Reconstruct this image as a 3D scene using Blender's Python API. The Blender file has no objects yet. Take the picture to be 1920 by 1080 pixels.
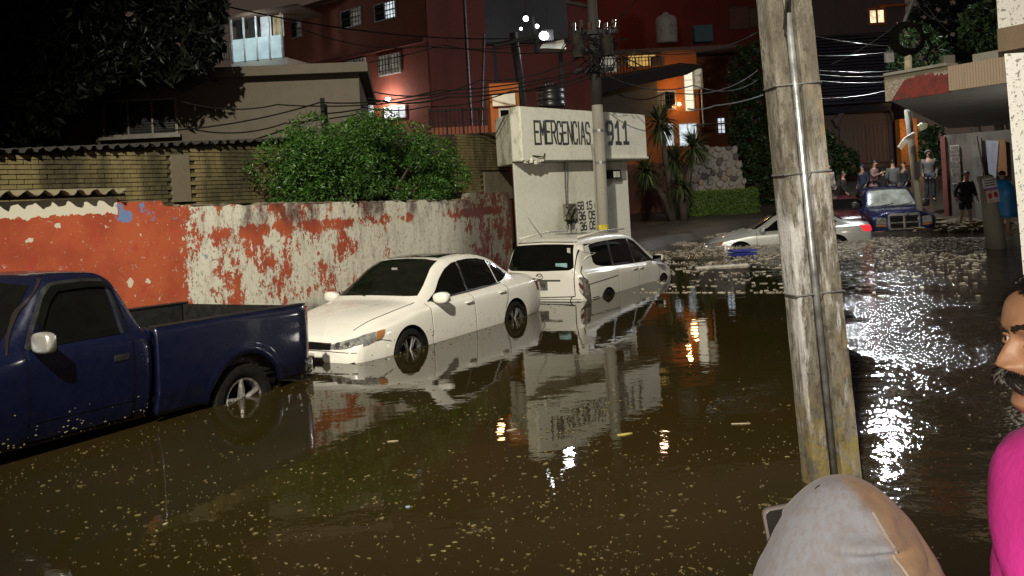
import bpy, bmesh, math, random
from mathutils import Vector, Matrix
from mathutils.bvhtree import BVHTree
from math import sin, cos, pi, radians as R, sqrt, exp
random.seed(7)
sc = bpy.context.scene
COL = sc.collection
# ------------------------------------------------------------------ camera
F = 1700.0; HC = 1.85; ROLL = R(3.3); U0 = 960.0; V0 = 366.0
cd = bpy.data.cameras.new('camera'); cam = bpy.data.objects.new('camera', cd); COL.objects.link(cam)
cd.sensor_width = 36; cd.lens = F/1920*36; cd.shift_y = -(540-V0)/1920; cd.clip_start = .05; cd.clip_end = 600
cam.rotation_euler = (Matrix.Rotation(R(90), 3, 'X') @ Matrix.Rotation(-ROLL, 3, 'Z')).to_euler()
cam.location = (0, 0, HC); sc.camera = cam
# ------------------------------------------------------------------ night sky
w = bpy.data.worlds.new('World'); sc.world = w; w.use_nodes = True
bg = w.node_tree.nodes['Background']; bg.inputs[0].default_value = (.030, .0205, .0165, 1); bg.inputs[1].default_value = 1.75
vs = sc.view_settings; vs.view_transform = 'Standard'; vs.look = 'None'; vs.exposure = 0; vs.gamma = 1; vs.use_curve_mapping = False
sc.cycles.max_bounces = 6; sc.cycles.diffuse_bounces = 3; sc.cycles.glossy_bounces = 4; sc.cycles.transparent_max_bounces = 6
sc.cycles.use_denoising = True; sc.cycles.sample_clamp_indirect = 6; sc.cycles.caustics_reflective = False; sc.cycles.caustics_refractive = False

def light(name, kind, loc, power, col, size=.1, aim=None, spot=None, blend=.5):
    l = bpy.data.lights.new(name, kind); l.energy = power; l.color = col; l.shadow_soft_size = size
    o = bpy.data.objects.new(name, l); COL.objects.link(o); o.location = loc
    if aim is not None: o.rotation_euler = (Vector(aim)-Vector(loc)).to_track_quat('-Z', 'Y').to_euler()
    if spot: l.spot_size = R(spot); l.spot_blend = blend
    return o
KEY = (-2.6, -5.0, 12.0)
light('street_lamp_light', 'SPOT', KEY, 26500, (1, .93, .76), .16, (.7, 14.8, .3), 54, .7)
NEAR = (-1.5, -2.9, 3.0)
light('shop_lamp_light', 'SPOT', NEAR, 1350, (1, .84, .66), .12, (4.2, 5.0, 1.6), 112, .6)
FAR = (11.9, 30.0, 7.75)
light('soffit_fill_light', 'POINT', (9.3, 13.2, 1.15), 85, (1, .95, .86), .25)  # added fill with no visible source, brightens the canopy soffit
light('far_street_lamp_light', 'POINT', (FAR[0], FAR[1], FAR[2]-.3), 2100, (.93, .96, 1), .22)

# ------------------------------------------------------------------ helpers
def P(u, v, Y):
    a = (u-U0)/F; b = (V0-v)/F
    return Vector(((a*cos(ROLL)+b*sin(ROLL))*Y, Y, HC+(-a*sin(ROLL)+b*cos(ROLL))*Y))
def PZ(u, v, z=0.):
    a = (u-U0)/F; b = (V0-v)/F
    return P(u, v, (z-HC)/(-a*sin(ROLL)+b*cos(ROLL)))
HD = R(29.8); D = Vector((sin(HD), cos(HD), 0)); Nn = Vector((cos(HD), -sin(HD), 0))
def ST(s, t, z=0.): return D*s+Nn*t+Vector((0, 0, z))
WM = {}
def setp(o, label=None, cat=None, group=None, kind=None):
    if label: o['label'] = label
    if cat: o['category'] = cat
    if group: o['group'] = group
    if kind: o['kind'] = kind
    return o
def thing(name, label, cat, loc=(0, 0, 0), rz=0., group=None, M=None):
    o = bpy.data.objects.new(name, None); COL.objects.link(o); o.empty_display_size = .1
    if M is None: M = Matrix.Translation(Vector(loc)) @ Matrix.Rotation(rz, 4, 'Z')
    o.matrix_world = M; WM[o.name] = M.copy()
    return setp(o, label, cat, group)
class MB:
    def __init__(s, M=None): s.v = []; s.f = []; s.m = []; s.M = M
    def add(s, vs, fs, mi=0):
        n = len(s.v)
        s.v += [(s.M @ Vector(p)) if s.M else Vector(p) for p in vs]
        s.f += [tuple(i+n for i in f) for f in fs]; s.m += [mi]*len(fs); return s
    def box(s, c, d, X=None, mi=0):
        hx, hy, hz = d[0]/2, d[1]/2, d[2]/2
        vs = [Vector((x, y, z)) for z in (-hz, hz) for y in (-hy, hy) for x in (-hx, hx)]
        if X is not None: vs = [X @ p for p in vs]
        vs = [p+Vector(c) for p in vs]
        return s.add(vs, [(0, 2, 3, 1), (4, 5, 7, 6), (0, 1, 5, 4), (2, 6, 7, 3), (0, 4, 6, 2), (1, 3, 7, 5)], mi)
    def cyl(s, p0, p1, r0, r1=None, n=10, cap=True, mi=0):
        r1 = r0 if r1 is None else r1; p0 = Vector(p0); p1 = Vector(p1)
        q = (p1-p0).to_track_quat('Z', 'Y').to_matrix(); vs = []
        for p, r in ((p0, r0), (p1, r1)):
            for i in range(n): vs.append(p+q @ Vector((r*cos(2*pi*i/n), r*sin(2*pi*i/n), 0)))
        fs = [(i, (i+1) % n, n+(i+1) % n, n+i) for i in range(n)]
        if cap: fs += [tuple(range(n-1, -1, -1)), tuple(range(n, 2*n))]
        return s.add(vs, fs, mi)
    def tube(s, pts, r, n=6, mi=0):
        pts = [Vector(p) for p in pts]; vs = []; L = len(pts)
        for k, p in enumerate(pts):
            d = (pts[min(k+1, L-1)]-pts[max(k-1, 0)]); q = d.to_track_quat('Z', 'Y').to_matrix()
            rr = r(k/(L-1)) if callable(r) else r
            for i in range(n): vs.append(p+q @ Vector((rr*cos(2*pi*i/n), rr*sin(2*pi*i/n), 0)))
        fs = [(k*n+i, k*n+(i+1) % n, (k+1)*n+(i+1) % n, (k+1)*n+i) for k in range(L-1) for i in range(n)]
        fs += [tuple(range(n-1, -1, -1)), tuple(range((L-1)*n, L*n))]
        return s.add(vs, fs, mi)
    def prism(s, pts, off, mi=0):          # polygon (3D pts, ccw) extruded by vector off
        n = len(pts); off = Vector(off); vs = [Vector(p) for p in pts]+[Vector(p)+off for p in pts]
        fs = [tuple(range(n-1, -1, -1)), tuple(range(n, 2*n))]+[(i, (i+1) % n, n+(i+1) % n, n+i) for i in range(n)]
        return s.add(vs, fs, mi)
    def grid(s, rows, closed=False, mi=0):
        nr, nc = len(rows), len(rows[0]); vs = [p for r in rows for p in r]; fs = []
        for i in range(nr-1):
            for j in range(nc if closed else nc-1):
                j2 = (j+1) % nc; fs.append((i*nc+j, i*nc+j2, (i+1)*nc+j2, (i+1)*nc+j))
        return s.add(vs, fs, mi)
    def blob(s, c, r, n=8, m=6, mi=0, jit=0.):
        rows = []
        for i in range(m+1):
            ph = pi*i/m; row = []
            for j in range(n):
                k = 1+random.uniform(-jit, jit)
                row.append(Vector(c)+Vector((r[0]*sin(ph)*cos(2*pi*j/n)*k, r[1]*sin(ph)*sin(2*pi*j/n)*k, r[2]*cos(ph))))
            rows.append(row)
        return s.grid(rows, True, mi)
    def build(s, name, mat, parent=None, smooth=False, bevel=0, world=False, label=None, fix=False, sharp=None):
        me = bpy.data.meshes.new(name); vs = s.v
        if world and parent is not None:
            inv = WM[parent.name].inverted(); vs = [inv @ p for p in vs]
        me.from_pydata([tuple(p) for p in vs], [], s.f)
        mats = mat if isinstance(mat, (list, tuple)) else [mat]
        for m in mats: me.materials.append(m)
        if len(mats) > 1: me.polygons.foreach_set('material_index', s.m)
        if fix:
            bm = bmesh.new(); bm.from_mesh(me); bmesh.ops.remove_doubles(bm, verts=bm.verts, dist=1e-5)
            bmesh.ops.recalc_face_normals(bm, faces=bm.faces); bm.to_mesh(me); bm.free()
        if smooth:
            me.polygons.foreach_set('use_smooth', [True]*len(me.polygons))
            if sharp: me.set_sharp_from_angle(angle=R(sharp))
        me.update()
        o = bpy.data.objects.new(name, me); COL.objects.link(o)
        if bevel:
            b = o.modifiers.new('b', 'BEVEL'); b.width = bevel; b.segments = 2; b.limit_method = 'ANGLE'; b.angle_limit = R(40)
        if parent is not None:
            o.parent = parent; WM[o.name] = WM[parent.name]
        else: WM[o.name] = Matrix()
        if label: o['label'] = label
        return o
def solo(o, label, cat, group=None, kind=None): return setp(o, label, cat, group, kind)
def frame_M(o, x, up=Vector((0, 0, 1))):
    """matrix: local x along x, local z up, local y = z cross x (so -y is x cross z: the outside when x runs left to right for the viewer)"""
    x = Vector(x).normalized(); y = up.cross(x).normalized(); z = x.cross(y)
    M = Matrix((x, y, z)).transposed().to_4x4(); M.translation = Vector(o); return M

# ------------------------------------------------------------------ node materials
class NT:
    def __init__(s, name):
        s.mat = bpy.data.materials.new(name); s.mat.use_nodes = True; s.nt = s.mat.node_tree
        s.b = s.nt.nodes['Principled BSDF']; s.tc = None
    def set(s, inp, val):
        if hasattr(val, 'links') or isinstance(val, bpy.types.NodeSocket): s.nt.links.new(val, s.b.inputs[inp])
        else:
            if isinstance(val, (tuple, list)) and len(val) == 3 and s.b.inputs[inp].type == 'RGBA': val = (*val, 1)
            s.b.inputs[inp].default_value = val
        return s
    def co(s, kind='Object', sx=1, sy=1, sz=1):
        if s.tc is None: s.tc = s.nt.nodes.new('ShaderNodeTexCoord')
        m = s.nt.nodes.new('ShaderNodeMapping'); m.inputs['Scale'].default_value = (sx, sy, sz)
        s.nt.links.new(s.tc.outputs[kind], m.inputs['Vector']); return m.outputs[0]
    def noise(s, scale, detail=4, rough=.55, vec=None, dist=0):
        n = s.nt.nodes.new('ShaderNodeTexNoise'); n.inputs['Scale'].default_value = scale
        n.inputs['Detail'].default_value = detail; n.inputs['Roughness'].default_value = rough; n.inputs['Distortion'].default_value = dist
        s.nt.links.new(vec if vec is not None else s.co(), n.inputs['Vector']); return n.outputs[0]
    def vor(s, scale, vec=None, out=0, feat='F1'):
        n = s.nt.nodes.new('ShaderNodeTexVoronoi'); n.feature = feat; n.inputs['Scale'].default_value = scale
        s.nt.links.new(vec if vec is not None else s.co(), n.inputs['Vector']); return n.outputs[out]
    def sep(s, vec):
        n = s.nt.nodes.new('ShaderNodeSeparateXYZ'); s.nt.links.new(vec, n.inputs[0]); return n.outputs
    def ma(s, op, a, b=0, c=None, clamp=False):
        n = s.nt.nodes.new('ShaderNodeMath'); n.operation = op; n.use_clamp = clamp
        for i, x in enumerate((a, b, c)):
            if x is None: continue
            if isinstance(x, bpy.types.NodeSocket): s.nt.links.new(x, n.inputs[i])
            else: n.inputs[i].default_value = x
        return n.outputs[0]
    def step(s, x, a, b, to0=0, to1=1):
        n = s.nt.nodes.new('ShaderNodeMapRange'); n.interpolation_type = 'SMOOTHSTEP'
        s.nt.links.new(x, n.inputs[0])
        for i, q in zip((1, 2, 3, 4), (a, b, to0, to1)):
            if isinstance(q, bpy.types.NodeSocket): s.nt.links.new(q, n.inputs[i])
            else: n.inputs[i].default_value = q
        return n.outputs[0]
    def mix(s, f, a, b, mode='MIX'):
        n = s.nt.nodes.new('ShaderNodeMix'); n.data_type = 'RGBA'; n.blend_type = mode
        ins = [n.inputs[0], n.inputs[6], n.inputs[7]]
        for i, x in zip(ins, (f, a, b)):
            if isinstance(x, bpy.types.NodeSocket): s.nt.links.new(x, i)
            else: i.default_value = (*x, 1) if isinstance(x, (tuple, list)) and len(x) == 3 else x
        return n.outputs[2]
    def bump(s, h, strength=.3, dist=.02):
        n = s.nt.nodes.new('ShaderNodeBump'); n.inputs['Distance'].default_value = dist
        if isinstance(strength, bpy.types.NodeSocket): s.nt.links.new(strength, n.inputs['Strength'])
        else: n.inputs['Strength'].default_value = strength
        s.nt.links.new(h, n.inputs['Height']); s.nt.links.new(n.outputs[0], s.b.inputs['Normal']); return s
def mul(c, k): return tuple(x*k for x in c)
MATS = {}
def plain(name, col, rough=.6, metal=0., var=.25, scale=6., bump=.15, spec=.5, coat=0, dirt=None, bd=.01):
    if name in MATS: return MATS[name]
    n = NT(name); a = n.noise(scale, 5, .6)
    c = n.mix(n.step(a, .3, .7), mul(col, 1-var), tuple(min(1, x*(1+var)) for x in col))
    if dirt: c = n.mix(n.step(n.noise(scale*.35, 6, .7), .5, .72, 0, .85), c, dirt)
    n.set('Base Color', c).set('Roughness', n.step(a, .2, .8, max(0, rough-.08), min(1, rough+.08))).set('Metallic', metal)
    n.set('Specular IOR Level', spec)
    if coat: n.set('Coat Weight', coat).set('Coat Roughness', .04)
    if bump: n.bump(n.noise(scale*5, 5, .6), bump, bd)
    MATS[name] = n.mat; return n.mat
def emit(name, col, strength, base=(.1, .1, .1), var=0.):
    if name in MATS: return MATS[name]
    n = NT(name); n.set('Base Color', base).set('Emission Strength', strength)
    if var:
        n.set('Emission Color', n.mix(n.step(n.noise(2.5, 3), .35, .65), mul(col, 1-var), col))
    else: n.set('Emission Color', col)
    MATS[name] = n.mat; return n.mat

def paint(name, col, rough=.28, flake=0, dirt=.5, metal=0.):
    n = NT(name); z = n.sep(n.co())[2]; a = n.noise(9, 6, .7); big = n.noise(2.2, 4, .6)
    grime = n.ma('MULTIPLY', n.step(z, .85, .40, 0, 1), n.step(a, .50, .74))
    speck = n.step(n.noise(60, 3, .6), .66, .72, 0, .5)
    lowspeck = n.ma('MULTIPLY', speck, n.step(z, .9, .5, 0, 1))
    c = n.mix(n.ma('MULTIPLY', grime, dirt*.30), mul(col, 1.0), (.09, .07, .045))
    c = n.mix(n.ma('MULTIPLY', lowspeck, dirt), c, (.05, .035, .02))
    c = n.mix(n.step(big, .3, .7, 0, .12), c, mul(col, .75))
    n.set('Base Color', c).set('Roughness', n.step(a, .3, .7, rough, rough+.16)).set('Metallic', metal).set('Coat Weight', .6).set('Coat Roughness', .06)
    n.bump(n.noise(40, 3), .02, .003)
    return n.mat
M_white = paint('white_car_paint', (.72, .71, .66), .22, dirt=.9)
M_white2 = paint('white_van_paint', (.62, .61, .56), .26, dirt=.8)
M_silver = paint('silver_car_paint', (.42, .43, .41), .26, metal=.25, dirt=.5)
M_blue = paint('dark_blue_truck_paint', (.0024, .0046, .023), .24, dirt=.35, metal=.25)
M_blue2 = paint('violet_blue_pickup_paint', (.007, .010, .055), .2, dirt=.3, metal=.3)
M_maroon = paint('maroon_car_paint', (.05, .008, .010), .22, dirt=.3)
M_glass = plain('tinted_glass', (.003, .0035, .003), .045, var=.2, bump=0, spec=.4)
M_glassg = plain('windscreen_glass', (.006, .0075, .005), .04, var=.3, bump=0, spec=.6)
M_pglass = plain('pale_windscreen_glass', (.22, .24, .21), .12, var=.35, scale=3, bump=0, spec=.6)
M_rubber = plain('tyre_rubber', (.010, .0095, .009), .8, scale=20, bump=.3, spec=.08)
M_trim = plain('black_plastic_trim', (.012, .012, .012), .45, scale=12)
M_seam = plain('panel_gap', (.004, .004, .004), .9, bump=0, spec=.05)
M_under = plain('underbody', (.008, .007, .006), .9, spec=.05)
M_chrome = plain('chrome', (.72, .72, .70), .12, 1, var=.1, bump=.02)
M_alloy = plain('alloy_wheel', (.42, .42, .41), .3, .9, var=.2, bump=.05)
M_gunm = plain('dark_alloy_wheel', (.24, .24, .235), .35, .7, var=.25, bump=.05)
M_red = plain('red_lens', (.14, .006, .005), .15, bump=0, var=.2, coat=.5)
M_redl = emit('lit_red_lens', (1, .03, .06), .7, (.4, .02, .02))
M_amber = plain('amber_lens', (.34, .14, .05), .15, bump=0, coat=.5)
M_lens = plain('clear_lens', (.34, .35, .34), .08, .5, bump=.1, scale=25, var=.5, coat=1)
M_plate = plain('plate_white', (.50, .47, .42), .5, bump=0)
M_ink = plain('dark_ink', (.02, .02, .022), .6, bump=0)
M_redink = plain('red_ink', (.35, .03, .03), .6, bump=0)
# ------------------------------------------------------------------ site materials
def mk_water():
    n = NT('flood_water'); o = n.co(); x, y, z = n.sep(o)
    # ripple strength grows where the water is stirred: far junction and the right-hand side
    side = n.step(n.ma('SUBTRACT', x, n.ma('MULTIPLY', y, .27)), .0, 1.6)
    far = n.step(y, 15, 25)
    rip = n.ma('MAXIMUM', n.ma('MULTIPLY', side, n.step(y, 3.5, 7.5)), n.ma('MULTIPLY', far, n.step(x, 2.5, 5.5)))
    big = n.noise(.8, 3, .5, n.co(sx=1, sy=.55))
    rip = n.ma('MULTIPLY', rip, n.step(big, .3, .62, .35, 1))
    st = n.ma('MULTIPLY_ADD', rip, .38, .022)
    h1 = n.noise(5.5, 3, .55, n.co(sx=.9, sy=1.0)); h2 = n.noise(1.6, 2, .5, n.co(sx=.8, sy=1.3)); h3 = n.noise(16, 2, .5)
    h = n.ma('ADD', n.ma('MULTIPLY', h1, .45), n.ma('MULTIPLY', h2, 1.0)); h = n.ma('ADD', h, n.ma('MULTIPLY', n.ma('MULTIPLY', h3, rip), .55))
    n.bump(h, st, .11)
    silt = n.noise(.28, 4, .6)
    c = n.mix(n.step(silt, .35, .68), (.0165, .0135, .0032), (.024, .0155, .0058))
    c = n.mix(n.ma('MULTIPLY', side, .8), c, (.009, .006, .003))
    sc_ = n.step(n.noise(9, 5, .7, n.co(sx=.5, sy=1)), .60, .70, 0, .55)
    c = n.mix(n.ma('MULTIPLY', sc_, far), c, (.16, .14, .11))
    n.set('Base Color', c).set('Roughness', n.ma('MULTIPLY_ADD', rip, .10, .018)).set('IOR', 1.33)
    n.set('Specular IOR Level', .5)
    return n.mat
M_water = mk_water()
def mk_wall():
    n = NT('peeling_red_paint'); o = n.co(); x, y, z = n.sep(o)
    # broad peel: how much red paint is left, falls off along the wall
    n1 = n.noise(1.7, 10, .72, n.co(sx=1.2, sy=1, sz=.9)); n2 = n.noise(7.5, 8, .8, n.co(sx=1.3, sy=1, sz=.8)); n3 = n.noise(30, 5, .8)
    pa = n.ma('ADD', n.ma('MULTIPLY', n1, .52), n.ma('ADD', n.ma('MULTIPLY', n2, .34), n.ma('MULTIPLY', n3, .14)))
    thr = n.step(x, 8.0, 8.45, .398, .506)
    thr = n.ma('ADD', thr, n.step(x, 11.2, 13.6, 0, .062))
    thr = n.ma('ADD', thr, n.ma('MULTIPLY', n.step(x, 14.2, 15.4), -.075))
    thr = n.ma('ADD', thr, n.ma('MULTIPLY', n.step(n.ma('ABSOLUTE', n.ma('SUBTRACT', z, 1.55)), .12, .03), n.step(x, 8.0, 9, 0, -.04)))
    red = n.ma('GREATER_THAN', pa, thr)
    redsoft = n.step(pa, thr, n.ma('ADD', thr, .012))
    rc = n.mix(n.step(n.noise(1.1, 6, .65), .35, .65), (.29, .046, .017), (.41, .085, .029))
    rc = n.mix(n.step(n.noise(3.2, 6, .7), .52, .66, 0, .6), rc, (.34, .028, .024))
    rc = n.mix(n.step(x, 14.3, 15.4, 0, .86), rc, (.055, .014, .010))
    wc = n.mix(n.step(n.noise(3.0, 7, .75, n.co(sx=2.0, sz=.6)), .46, .72), (.62, .60, .51), (.33, .31, .25))
    wc = n.mix(n.step(n.noise(20, 6, .75, n.co(sx=1.4, sz=.6)), .54, .62, 0, .75), wc, (.055, .045, .034))
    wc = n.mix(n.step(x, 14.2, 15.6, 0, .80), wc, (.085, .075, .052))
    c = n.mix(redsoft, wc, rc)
    # whitewash band along the top at the left with a ragged lower edge
    zt = n.ma('ADD', n.ma('MULTIPLY', n.noise(5, 6, .7, n.co(sx=1, sz=.2)), .22), 1.80)
    vv = n.nt.nodes.new('ShaderNodeTexVoronoi'); vv.inputs['Scale'].default_value = 3.3; vv.inputs['Randomness'].default_value = 1
    wx = n.nt.nodes.new('ShaderNodeVectorMath'); wx.operation = 'ADD'; n.nt.links.new(n.co(sx=1, sz=1.2), wx.inputs[0])
    nz_ = n.nt.nodes.new('ShaderNodeTexNoise'); nz_.inputs['Scale'].default_value = 9; nz_.inputs['Detail'].default_value = 5; n.nt.links.new(n.co(), nz_.inputs['Vector'])
    sc2 = n.nt.nodes.new('ShaderNodeVectorMath'); sc2.operation = 'SCALE'; sc2.inputs['Scale'].default_value = .28; n.nt.links.new(nz_.outputs['Color'], sc2.inputs[0]); n.nt.links.new(sc2.outputs[0], wx.inputs[1]); n.nt.links.new(wx.outputs[0], vv.inputs['Vector'])
    rr_ = n.sep(vv.outputs['Color'])[0]
    chip = n.ma('LESS_THAN', vv.outputs[0], n.ma('MULTIPLY', n.step(rr_, .30, 1.0), .21))
    chip2 = n.ma('MAXIMUM', n.step(n.noise(11, 6, .75), .615, .63), n.step(n.noise(3.4, 7, .8), .64, .65))
    c = n.mix(n.ma('MULTIPLY', n.ma('MAXIMUM', chip, chip2), n.ma('LESS_THAN', x, 8.6)), c, (.55, .50, .40))
    band = n.ma('MULTIPLY', n.ma('GREATER_THAN', z, zt), n.ma('LESS_THAN', x, 7.3))
    c = n.mix(band, c, (.56, .53, .43))
    blue = n.ma('MULTIPLY', n.step(n.noise(3.3, 4, .6), .52, .56), n.ma('MULTIPLY', n.ma('GREATER_THAN', z, 1.79), n.ma('MULTIPLY', n.ma('GREATER_THAN', x, 7.2), n.ma('LESS_THAN', x, 8.4))))
    c = n.mix(blue, c, (.13, .20, .38))
    bl2 = n.step(n.noise(2.1, 5, .6, n.co(sx=1.5, sz=.9)), .66, .69, 0, .75)
    c = n.mix(n.ma('MULTIPLY', bl2, n.ma('SUBTRACT', 1, redsoft)), c, (.12, .21, .34))
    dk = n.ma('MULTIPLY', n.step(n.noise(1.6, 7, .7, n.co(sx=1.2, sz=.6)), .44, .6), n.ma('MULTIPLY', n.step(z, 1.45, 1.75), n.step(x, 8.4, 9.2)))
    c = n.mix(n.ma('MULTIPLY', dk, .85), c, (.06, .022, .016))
    tide = n.ma('MULTIPLY', n.step(n.ma('ADD', z, n.ma('MULTIPLY', n.noise(2.5, 5), -.35)), .28, .02), .8)
    c = n.mix(tide, c, (.055, .04, .025))
    n.set('Base Color', c).set('Roughness', .8)
    n.bump(n.ma('ADD', n.ma('MULTIPLY', redsoft, .6), n.ma('ADD', n.ma('MULTIPLY', n.noise(45, 5, .7), .3), n.ma('MULTIPLY', n.noise(4, 3), .4))), .5, .008)
    return n.mat
M_wall = mk_wall()
def stained(name, col, stain, scale=1.2, vert=.35, amount=.8, bump=.25, thr=.48, rough=.85):
    n = NT(name); a = n.noise(scale, 8, .65, n.co(sx=1, sy=1, sz=vert)); b = n.noise(scale*9, 5, .65)
    c = n.mix(n.step(a, thr, thr+.22, 0, amount), col, stain); c = n.mix(n.step(b, .4, .7, 0, .35), c, mul(col, .65))
    n.set('Base Color', c).set('Roughness', rough); n.bump(b, bump, .012); return n.mat
M_booth = stained('whitewashed_render', (.78, .78, .68), (.27, .27, .18), 1.0, .5, .55, .12, .52)
M_boothd = stained('grimy_whitewashed_render', (.72, .72, .60), (.13, .14, .07), 2.6, .6, .9, .3, .45)
M_brick = stained('yellow_block', (.34, .27, .115), (.09, .075, .03), .9, .35, .9, .3, .45)
M_mortar = stained('mortar', (.050, .040, .020), (.03, .025, .012), 2, .4, .7)
M_patchr = stained('cement_patch', (.14, .12, .08), (.06, .05, .03), 1.5, .4, .8)
M_greyb = stained('grey_render', (.105, .088, .066), (.055, .046, .032), .6, .5, .7, .12)
M_corr = stained('corrugated_sheet', (.17, .15, .09), (.05, .04, .025), 3, .4, .8, .2)
M_corrd = stained('dark_corrugated_sheet', (.03, .028, .024), (.012, .012, .010), 3, .4, .8, .2)
M_redb = stained('terracotta_render', (.25, .074, .044), (.15, .045, .03), .5, .4, .5, .1)
M_redd = stained('dark_terracotta_render', (.125, .026, .018), (.06, .014, .010), .5, .4, .5, .1)
M_orange = stained('orange_render', (.40, .115, .022), (.20, .055, .014), .6, .4, .5, .1)
M_brownw = stained('brown_render', (.12, .075, .05), (.05, .032, .022), .7, .4, .7)
M_plum = stained('plum_render', (.11, .075, .072), (.06, .045, .045), .7, .4, .6)
M_slab = stained('concrete_slab', (.20, .19, .16), (.09, .08, .06), 1.5, .6, .6)
M_soffit = stained('soffit_render', (.40, .40, .38), (.24, .23, .20), .8, 1, .6, .08)
M_dark = plain('deep_shadow_interior', (.012, .011, .010), .8)
M_darkm = plain('dark_metal', (.016, .016, .017), .6, .2, spec=.2)
M_frame = plain('pale_window_frame', (.42, .43, .42), .5)
M_rooft = stained('dark_roof_tile', (.022, .015, .012), (.010, .008, .007), 3, 1, .6, .3, rough=.9)
M_tank = plain('black_water_tank', (.012, .012, .014), .35)
M_tankw = stained('pale_water_tank', (.42, .38, .32), (.16, .15, .12), 2, .5)
M_steel = plain('galvanised_steel', (.30, .31, .31), .4, .8, var=.3, scale=14)
M_cable = plain('black_cable', (.008, .0075, .007), .7, bump=0, spec=.1)
M_cableg = plain('grey_cable', (.11, .11, .105), .4, bump=0)
M_ground = stained('wet_ground', (.055, .045, .032), (.025, .02, .014), .5, 1, .7, .3, rough=.5)
M_lit = emit('lit_window', (1, .80, .48), 1.5, var=.5)
M_litw = emit('lit_white_window', (.85, .95, 1), 1.05, var=.45)
M_lity = emit('lit_yellow_window', (1, .60, .14), .65, var=.4)
M_dimw = emit('dim_curtained_window', (.70, .68, .50), .16, var=.5)
M_lamp = emit('lamp_glow', (1, .97, .92), 22)
M_lampw = emit('far_lamp_glow', (.95, .97, 1), 14)
M_leafd = None
def leafmat(name, a, b, c, spec=.4):
    n = NT(name); g = n.nt.nodes.new('ShaderNodeNewGeometry'); r = g.outputs['Random Per Island']
    col = n.mix(n.step(r, .1, .6), a, b); col = n.mix(n.step(r, .8, .97), col, c)
    n.set('Base Color', col).set('Roughness', .42).set('Specular IOR Level', spec)
    n.set('Subsurface Weight', .0); return n.mat
M_leaf = leafmat('bush_leaf', (.015, .046, .007), (.038, .10, .013), (.085, .17, .03))
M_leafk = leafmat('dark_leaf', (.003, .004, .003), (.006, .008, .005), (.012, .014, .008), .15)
M_leafm = leafmat('mid_dark_leaf', (.010, .020, .007), (.022, .042, .010), (.05, .075, .02), .3)
M_leafh = leafmat('hedge_leaf', (.06, .11, .012), (.11, .18, .02), (.16, .22, .04))
M_yucca = leafmat('yucca_leaf', (.022, .035, .014), (.05, .068, .022), (.17, .13, .06))
M_bark = plain('bark', (.06, .045, .03), .9, scale=10, bump=.5)

# ------------------------------------------------------------------ ground and water
def ter(x, y):
    s = x*D.x+y*D.y; t = x*Nn.x+y*Nn.y
    k = min(1, max(0, (x/max(y, 1)-.315)/.055)) if y > 15 else (1 if x > 7 else 0); k = k*k*(3-2*k)
    ys = 41-k*12.2
    z = -.45
    if y > ys-3.5: z = -.45+.13*(y-ys+3.5)
    z = min(z, 2.2)
    if t < -9.9: z = max(z, .25)
    # pavement under the onlookers
    if y < 4.2 and x > -.9: z = max(z, -.12)
    if x > 6.9 and y < 24 and y > 4.2: z = max(z, .0-.08)
    return z
mb = MB(); rows = []
xs = [-70+i*2.2 for i in range(24)]+[-17+i*.5 for i in range(76)]+[21+i*2.4 for i in range(24)]
ys = [-14+i*1. for i in range(14)]+[i*.5 for i in range(100)]+[50+i*2.5 for i in range(30)]
for y in ys: rows.append([(x, y, ter(x, y)+random.uniform(-.01, .01)) for x in xs])
g = mb.grid(rows).build('ground', M_ground, smooth=True); setp(g, kind='structure')
mb = MB(); mb.grid([[(-70, -14, 0), (70, -14, 0)], [(-70, 60, 0), (70, 60, 0)]])
wt = mb.build('flood_water', M_water); setp(wt, 'brown flood water covering the whole street', None, None, 'structure')
# floating specks
def specks(name, label, n, sampler, size, mat, kind='stuff', thick=.004):
    m = MB()
    for i in range(n):
        x, y = sampler(); r = size*(.22+1.1*random.random()**2.6); a = random.uniform(0, pi); e = random.uniform(.2, .75)
        k = random.choice((4, 5, 6)); pts = []
        for j in range(k):
            q = 2*pi*j/k; rr = r*random.uniform(.6, 1.1); px, py = rr*cos(q), rr*sin(q)*e
            pts.append((x+px*cos(a)-py*sin(a), y+px*sin(a)+py*cos(a), .001))
        m.prism(pts, (0, 0, thick))
    o = m.build(name, mat); setp(o, label, None, None, kind); return o
def mk_scum(name, a, b):
    n = NT(name); g = n.nt.nodes.new('ShaderNodeNewGeometry'); r = g.outputs['Random Per Island']
    n.set('Base Color', n.mix(n.step(r, 0, 1), a, b)).set('Roughness', .6); return n.mat
M_fleck = mk_scum('floating_leaf', (.035, .027, .009), (.14, .11, .042))
M_foam = mk_scum('floating_scum', (.20, .17, .125), (.50, .46, .38))
CLU = [(random.uniform(0, 1480), random.uniform(740, 1080), random.uniform(20, 120), random.uniform(4, 16), random.uniform(-.25, .25)) for _ in range(46)]
def samp_near():
    if random.random() < .42:
        a, b, c, d, e = random.choice(CLU); du = random.gauss(0, c); p = PZ(a+du, min(1120, max(700, b+random.gauss(0, d)+du*e))); return p.x, p.y
    while True:
        u = random.uniform(-20, 1500); v = 700+390*random.random()**.8
        # clustered drifts
        dens = .28+.72*max(0, sin(u*.006+v*.011+1.2)*sin(v*.021-u*.0023+.6))
        if v < 760: dens *= .55
        if u < 380 and v < 860: dens *= .25
        if random.random() < dens:
            p = PZ(u, v)
            if not (ST(0, 0) is None): return p.x, p.y
specks('floating_leaves', 'small yellow leaf scraps floating on the brown water', 1900, samp_near, .017, M_fleck)
def samp_right():
    u = random.uniform(1380, 1900); v = 560+500*random.random(); p = PZ(u, v); return p.x, p.y
specks('floating_crumbs', 'tiny bits of debris on the dark water at the right', 260, samp_right, .011, M_fleck)
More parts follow.
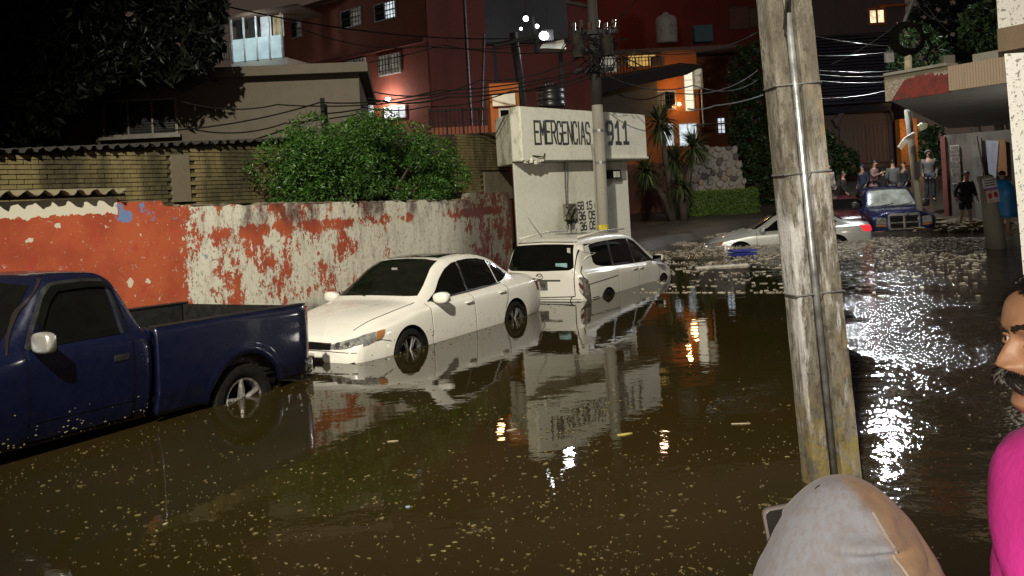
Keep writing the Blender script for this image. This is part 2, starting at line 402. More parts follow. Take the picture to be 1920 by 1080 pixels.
def samp_far():
    while True:
        u = random.gauss(1350, 150); v = 429+min(120, 25*random.expovariate(1))
        if 1185 < u < 1640:
            p = PZ(u, v)
            if sin(u*.03+v*.2)+sin(v*.35-u*.011) > -.5: return p.x, p.y
specks('floating_scum', 'pale scum and litter drifting across the flooded junction', 5200, samp_far, .082, M_foam, thick=.012)
def samp_shore():
    u = random.uniform(1560, 1850); v = 445+min(110, 20*random.expovariate(1)); p = PZ(u, v); return p.x, p.y
specks('foam_flecks', 'pale foam flecks in front of the sunken pickup', 2200, samp_shore, .065, M_foam, thick=.008)

def samp_side():
    s = random.uniform(2.5, 15.5); t = -6.78+abs(random.gauss(0, .16))
    if 7.5 < s < 8.1 or 12.9 < s < 13.5: t -= random.random()*1.5
    p = ST(s, t); return p.x, p.y
specks('scum_line', 'scum and leaf bits gathered along the sides of the parked vehicles', 420, samp_side, .016, M_fleck)
# ------------------------------------------------------------------ facade helpers
def hit(M, u, v, y=0.):
    """local (x, z) where the sight line of a photo point meets the plane y of frame M"""
    inv = M.inverted(); o = inv @ Vector((0, 0, HC)); d = (inv.to_3x3() @ (P(u, v, 1.)-Vector((0, 0, HC))))
    k = (y-o.y)/d.y; p = o+d*k; return p.x, p.z
def rect(M, u0, v0, u1, v1, y=0.):
    um, vm = (u0+u1)/2, (v0+v1)/2
    return hit(M, u0, vm, y)[0], hit(M, um, v1, y)[1], hit(M, u1, vm, y)[0], hit(M, um, v0, y)[1]
def window(par, x0, z0, x1, z1, nx=2, nz=1, panes=None, frame=None, bars=0, y=0., t=.05, sill=False, name='window', label=None):
    """frame mesh proud of the facade (-y is outside), panes as sub-parts, optional window bars"""
    frame = frame or M_frame; f = MB(); d = .09; yc = y-.02
    for z in (z0, z1): f.box(((x0+x1)/2, yc, z), (x1-x0+t, d, t))
    for i in range(nx+1):
        x = x0+(x1-x0)*i/nx; f.box((x, yc-.002, (z0+z1)/2), (t if i in (0, nx) else t*.7, d, z1-z0-t))
    for j in range(1, nz): f.box(((x0+x1)/2, yc+.003, z0+(z1-z0)*j/nz), (x1-x0-t, d*.8, t*.6))
    if sill: f.box(((x0+x1)/2, y-.08, z0-t*.9), (x1-x0+.16, .2, .06))
    w_ = f.build(name, frame, par, label=label)
    for i in range(nx):
        m = (panes[i % len(panes)] if isinstance(panes, (list, tuple)) else panes) or M_glass
        MB().box((x0+(x1-x0)*(i+.5)/nx, y-.004, (z0+z1)/2), ((x1-x0)/nx-t*.7, .012, z1-z0-t)).build('pane', m, w_)
    if bars:
        b = MB()
        for i in range(bars): b.box((x0+(x1-x0)*(i+.5)/bars, y-.1, (z0+z1)/2), (.022, .022, z1-z0))
        for k in (.2, .5, .8): b.box(((x0+x1)/2, y-.115, z0+(z1-z0)*k), (x1-x0, .008, .03))
        b.build('window_bars', M_darkm, w_)
    return w_
def text_part(s, par, x0, z0, x1, z1, mat, y=-.004, bold=.02, name='lettering', X=None, shear=0):
    c = bpy.data.curves.new('t', 'FONT'); c.body = s; c.offset = bold; c.space_character = 1.22; c.resolution_u = 3; c.shear = shear
    o = bpy.data.objects.new('t', c); COL.objects.link(o); dg = bpy.context.evaluated_depsgraph_get()
    me0 = o.evaluated_get(dg).to_mesh(); vs = [v.co.copy() for v in me0.vertices]; fs = [tuple(p.vertices) for p in me0.polygons]
    o.evaluated_get(dg).to_mesh_clear(); bpy.data.objects.remove(o); bpy.data.curves.remove(c)
    ax = min(v.x for v in vs); bx = max(v.x for v in vs); ay = min(v.y for v in vs); by = max(v.y for v in vs)
    out = [Vector((x0+(v.x-ax)/(bx-ax)*(x1-x0), y, z0+(v.y-ay)/(by-ay)*(z1-z0))) for v in vs]
    if X: out = [X(p) for p in out]
    return MB().add(out, fs).build(name, mat, par)
def corrugated(p0, p1, back, n, amp, thick=.012, sub=8):
    """wavy sheet: eave runs p0 to p1, sheet runs back by vector back"""
    p0 = Vector(p0); p1 = Vector(p1); back = Vector(back); m = MB(); N_ = n*sub; rows = []
    for side in (0, 1):
        for b in (0, 1):
            pass
    def pt(i, b, dz):
        k = i/N_; jag = .02*sin(i*1.7)+.015*sin(i*.37) if b == 0 else 0
        return p0.lerp(p1, k)+back*(b+jag)+Vector((0, 0, amp*cos(2*pi*i/sub)+dz))
    top = [[pt(i, b, thick) for i in range(N_+1)] for b in (0, 1)]; bot = [[pt(i, b, 0) for i in range(N_+1)] for b in (1, 0)]
    return m.grid([top[0], top[1], bot[0], bot[1], top[0]])
GLYPH = {'E': [[(1, 1), (0, 1), (0, 0), (1, 0)], [(0, .52), (.8, .52)]], 'M': [[(0, 0), (.04, 1), (.5, .42), (.96, 1), (1, 0)]], 'R': [[(0, 0), (0, 1), (.72, 1), (1, .86), (1, .66), (.72, .5), (0, .5)], [(.42, .5), (1, 0)]],
 'G': [[(1, .8), (.8, 1), (.2, 1), (0, .8), (0, .2), (.2, 0), (.8, 0), (1, .2), (1, .45), (.6, .45)]], 'N': [[(0, 0), (0, 1), (1, 0), (1, 1)]], 'C': [[(1, .8), (.8, 1), (.2, 1), (0, .8), (0, .2), (.2, 0), (.8, 0), (1, .2)]], 'I': [[(.5, 0), (.5, 1)]],
 'A': [[(0, 0), (.45, 1), (.55, 1), (1, 0)], [(.18, .35), (.82, .35)]], 'S': [[(1, .82), (.8, 1), (.2, 1), (0, .82), (0, .62), (.2, .52), (.8, .48), (1, .36), (1, .18), (.8, 0), (.2, 0), (0, .18)]],
 '9': [[(1, .6), (.8, .46), (.2, .46), (0, .6), (0, .86), (.2, 1), (.8, 1), (1, .86), (1, .3), (.7, 0), (.3, 0)]], '1': [[(.1, .76), (.55, 1), (.55, 0)], [(.12, 0), (1, 0)]], '5': [[(1, 1), (.08, 1), (.04, .55), (.7, .58), (1, .42), (1, .18), (.75, 0), (.2, 0), (0, .15)]],
 '8': [[(.2, .52), (0, .68), (0, .86), (.2, 1), (.8, 1), (1, .86), (1, .68), (.8, .52), (.2, .52), (0, .34), (0, .14), (.2, 0), (.8, 0), (1, .14), (1, .34), (.8, .52)]], '6': [[(.85, 1), (.3, .9), (0, .55), (0, .15), (.2, 0), (.8, 0), (1, .15), (1, .4), (.8, .54), (.2, .54), (0, .4)]],
 '3': [[(0, .86), (.2, 1), (.8, 1), (1, .86), (1, .66), (.75, .53), (.4, .53)], [(.75, .53), (1, .38), (1, .14), (.8, 0), (.2, 0), (0, .14)]], '0': [[(.2, 0), (0, .2), (0, .8), (.2, 1), (.8, 1), (1, .8), (1, .2), (.8, 0), (.2, 0)]]}
def painted_text(s, par, x0, z0, x1, z1, mat, y, wgt=.16, gap=.32, jit=.012):
    """hand-painted block letters, one object per letter"""
    wd = [(.35 if c == 'I' else .55 if c == ' ' else 1) for c in s]; tot = sum(wd)+gap*(len(s)-1); u = (x1-x0)/tot; x = x0; rng = random.Random(s+str(x0))
    for c, w_ in zip(s, wd):
        if c != ' ':
            m = MB(); k = 0; h = z1-z0; t = wgt*u*.5; dz = rng.uniform(-jit, jit)*h*2; sl = rng.uniform(-.03, .03)
            for line in GLYPH[c]:
                pts = [(x+w_*u*(px if c != 'I' else .5)+sl*(py-.5)*u, z0+dz+py*h+rng.uniform(-jit, jit)*h*.5) for px, py in line]
                for p, q in zip(pts, pts[1:]):
                    dx, dz_ = q[0]-p[0], q[1]-p[1]; l = sqrt(dx*dx+dz_*dz_) or 1; ex, ez = dx/l*t*.8, dz_/l*t*.8; nx_, nz_ = -dz_/l*t, dx/l*t; k += 1; yy = y-.0004*k
                    m.prism([(p[0]-ex+nx_, yy, p[1]-ez+nz_), (p[0]-ex-nx_, yy, p[1]-ez-nz_), (q[0]+ex-nx_*rng.uniform(.85, 1.1), yy, q[1]+ez-nz_), (q[0]+ex+nx_, yy, q[1]+ez+nz_*rng.uniform(.85, 1.1))], (0, .003, 0))
            m.build('letter', mat, par)
        x += (w_+gap)*u
LEAF_SHAPES = [[(0, -.5), (.26, -.1), (.2, .3), (0, .55), (-.22, .25), (-.24, -.12)], [(0, -.5), (.3, 0), (0, .5), (-.3, 0)]]
def leaf_cloud(name, mat, n, sampler, size, par=None, droop=.3, fold=True):
    vs = []; fs = []
    for i in range(n):
        p, r = sampler(); s_ = size*random.uniform(.6, 1.25)*r
        ax = Vector((random.gauss(0, 1), random.gauss(0, 1), random.gauss(0, .7)-droop)).normalized()
        up = Vector((random.gauss(0, 1), random.gauss(0, 1), random.gauss(0, 1)+.8)).normalized(); sd = ax.cross(up).normalized()*.42; nn = ax.cross(sd)*.22
        b = len(vs)
        vs += [p-ax*s_*.5, p+sd*s_*.5+nn*s_, p+ax*s_*.6, p-sd*s_*.5+nn*s_]; fs += [(b, b+1, b+2), (b, b+2, b+3)]
    m = MB(); m.v = vs; m.f = fs; m.m = [0]*len(fs)
    o = m.build(name, mat, par, world=True); return o

# ------------------------------------------------------------------ painted wall along the street
MW = frame_M(ST(0, -9.8), D)
wall = thing('painted_wall', 'long street wall with peeling red and white paint behind the parked vehicles', 'wall', M=MW)
random.seed(3)
top = [(-3, 2.10), (7.30, 2.10), (7.36, 2.04), (7.95, 2.04), (8.0, 1.97)]
x = 8.0
while x < 16.8:
    x += random.uniform(.05, .2); base = 1.96-.022*(x-8)+(.16 if x > 15.4 else 0)
    top.append((x, base+random.uniform(-.022, .022)))
pts = [(x, 0, z) for x, z in [(-3, -.5), (17.0, -.5), (17.0, top[-1][1])]+top[::-1]]
MB().prism(pts, (0, .2, 0)).build('wall_face', M_wall, wall, fix=True)
# concrete coping lumps at the right part
cp = MB()
for i in range(70):
    x = random.uniform(8.2, 16.3); cp.blob((x, .1, 1.97-.022*(x-8)), (random.uniform(.03, .12), .09, random.uniform(.012, .035)), 6, 4, jit=.3)
setp(cp.build('coping_rubble', M_patchr, wall), kind='stuff')
# small wavy sheet lying on the wall at the left
cs = corrugated(ST(2.2, -9.66, 2.20), ST(7.35, -9.66, 2.17), -Nn*.55+Vector((0, 0, .02)), 24, .033)
solo(cs.build('roof_sheet', M_corr), 'short corrugated roof sheet lying on top of the red wall', 'roof sheet')
bb = MB().box(ST(4.6, -9.80, 2.135), (5.6, .06, .03), Matrix.Rotation(pi/2-HD, 3, 'Z'))
o = bb.build('roof_batten', M_dark); solo(o, 'dark timber batten under the short corrugated sheet', 'batten')
# ------------------------------------------------------------------ yellow brick wall behind it
MBk = frame_M(ST(0, -11.3), D)
bw = thing('brick_wall', 'stained yellow brick wall rising behind the painted street wall', 'wall', M=MBk)
def btop(x): return 2.74+(x-6.9)*.055
pts = [(4.5, 0, .2), (19.7, 0, .2), (19.7, 0, btop(19.7)), (4.5, 0, btop(4.5))]
MB().prism(pts, (0, .2, 0)).build('mortar_bed', M_mortar, bw)
M_brickw = stained('weathered_yellow_brick', (.205, .165, .07), (.028, .024, .010), 1.1, .30, .93, .3, .36)
for nd in M_brickw.node_tree.nodes:
    if nd.type == 'TEX_COORD': nd.object = bw
bmeshes = []
for k in range(3):
    m = MB(); dx = .0945+.003*k
    m.prism([(-dx, 0, -.027), (dx, 0, -.027+.002*k), (dx-.003, 0, .027), (-dx+.002, 0, .026)], (0, -.03, 0)); o = m.build('brick', M_brickw); bmeshes.append(o.data); bpy.data.objects.remove(o)
stuffb = MB(); nb = 0; row = 0; z = 2.0
BL, BH = .213, .064
while z < 3.5:
    x = 4.6+(BL/2 if row % 2 else 0)
    while x < 19.6:
        if z+.03 < btop(x)-.0 and not (9.35 < x < 9.72 and z < 2.75) and not (18.3 < x and z < 2.45):
            vis = 6.7 < x < 12.1 and z > 2.06
            y = -random.uniform(0, .008); jx = random.uniform(-.004, .004)
            if vis and nb < 300:
                o = bpy.data.objects.new('brick', random.choice(bmeshes)); COL.objects.link(o); o.parent = bw
                o.location = (x+jx, y, z); o.rotation_euler = (0, random.gauss(0, .008), random.gauss(0, .01)); nb += 1
            elif (x > 16.2) or x <= 12.4:
                stuffb.box((x+jx, y-.015, z), (BL-.014, .03, BH-.010))
        x += BL
    z += BH; row += 1
setp(stuffb.build('brick_courses', M_brickw, bw), kind='stuff')
MB().box((9.53, -.02, 2.4), (.34, .05, .72)).box((19.05, -.02, 2.1), (1.3, .05, .66)).build('cement_patch', M_patchr, bw)
cs = corrugated(ST(5.2, -11.15, btop(5.2)+.035), ST(13.4, -11.15, btop(13.4)+.035), -Nn*1.2+Vector((0, 0, .02)), 44, .03)
solo(cs.build('corrugated_roof', M_corrd), 'long dark corrugated roof edge above the yellow brick wall', 'roof')

# ------------------------------------------------------------------ grey house with the dark window
MG = frame_M(P(130, 300, 17.9)*Vector((1, 1, 0)) if False else Vector((P(130, 300, 17.9).x, 17.9, 0)), Vector((P(672, 180, 18.6).x-P(130, 300, 17.9).x, .7, 0)))
gh = thing('grey_house', 'plain grey rendered house with one wide dark window behind the brick wall', 'house', M=MG)
gx1 = hit(MG, 674, 170)[0]; gz1 = hit(MG, 650, 130)[1]
MB().box((gx1/2-3, 3, gz1/2), (gx1+6, 6, gz1)).build('wall', M_greyb, gh)
gxs = hit(MG, 690, 140, -.25)[0]
MB().box((gxs/2-3, 2.8, gz1+.0), (gxs+6, 6.2, .2)).build('roof_slab', M_greyb, gh, bevel=.01)
MB().box((hit(MG, 445, 180)[0]/2-3, -.02, hit(MG, 420, 150)[1]), (hit(MG, 445, 180)[0]+6, .04, .14)).build('render_band', M_greyb, gh)
x0, z0, x1, z1 = rect(MG, 196, 188, 332, 254)
window(gh, x0, z0, x1, z1, 3, 1, M_dark, plain('dull_aluminium_frame', (.16, .14, .12), .5), sill=True, y=-.01)
lou = MB()
for i in range(14): lou.box(((x0+x1)/2, -.03, z0+(z1-z0)*(i+.5)/14), (x1-x0-.1, .03, .012))
lou.build('louvre', plain('dark_louvre', (.022, .021, .024), .3), bpy.data.objects[[c.name for c in gh.children if c.name.startswith('window')][0]])
mb = MB(); pp = hit(MG, 604, 184, -.3), hit(MG, 607, 226, -.3)
mb.cyl((pp[0][0], -.3, pp[0][1]), (pp[1][0], -.3, pp[1][1]-.6), .045, .05, 8)
o = mb.build('vent_pipe', M_darkm, gh)

# ------------------------------------------------------------------ terracotta block
def dirv(deg): return Vector((sin(R(deg)), cos(R(deg)), 0))
CR = Vector((-3.02, 36, 0)); dl = Vector((.755, -.656, 0)); W_ = 9.5
MR = frame_M(CR-dl*W_, dl)
rb = thing('apartment_block', 'tall terracotta apartment block with barred windows at upper left', 'building', M=MR)
zr = hit(MR, 545, 28)[1]; zl = hit(MR, 800, 75)[1]
MB().box((W_/2, 5.5, zr/2), (W_, 11, zr)).build('wall', [M_redb], rb)
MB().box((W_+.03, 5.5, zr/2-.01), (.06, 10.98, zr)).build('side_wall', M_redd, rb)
MB().box((W_/2, 5.4, zr+.07), (W_+.5, 11.4, .16)).build('roof_edge', M_brownw, rb)
MB().box((W_/2, -.12, zl), (W_+.1, .24, .16)).build('ledge', M_redd, rb)
for (a, pn) in (((549, 40, 566, 70), [M_dark, M_dimw]), ((641, 18, 678, 50), [M_glass, M_dimw]), ((704, 5, 743, 37), [M_glass, M_litw]), ((650, 112, 686, 132), [M_dimw]), ((712, 103, 752, 139), [M_dimw])):
    window(rb, *rect(MR, *a), 2, 2, pn, M_frame, bars=7)
x0, z0, x1, z1 = rect(MR, 676, 196, 700, 222); window(rb, x0, z0, x1, z1, 2, 1, M_litw, M_frame, bars=4)
x0, z0, x1, z1 = rect(MR, 722, 200, 762, 222); window(rb, x0, z0, x1, z1, 3, 1, M_litw, M_frame)
lx, lz = hit(MR, 735, 187)
MB().blob((lx, -.22, lz), (.11, .11, .09), 10, 6).build('entrance_lamp', M_lamp, rb)
pl = MR @ Vector((lx, -.42, lz-.05)); light('entrance_lamp_light', 'POINT', pl, 120, (1, .82, .78), .12)
pc_ = MR @ Vector((5.0, -5.2, 7.0))
# roof antennas and a downpipe on the dark side
mb = MB(); x0, z0 = hit(MR, 852, 60); 
mb.tube([(W_+.12, 2.2, zr), (W_+.12, 2.2, 2)], .05, 6).tube([(W_+.12, 3.3, zr-2), (W_+.12, 2.6, 3)], .03, 6)
mb.build('downpipe', M_steel, rb)

# lit veranda left of it
MV = frame_M(Vector((P(428, 100, 39).x, 39, 0)), Vector((1, -.25, 0)))
vr = thing('veranda_house', 'small house with brightly lit glazed veranda beside the terracotta block', 'house', M=MV)
xa, za, xb, zb = rect(MV, 436, 70, 530, 112)
MB().box(((xa+xb)/2, 1.5, za/2), (xb-xa+.2, 3, za)).build('wall', M_booth, vr)
n = 4
for i in range(n):
    xx0 = xa+(xb-xa)*i/n; xx1 = xa+(xb-xa)*(i+1)/n
    MB().box(((xx0+xx1)/2, 0, (za+zb)/2), (xx1-xx0-.05, .03, zb-za)).build('panel', emit('glowing_panel', (.62, .85, .88), .62, var=.18), vr)
zt = hit(MV, 480, 30)[1]
for i in range(n+1):
    xx = xa+(xb-xa)*i/n; MB().box((xx, -.01, (za+zt)/2), (.07, .07, zt-za)).build('post', M_frame, vr)
for i, m_ in enumerate((M_dark, M_dark, emit('pale_lit_room', (.75, .88, .9), .55, var=.3), emit('warm_lit_room', (.8, .6, .25), .35, var=.6))):
    xx0 = xa+(xb-xa)*i/n; xx1 = xa+(xb-xa)*(i+1)/n
    MB().box(((xx0+xx1)/2, .3, (zb+zt)/2), (xx1-xx0-.1, .02, zt-zb)).build('pane', m_, vr)
MB().box(((xa+xb)/2+.2, .8, zt+.08), (xb-xa+1.6, 2.4, .1), Matrix.Rotation(R(-3), 3, 'Y')).build('roof', M_brownw, vr)
light('veranda_light', 'POINT', MV @ Vector(((xa+xb)/2, -.9, zt-.5)), 70, (.8, .95, 1), .2)
# balcony cage at left of the veranda
mb = MB(); q = [P(404+i*4.5, 112, 37) for i in range(7)]
for i, p in enumerate(q): mb.cyl(p, p+Vector((0, 0, .75)), .018, n=5)
mb.tube([q[0]+Vector((0, 0, .75)), q[-1]+Vector((0, 0, .75))], .02, 5).tube([q[0], q[-1]], .02, 5)
mb.cyl(P(415, 112, 37), P(415, 60, 37), .03, n=6)
solo(mb.build('railing', M_steel), 'thin metal railing with aerial left of the lit veranda', 'railing')

# courtyard fence and orange kiosk wall right of the block
MF = frame_M(Vector((P(800, 210, 26).x, 26, 0)), Vector((1, .18, 0)))
fw = thing('yard_fence', 'barred yard fence on a low pinkish wall behind the bush', 'fence', M=MF)
x0, z0, x1, z1 = rect(MF, 806, 206, 922, 252)
MB().box(((x0+x1)/2, .05, z0/2+.12), (x1-x0, .15, z0+.2)).build('wall', M_redb, fw)
mb = MB().box(((x0+x1)/2, 0, z1), (x1-x0, .05, .05)).box(((x0+x1)/2, 0, (z0+z1)/2), (x1-x0, .03, .03)).build('rail', M_darkm, fw)
for i in range(16): MB().cyl((x0+(x1-x0)*i/15, -.04, z0), (x0+(x1-x0)*i/15, -.04, z1+.06), .013 if i % 4 else .028, n=6).build('bar', M_darkm, fw)
MK = frame_M(Vector((P(918, 210, 25).x, 25, 0)), Vector((1, .1, 0)))
kb = thing('rooftop_room', 'small orange rooftop room with a white window box left of the booth', 'room', M=MK)
x0, z0, x1, z1 = rect(MK, 920, 176, 975, 248)
MB().box(((x0+x1)/2, .8, (z1+.3)/2), (x1-x0, 1.6, z1+.3-.0)).build('wall', M_orange, kb)
a = rect(MK, 937, 205, 956, 240); window(kb, *a, 1, 1, M_glass, M_frame)
a = rect(MK, 922, 177, 965, 200); MB().box(((a[0]+a[2])/2, -.12, (a[1]+a[3])/2), (a[2]-a[0], .2, a[3]-a[1])).build('air_conditioner', M_booth, kb, bevel=.01)
light('rooftop_lamp_light', 'POINT', MK @ Vector((x0-.3, -1.0, z1-.3)), 9, (1, .55, .25), .1)

# big dark board against the sky
MBd = frame_M(Vector((P(906, 70, 33).x, 33, 0)), Vector((1, .05, 0)))
bd = thing('billboard', 'large dark grey billboard panel above the rooftops', 'billboard', M=MBd)
x0, z0, x1, z1 = rect(MBd, 907, -60, 1062, 76)
nx = 4
M_boardp = stained('dull_board_panel', (.045, .047, .052), (.022, .022, .025), .35, 1, .9, .05)
for i in range(nx):
    MB().box((x0+(x1-x0)*(i+.5)/nx, 0, (z0+z1)/2), ((x1-x0)/nx-.015, .06, z1-z0)).build('panel', M_boardp, bd)
mb = MB()
for x in (x0+.3, x1-.3): mb.box((x, .2, z0/2), (.14, .14, z0+.4))
mb.box(((x0+x1)/2, .1, z0-.05), (x1-x0, .3, .08)).build('frame', M_darkm, bd)

# ------------------------------------------------------------------ dark red block behind, with tanks
MD = frame_M(Vector((P(1000, 60, 64).x, 64, 0)), Vector((1, .05, 0)))
db = thing('dark_red_building', 'dark red building filling the background above the orange house', 'building', M=MD)
x0 = hit(MD, 985, 60)[0]; x1 = hit(MD, 1530, 60)[0]; z1 = hit(MD, 1200, -80)[1]; z0 = 2
MB().box(((x0+x1)/2, 3, z1/2), (x1-x0, 6, z1)).build('wall', plain('oxblood_render', (.13, .016, .011), .85, scale=.8), db)
a = rect(MD, 1368, 14, 1404, 54); window(db, *a, 1, 1, plain('blind', (.14, .07, .05), .8), M_brownw)
a = rect(MD, 1406, 16, 1424, 50); window(db, *a, 1, 1, plain('blind2', (.12, .08, .05), .8), M_brownw)
a = rect(MD, 1326, 87, 1339, 108); window(db, *a, 1, 1, M_lity, M_brownw)
a = rect(MD, 1480, 20, 1524, 60); window(db, *a, 2, 1, M_glass, M_brownw)
light('rear_yard_light', 'POINT', (9.0, 59.0, 15.0), 110, (1, .55, .35), .3)
def tank(name, lab, cat, u0, v0, u1, v1, Y, mat, grp=None):
    a = P((u0+u1)/2, v1, Y); r = (u1-u0)/2/F*Y; h = (v1-v0)/F*Y
    t = thing(name, lab, cat, a, group=grp); m = MB(); prof = [(0, 0), (r*.96, 0), (r, .04*h), (r, .22*h), (r*.96, .25*h), (r, .28*h), (r, .52*h), (r*.96, .55*h), (r, .58*h), (r, .78*h), (r*.8, .9*h), (r*.4, .96*h), (0, .97*h)]
    m.grid([[(q*cos(2*pi*j/18), q*sin(2*pi*j/18), z) for j in range(18)] for q, z in prof], True); m.build('body', mat, t, smooth=True)
    MB().cyl((0, 0, .94*h), (0, 0, h*1.03), r*.3, n=12).build('lid', mat, t); return t
tank('water_tank', 'pale rooftop water tank in front of the dark red building', 'water tank', 1231, 26, 1271, 80, 55, M_tankw)
tank('water_tank', 'black water tank on the roof right above the booth', 'water tank', 1006, 158, 1060, 202, 24.5, M_tank)
o = MB().box((0, 0, .5), (1.1, .8, 1.0)).build('utility_box', plain('teal_box', (.03, .075, .085), .6), None, bevel=.03); o.location = P(1318, 80, 54); solo(o, 'teal box standing on the roof right of the pale tank', 'box')

# ------------------------------------------------------------------ orange house
MO = frame_M(Vector((P(1000, 200, 52).x, 52, 0)), Vector((1, .06, 0)))
oh = thing('orange_house', 'orange house with lit windows and sloping dark roof behind the booth', 'house', M=MO)
X0 = hit(MO, 1004, 150)[0]; X1 = hit(MO, 1308, 150)[0]; Zt = hit(MO, 1150, 104)[1]
MB().box(((X0+X1)/2, 3, Zt/2), (X1-X0, 6, Zt)).build('wall', M_orange, oh)
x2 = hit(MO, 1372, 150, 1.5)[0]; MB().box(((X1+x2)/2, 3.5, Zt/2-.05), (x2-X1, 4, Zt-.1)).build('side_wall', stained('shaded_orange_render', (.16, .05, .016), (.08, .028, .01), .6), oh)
MB().box(((X0+x2)/2, 2.8, Zt+.1), (x2-X0+.6, 7, .2)).build('roof_slab', M_brownw, oh)
window(oh, *rect(MO, 1024, 119, 1088, 150), 3, 1, [emit('curtained_window', (.8, .75, .58), .34, var=.5)], M_frame, bars=7)
window(oh, *rect(MO, 1122, 106, 1156, 136), 2, 1, [emit('curtained_window', (.8, .75, .58), .34)], M_frame)
window(oh, *rect(MO, 1177, 103, 1230, 125), 4, 2, M_lity, M_brownw)
MB().box((hit(MO, 1012, 175)[0]+2.6, -.06, hit(MO, 1100, 190)[1]), (8.4, .12, 2.2)).build('grey_wall', M_greyb, oh)
window(oh, *rect(MO, 1156, 175, 1188, 208), 2, 1, M_glass, M_frame, bars=6, y=-.0)
window(oh, *rect(MO, 1206, 172, 1266, 206), 3, 1, [M_glass, plain('grey_curtain', (.18, .17, .14), .8)], M_frame, bars=8)
window(oh, *rect(MO, 1283, 131, 1300, 208), 1, 4, emit('bright_stair_window', (1, .93, .70), .95), M_frame)
a = rect(MO, 1303, 128, 1318, 166, -.3); window(oh, *a, 1, 3, emit('pale_louvre_window', (.75, .72, .50), .38), M_frame, y=-.1)
MB().box((hit(MO, 1075, 100)[0], -.9, hit(MO, 1075, 101)[1]), (hit(MO, 1150, 100)[0]-hit(MO, 1002, 100)[0], 1.9, .22), Matrix.Rotation(R(-4), 3, 'Y')).build('eave', M_rooft, oh)
m = MB(); xa_, za_ = hit(MO, 1092, 128, -.9); xb_ = hit(MO, 1240, 128, -.9)[0]
for i in range(26): m.box((xa_+(xb_-xa_)*i/25, -.9, za_), (.035, .035, .9))
m.box(((xa_+xb_)/2, -.9, za_+.46), (xb_-xa_, .05, .05)).build('terrace_railing', M_darkm, oh)
for (u_, v_, w2_, h2_) in ((1046, 98, .9, .7), (1232, 116, .7, .5)):
    q_ = hit(MO, u_, v_, -.3); MB().box((q_[0], -.4, q_[1]), (w2_, .5, h2_)).build('rooftop_box', M_brownw, oh)
m = MB(); q_ = hit(MO, 1316, 186, -.5); m.tube([(q_[0], -.5, q_[1]+1.5), (q_[0], -.5, q_[1]-1.6)], .05, 6).build('drainpipe', M_frame, oh)
# sloping roof in front: a real thick slab descending to the left
ra = P(1296, 119, 47.5); rbp = P(1056, 163, 47.5); 
m = MB(); off = Vector((0, 3.2, .5))
m.prism([rbp, P(1064, 190, 47.5), P(1110, 178, 47.5), P(1288, 140, 47.5), P(1318, 124, 47.5), ra], off)
m.build('sloping_roof', M_rooft, oh, world=True)
a = rect(MO, 1240, 232, 1262, 274); window(oh, *a, 1, 2, M_litw, M_frame, y=-.12)
a = rect(MO, 1272, 232, 1306, 274); window(oh, *a, 2, 2, M_litw, M_frame, y=-.12)
a = rect(MO, 1345, 221, 1359, 250, 1.4); window(oh, *a, 2, 4, M_litw, M_darkm, y=1.38)
light('stairwell_lamp_light', 'POINT', MO @ Vector((hit(MO, 1272, 205)[0], -1.0, hit(MO, 1272, 190)[1]-.2)), 34, (1, .58, .22), .12)
light('terrace_lamp_light', 'POINT', MO @ Vector((hit(MO, 1060, 112)[0], -1.0, hit(MO, 1060, 100)[1])), 30, (1, .62, .28), .12)
light('porch_lamp_light', 'POINT', MO @ Vector((hit(MO, 1255, 150)[0], -1.1, hit(MO, 1255, 135)[1]-.7)), 38, (1, .6, .25), .1)
mb = MB().blob(MO @ Vector((hit(MO, 1272, 205)[0], -.25, hit(MO, 1272, 196)[1])), (.1, .1, .1), 8, 6)
mb.build('porch_lamp', emit('warm_lamp_glow', (1, .7, .35), 14), oh, world=True)
MB().box((hit(MO, 1335, 232, -1)[0], -.6, hit(MO, 1335, 232, -1)[1]), (1.8, .9, .05)).build('balcony_slab', M_slab, oh)

# ------------------------------------------------------------------ emergency booth
MBo = frame_M(Vector((.25, 19, 0)), dirv(38))
bo = thing('emergency_booth', 'white emergency booth with overhanging lettered head and lower phone numbers', 'booth', M=MBo)
zb_, zt_ = 2.55, 3.71
plan = [(0, 0), (5.26, 0), (5.26, 2.2), (1.9, 2.2), (1.15, 1.15), (.03, .28)]
MB().prism([(x, y, zb_) for x, y in plan], (0, 0, zt_-zb_)).build('sign_head', M_boothd, bo, bevel=.025)
MB().box((2.63, -.012, (zb_+zt_)/2), (5.22, .02, zt_-zb_-.04)).build('sign_face', M_booth, bo)
bx0 = hit(MBo, 966, 380, .32)[0]; bx1 = hit(MBo, 1180, 380, .32)[0]
MB().prism([(bx0, .32, -.5), (bx1, .32, -.5), (bx1, 2.1, -.5), (bx0+2.3, 2.1, -.5), (bx0+.15, .46, -.5)], (0, 0, zb_+.5-.01)).build('wall', M_booth, bo, bevel=.02)
xl, zb2 = hit(MBo, 1132, 300, -.01)
MB().box(((xl+5.24)/2, -.045, hit(MBo, 1170, 296)[1]), (5.24-xl, .05, .05)).build('ledge', M_booth, bo, bevel=.008)
a = rect(MBo, 1003, 228, 1106, 270, -.03); a = (a[0], hit(MBo, 1055, 267, -.03)[1]-.03, a[2], hit(MBo, 1055, 229, -.03)[1])
painted_text('EMERGENCIAS', bo, *a, M_ink, y=-.026, wgt=.34, gap=.36)
a = rect(MBo, 1139, 229, 1178, 268, -.03); painted_text('911', bo, *a, M_ink, y=-.026, wgt=.38, gap=.5)
yb = .32
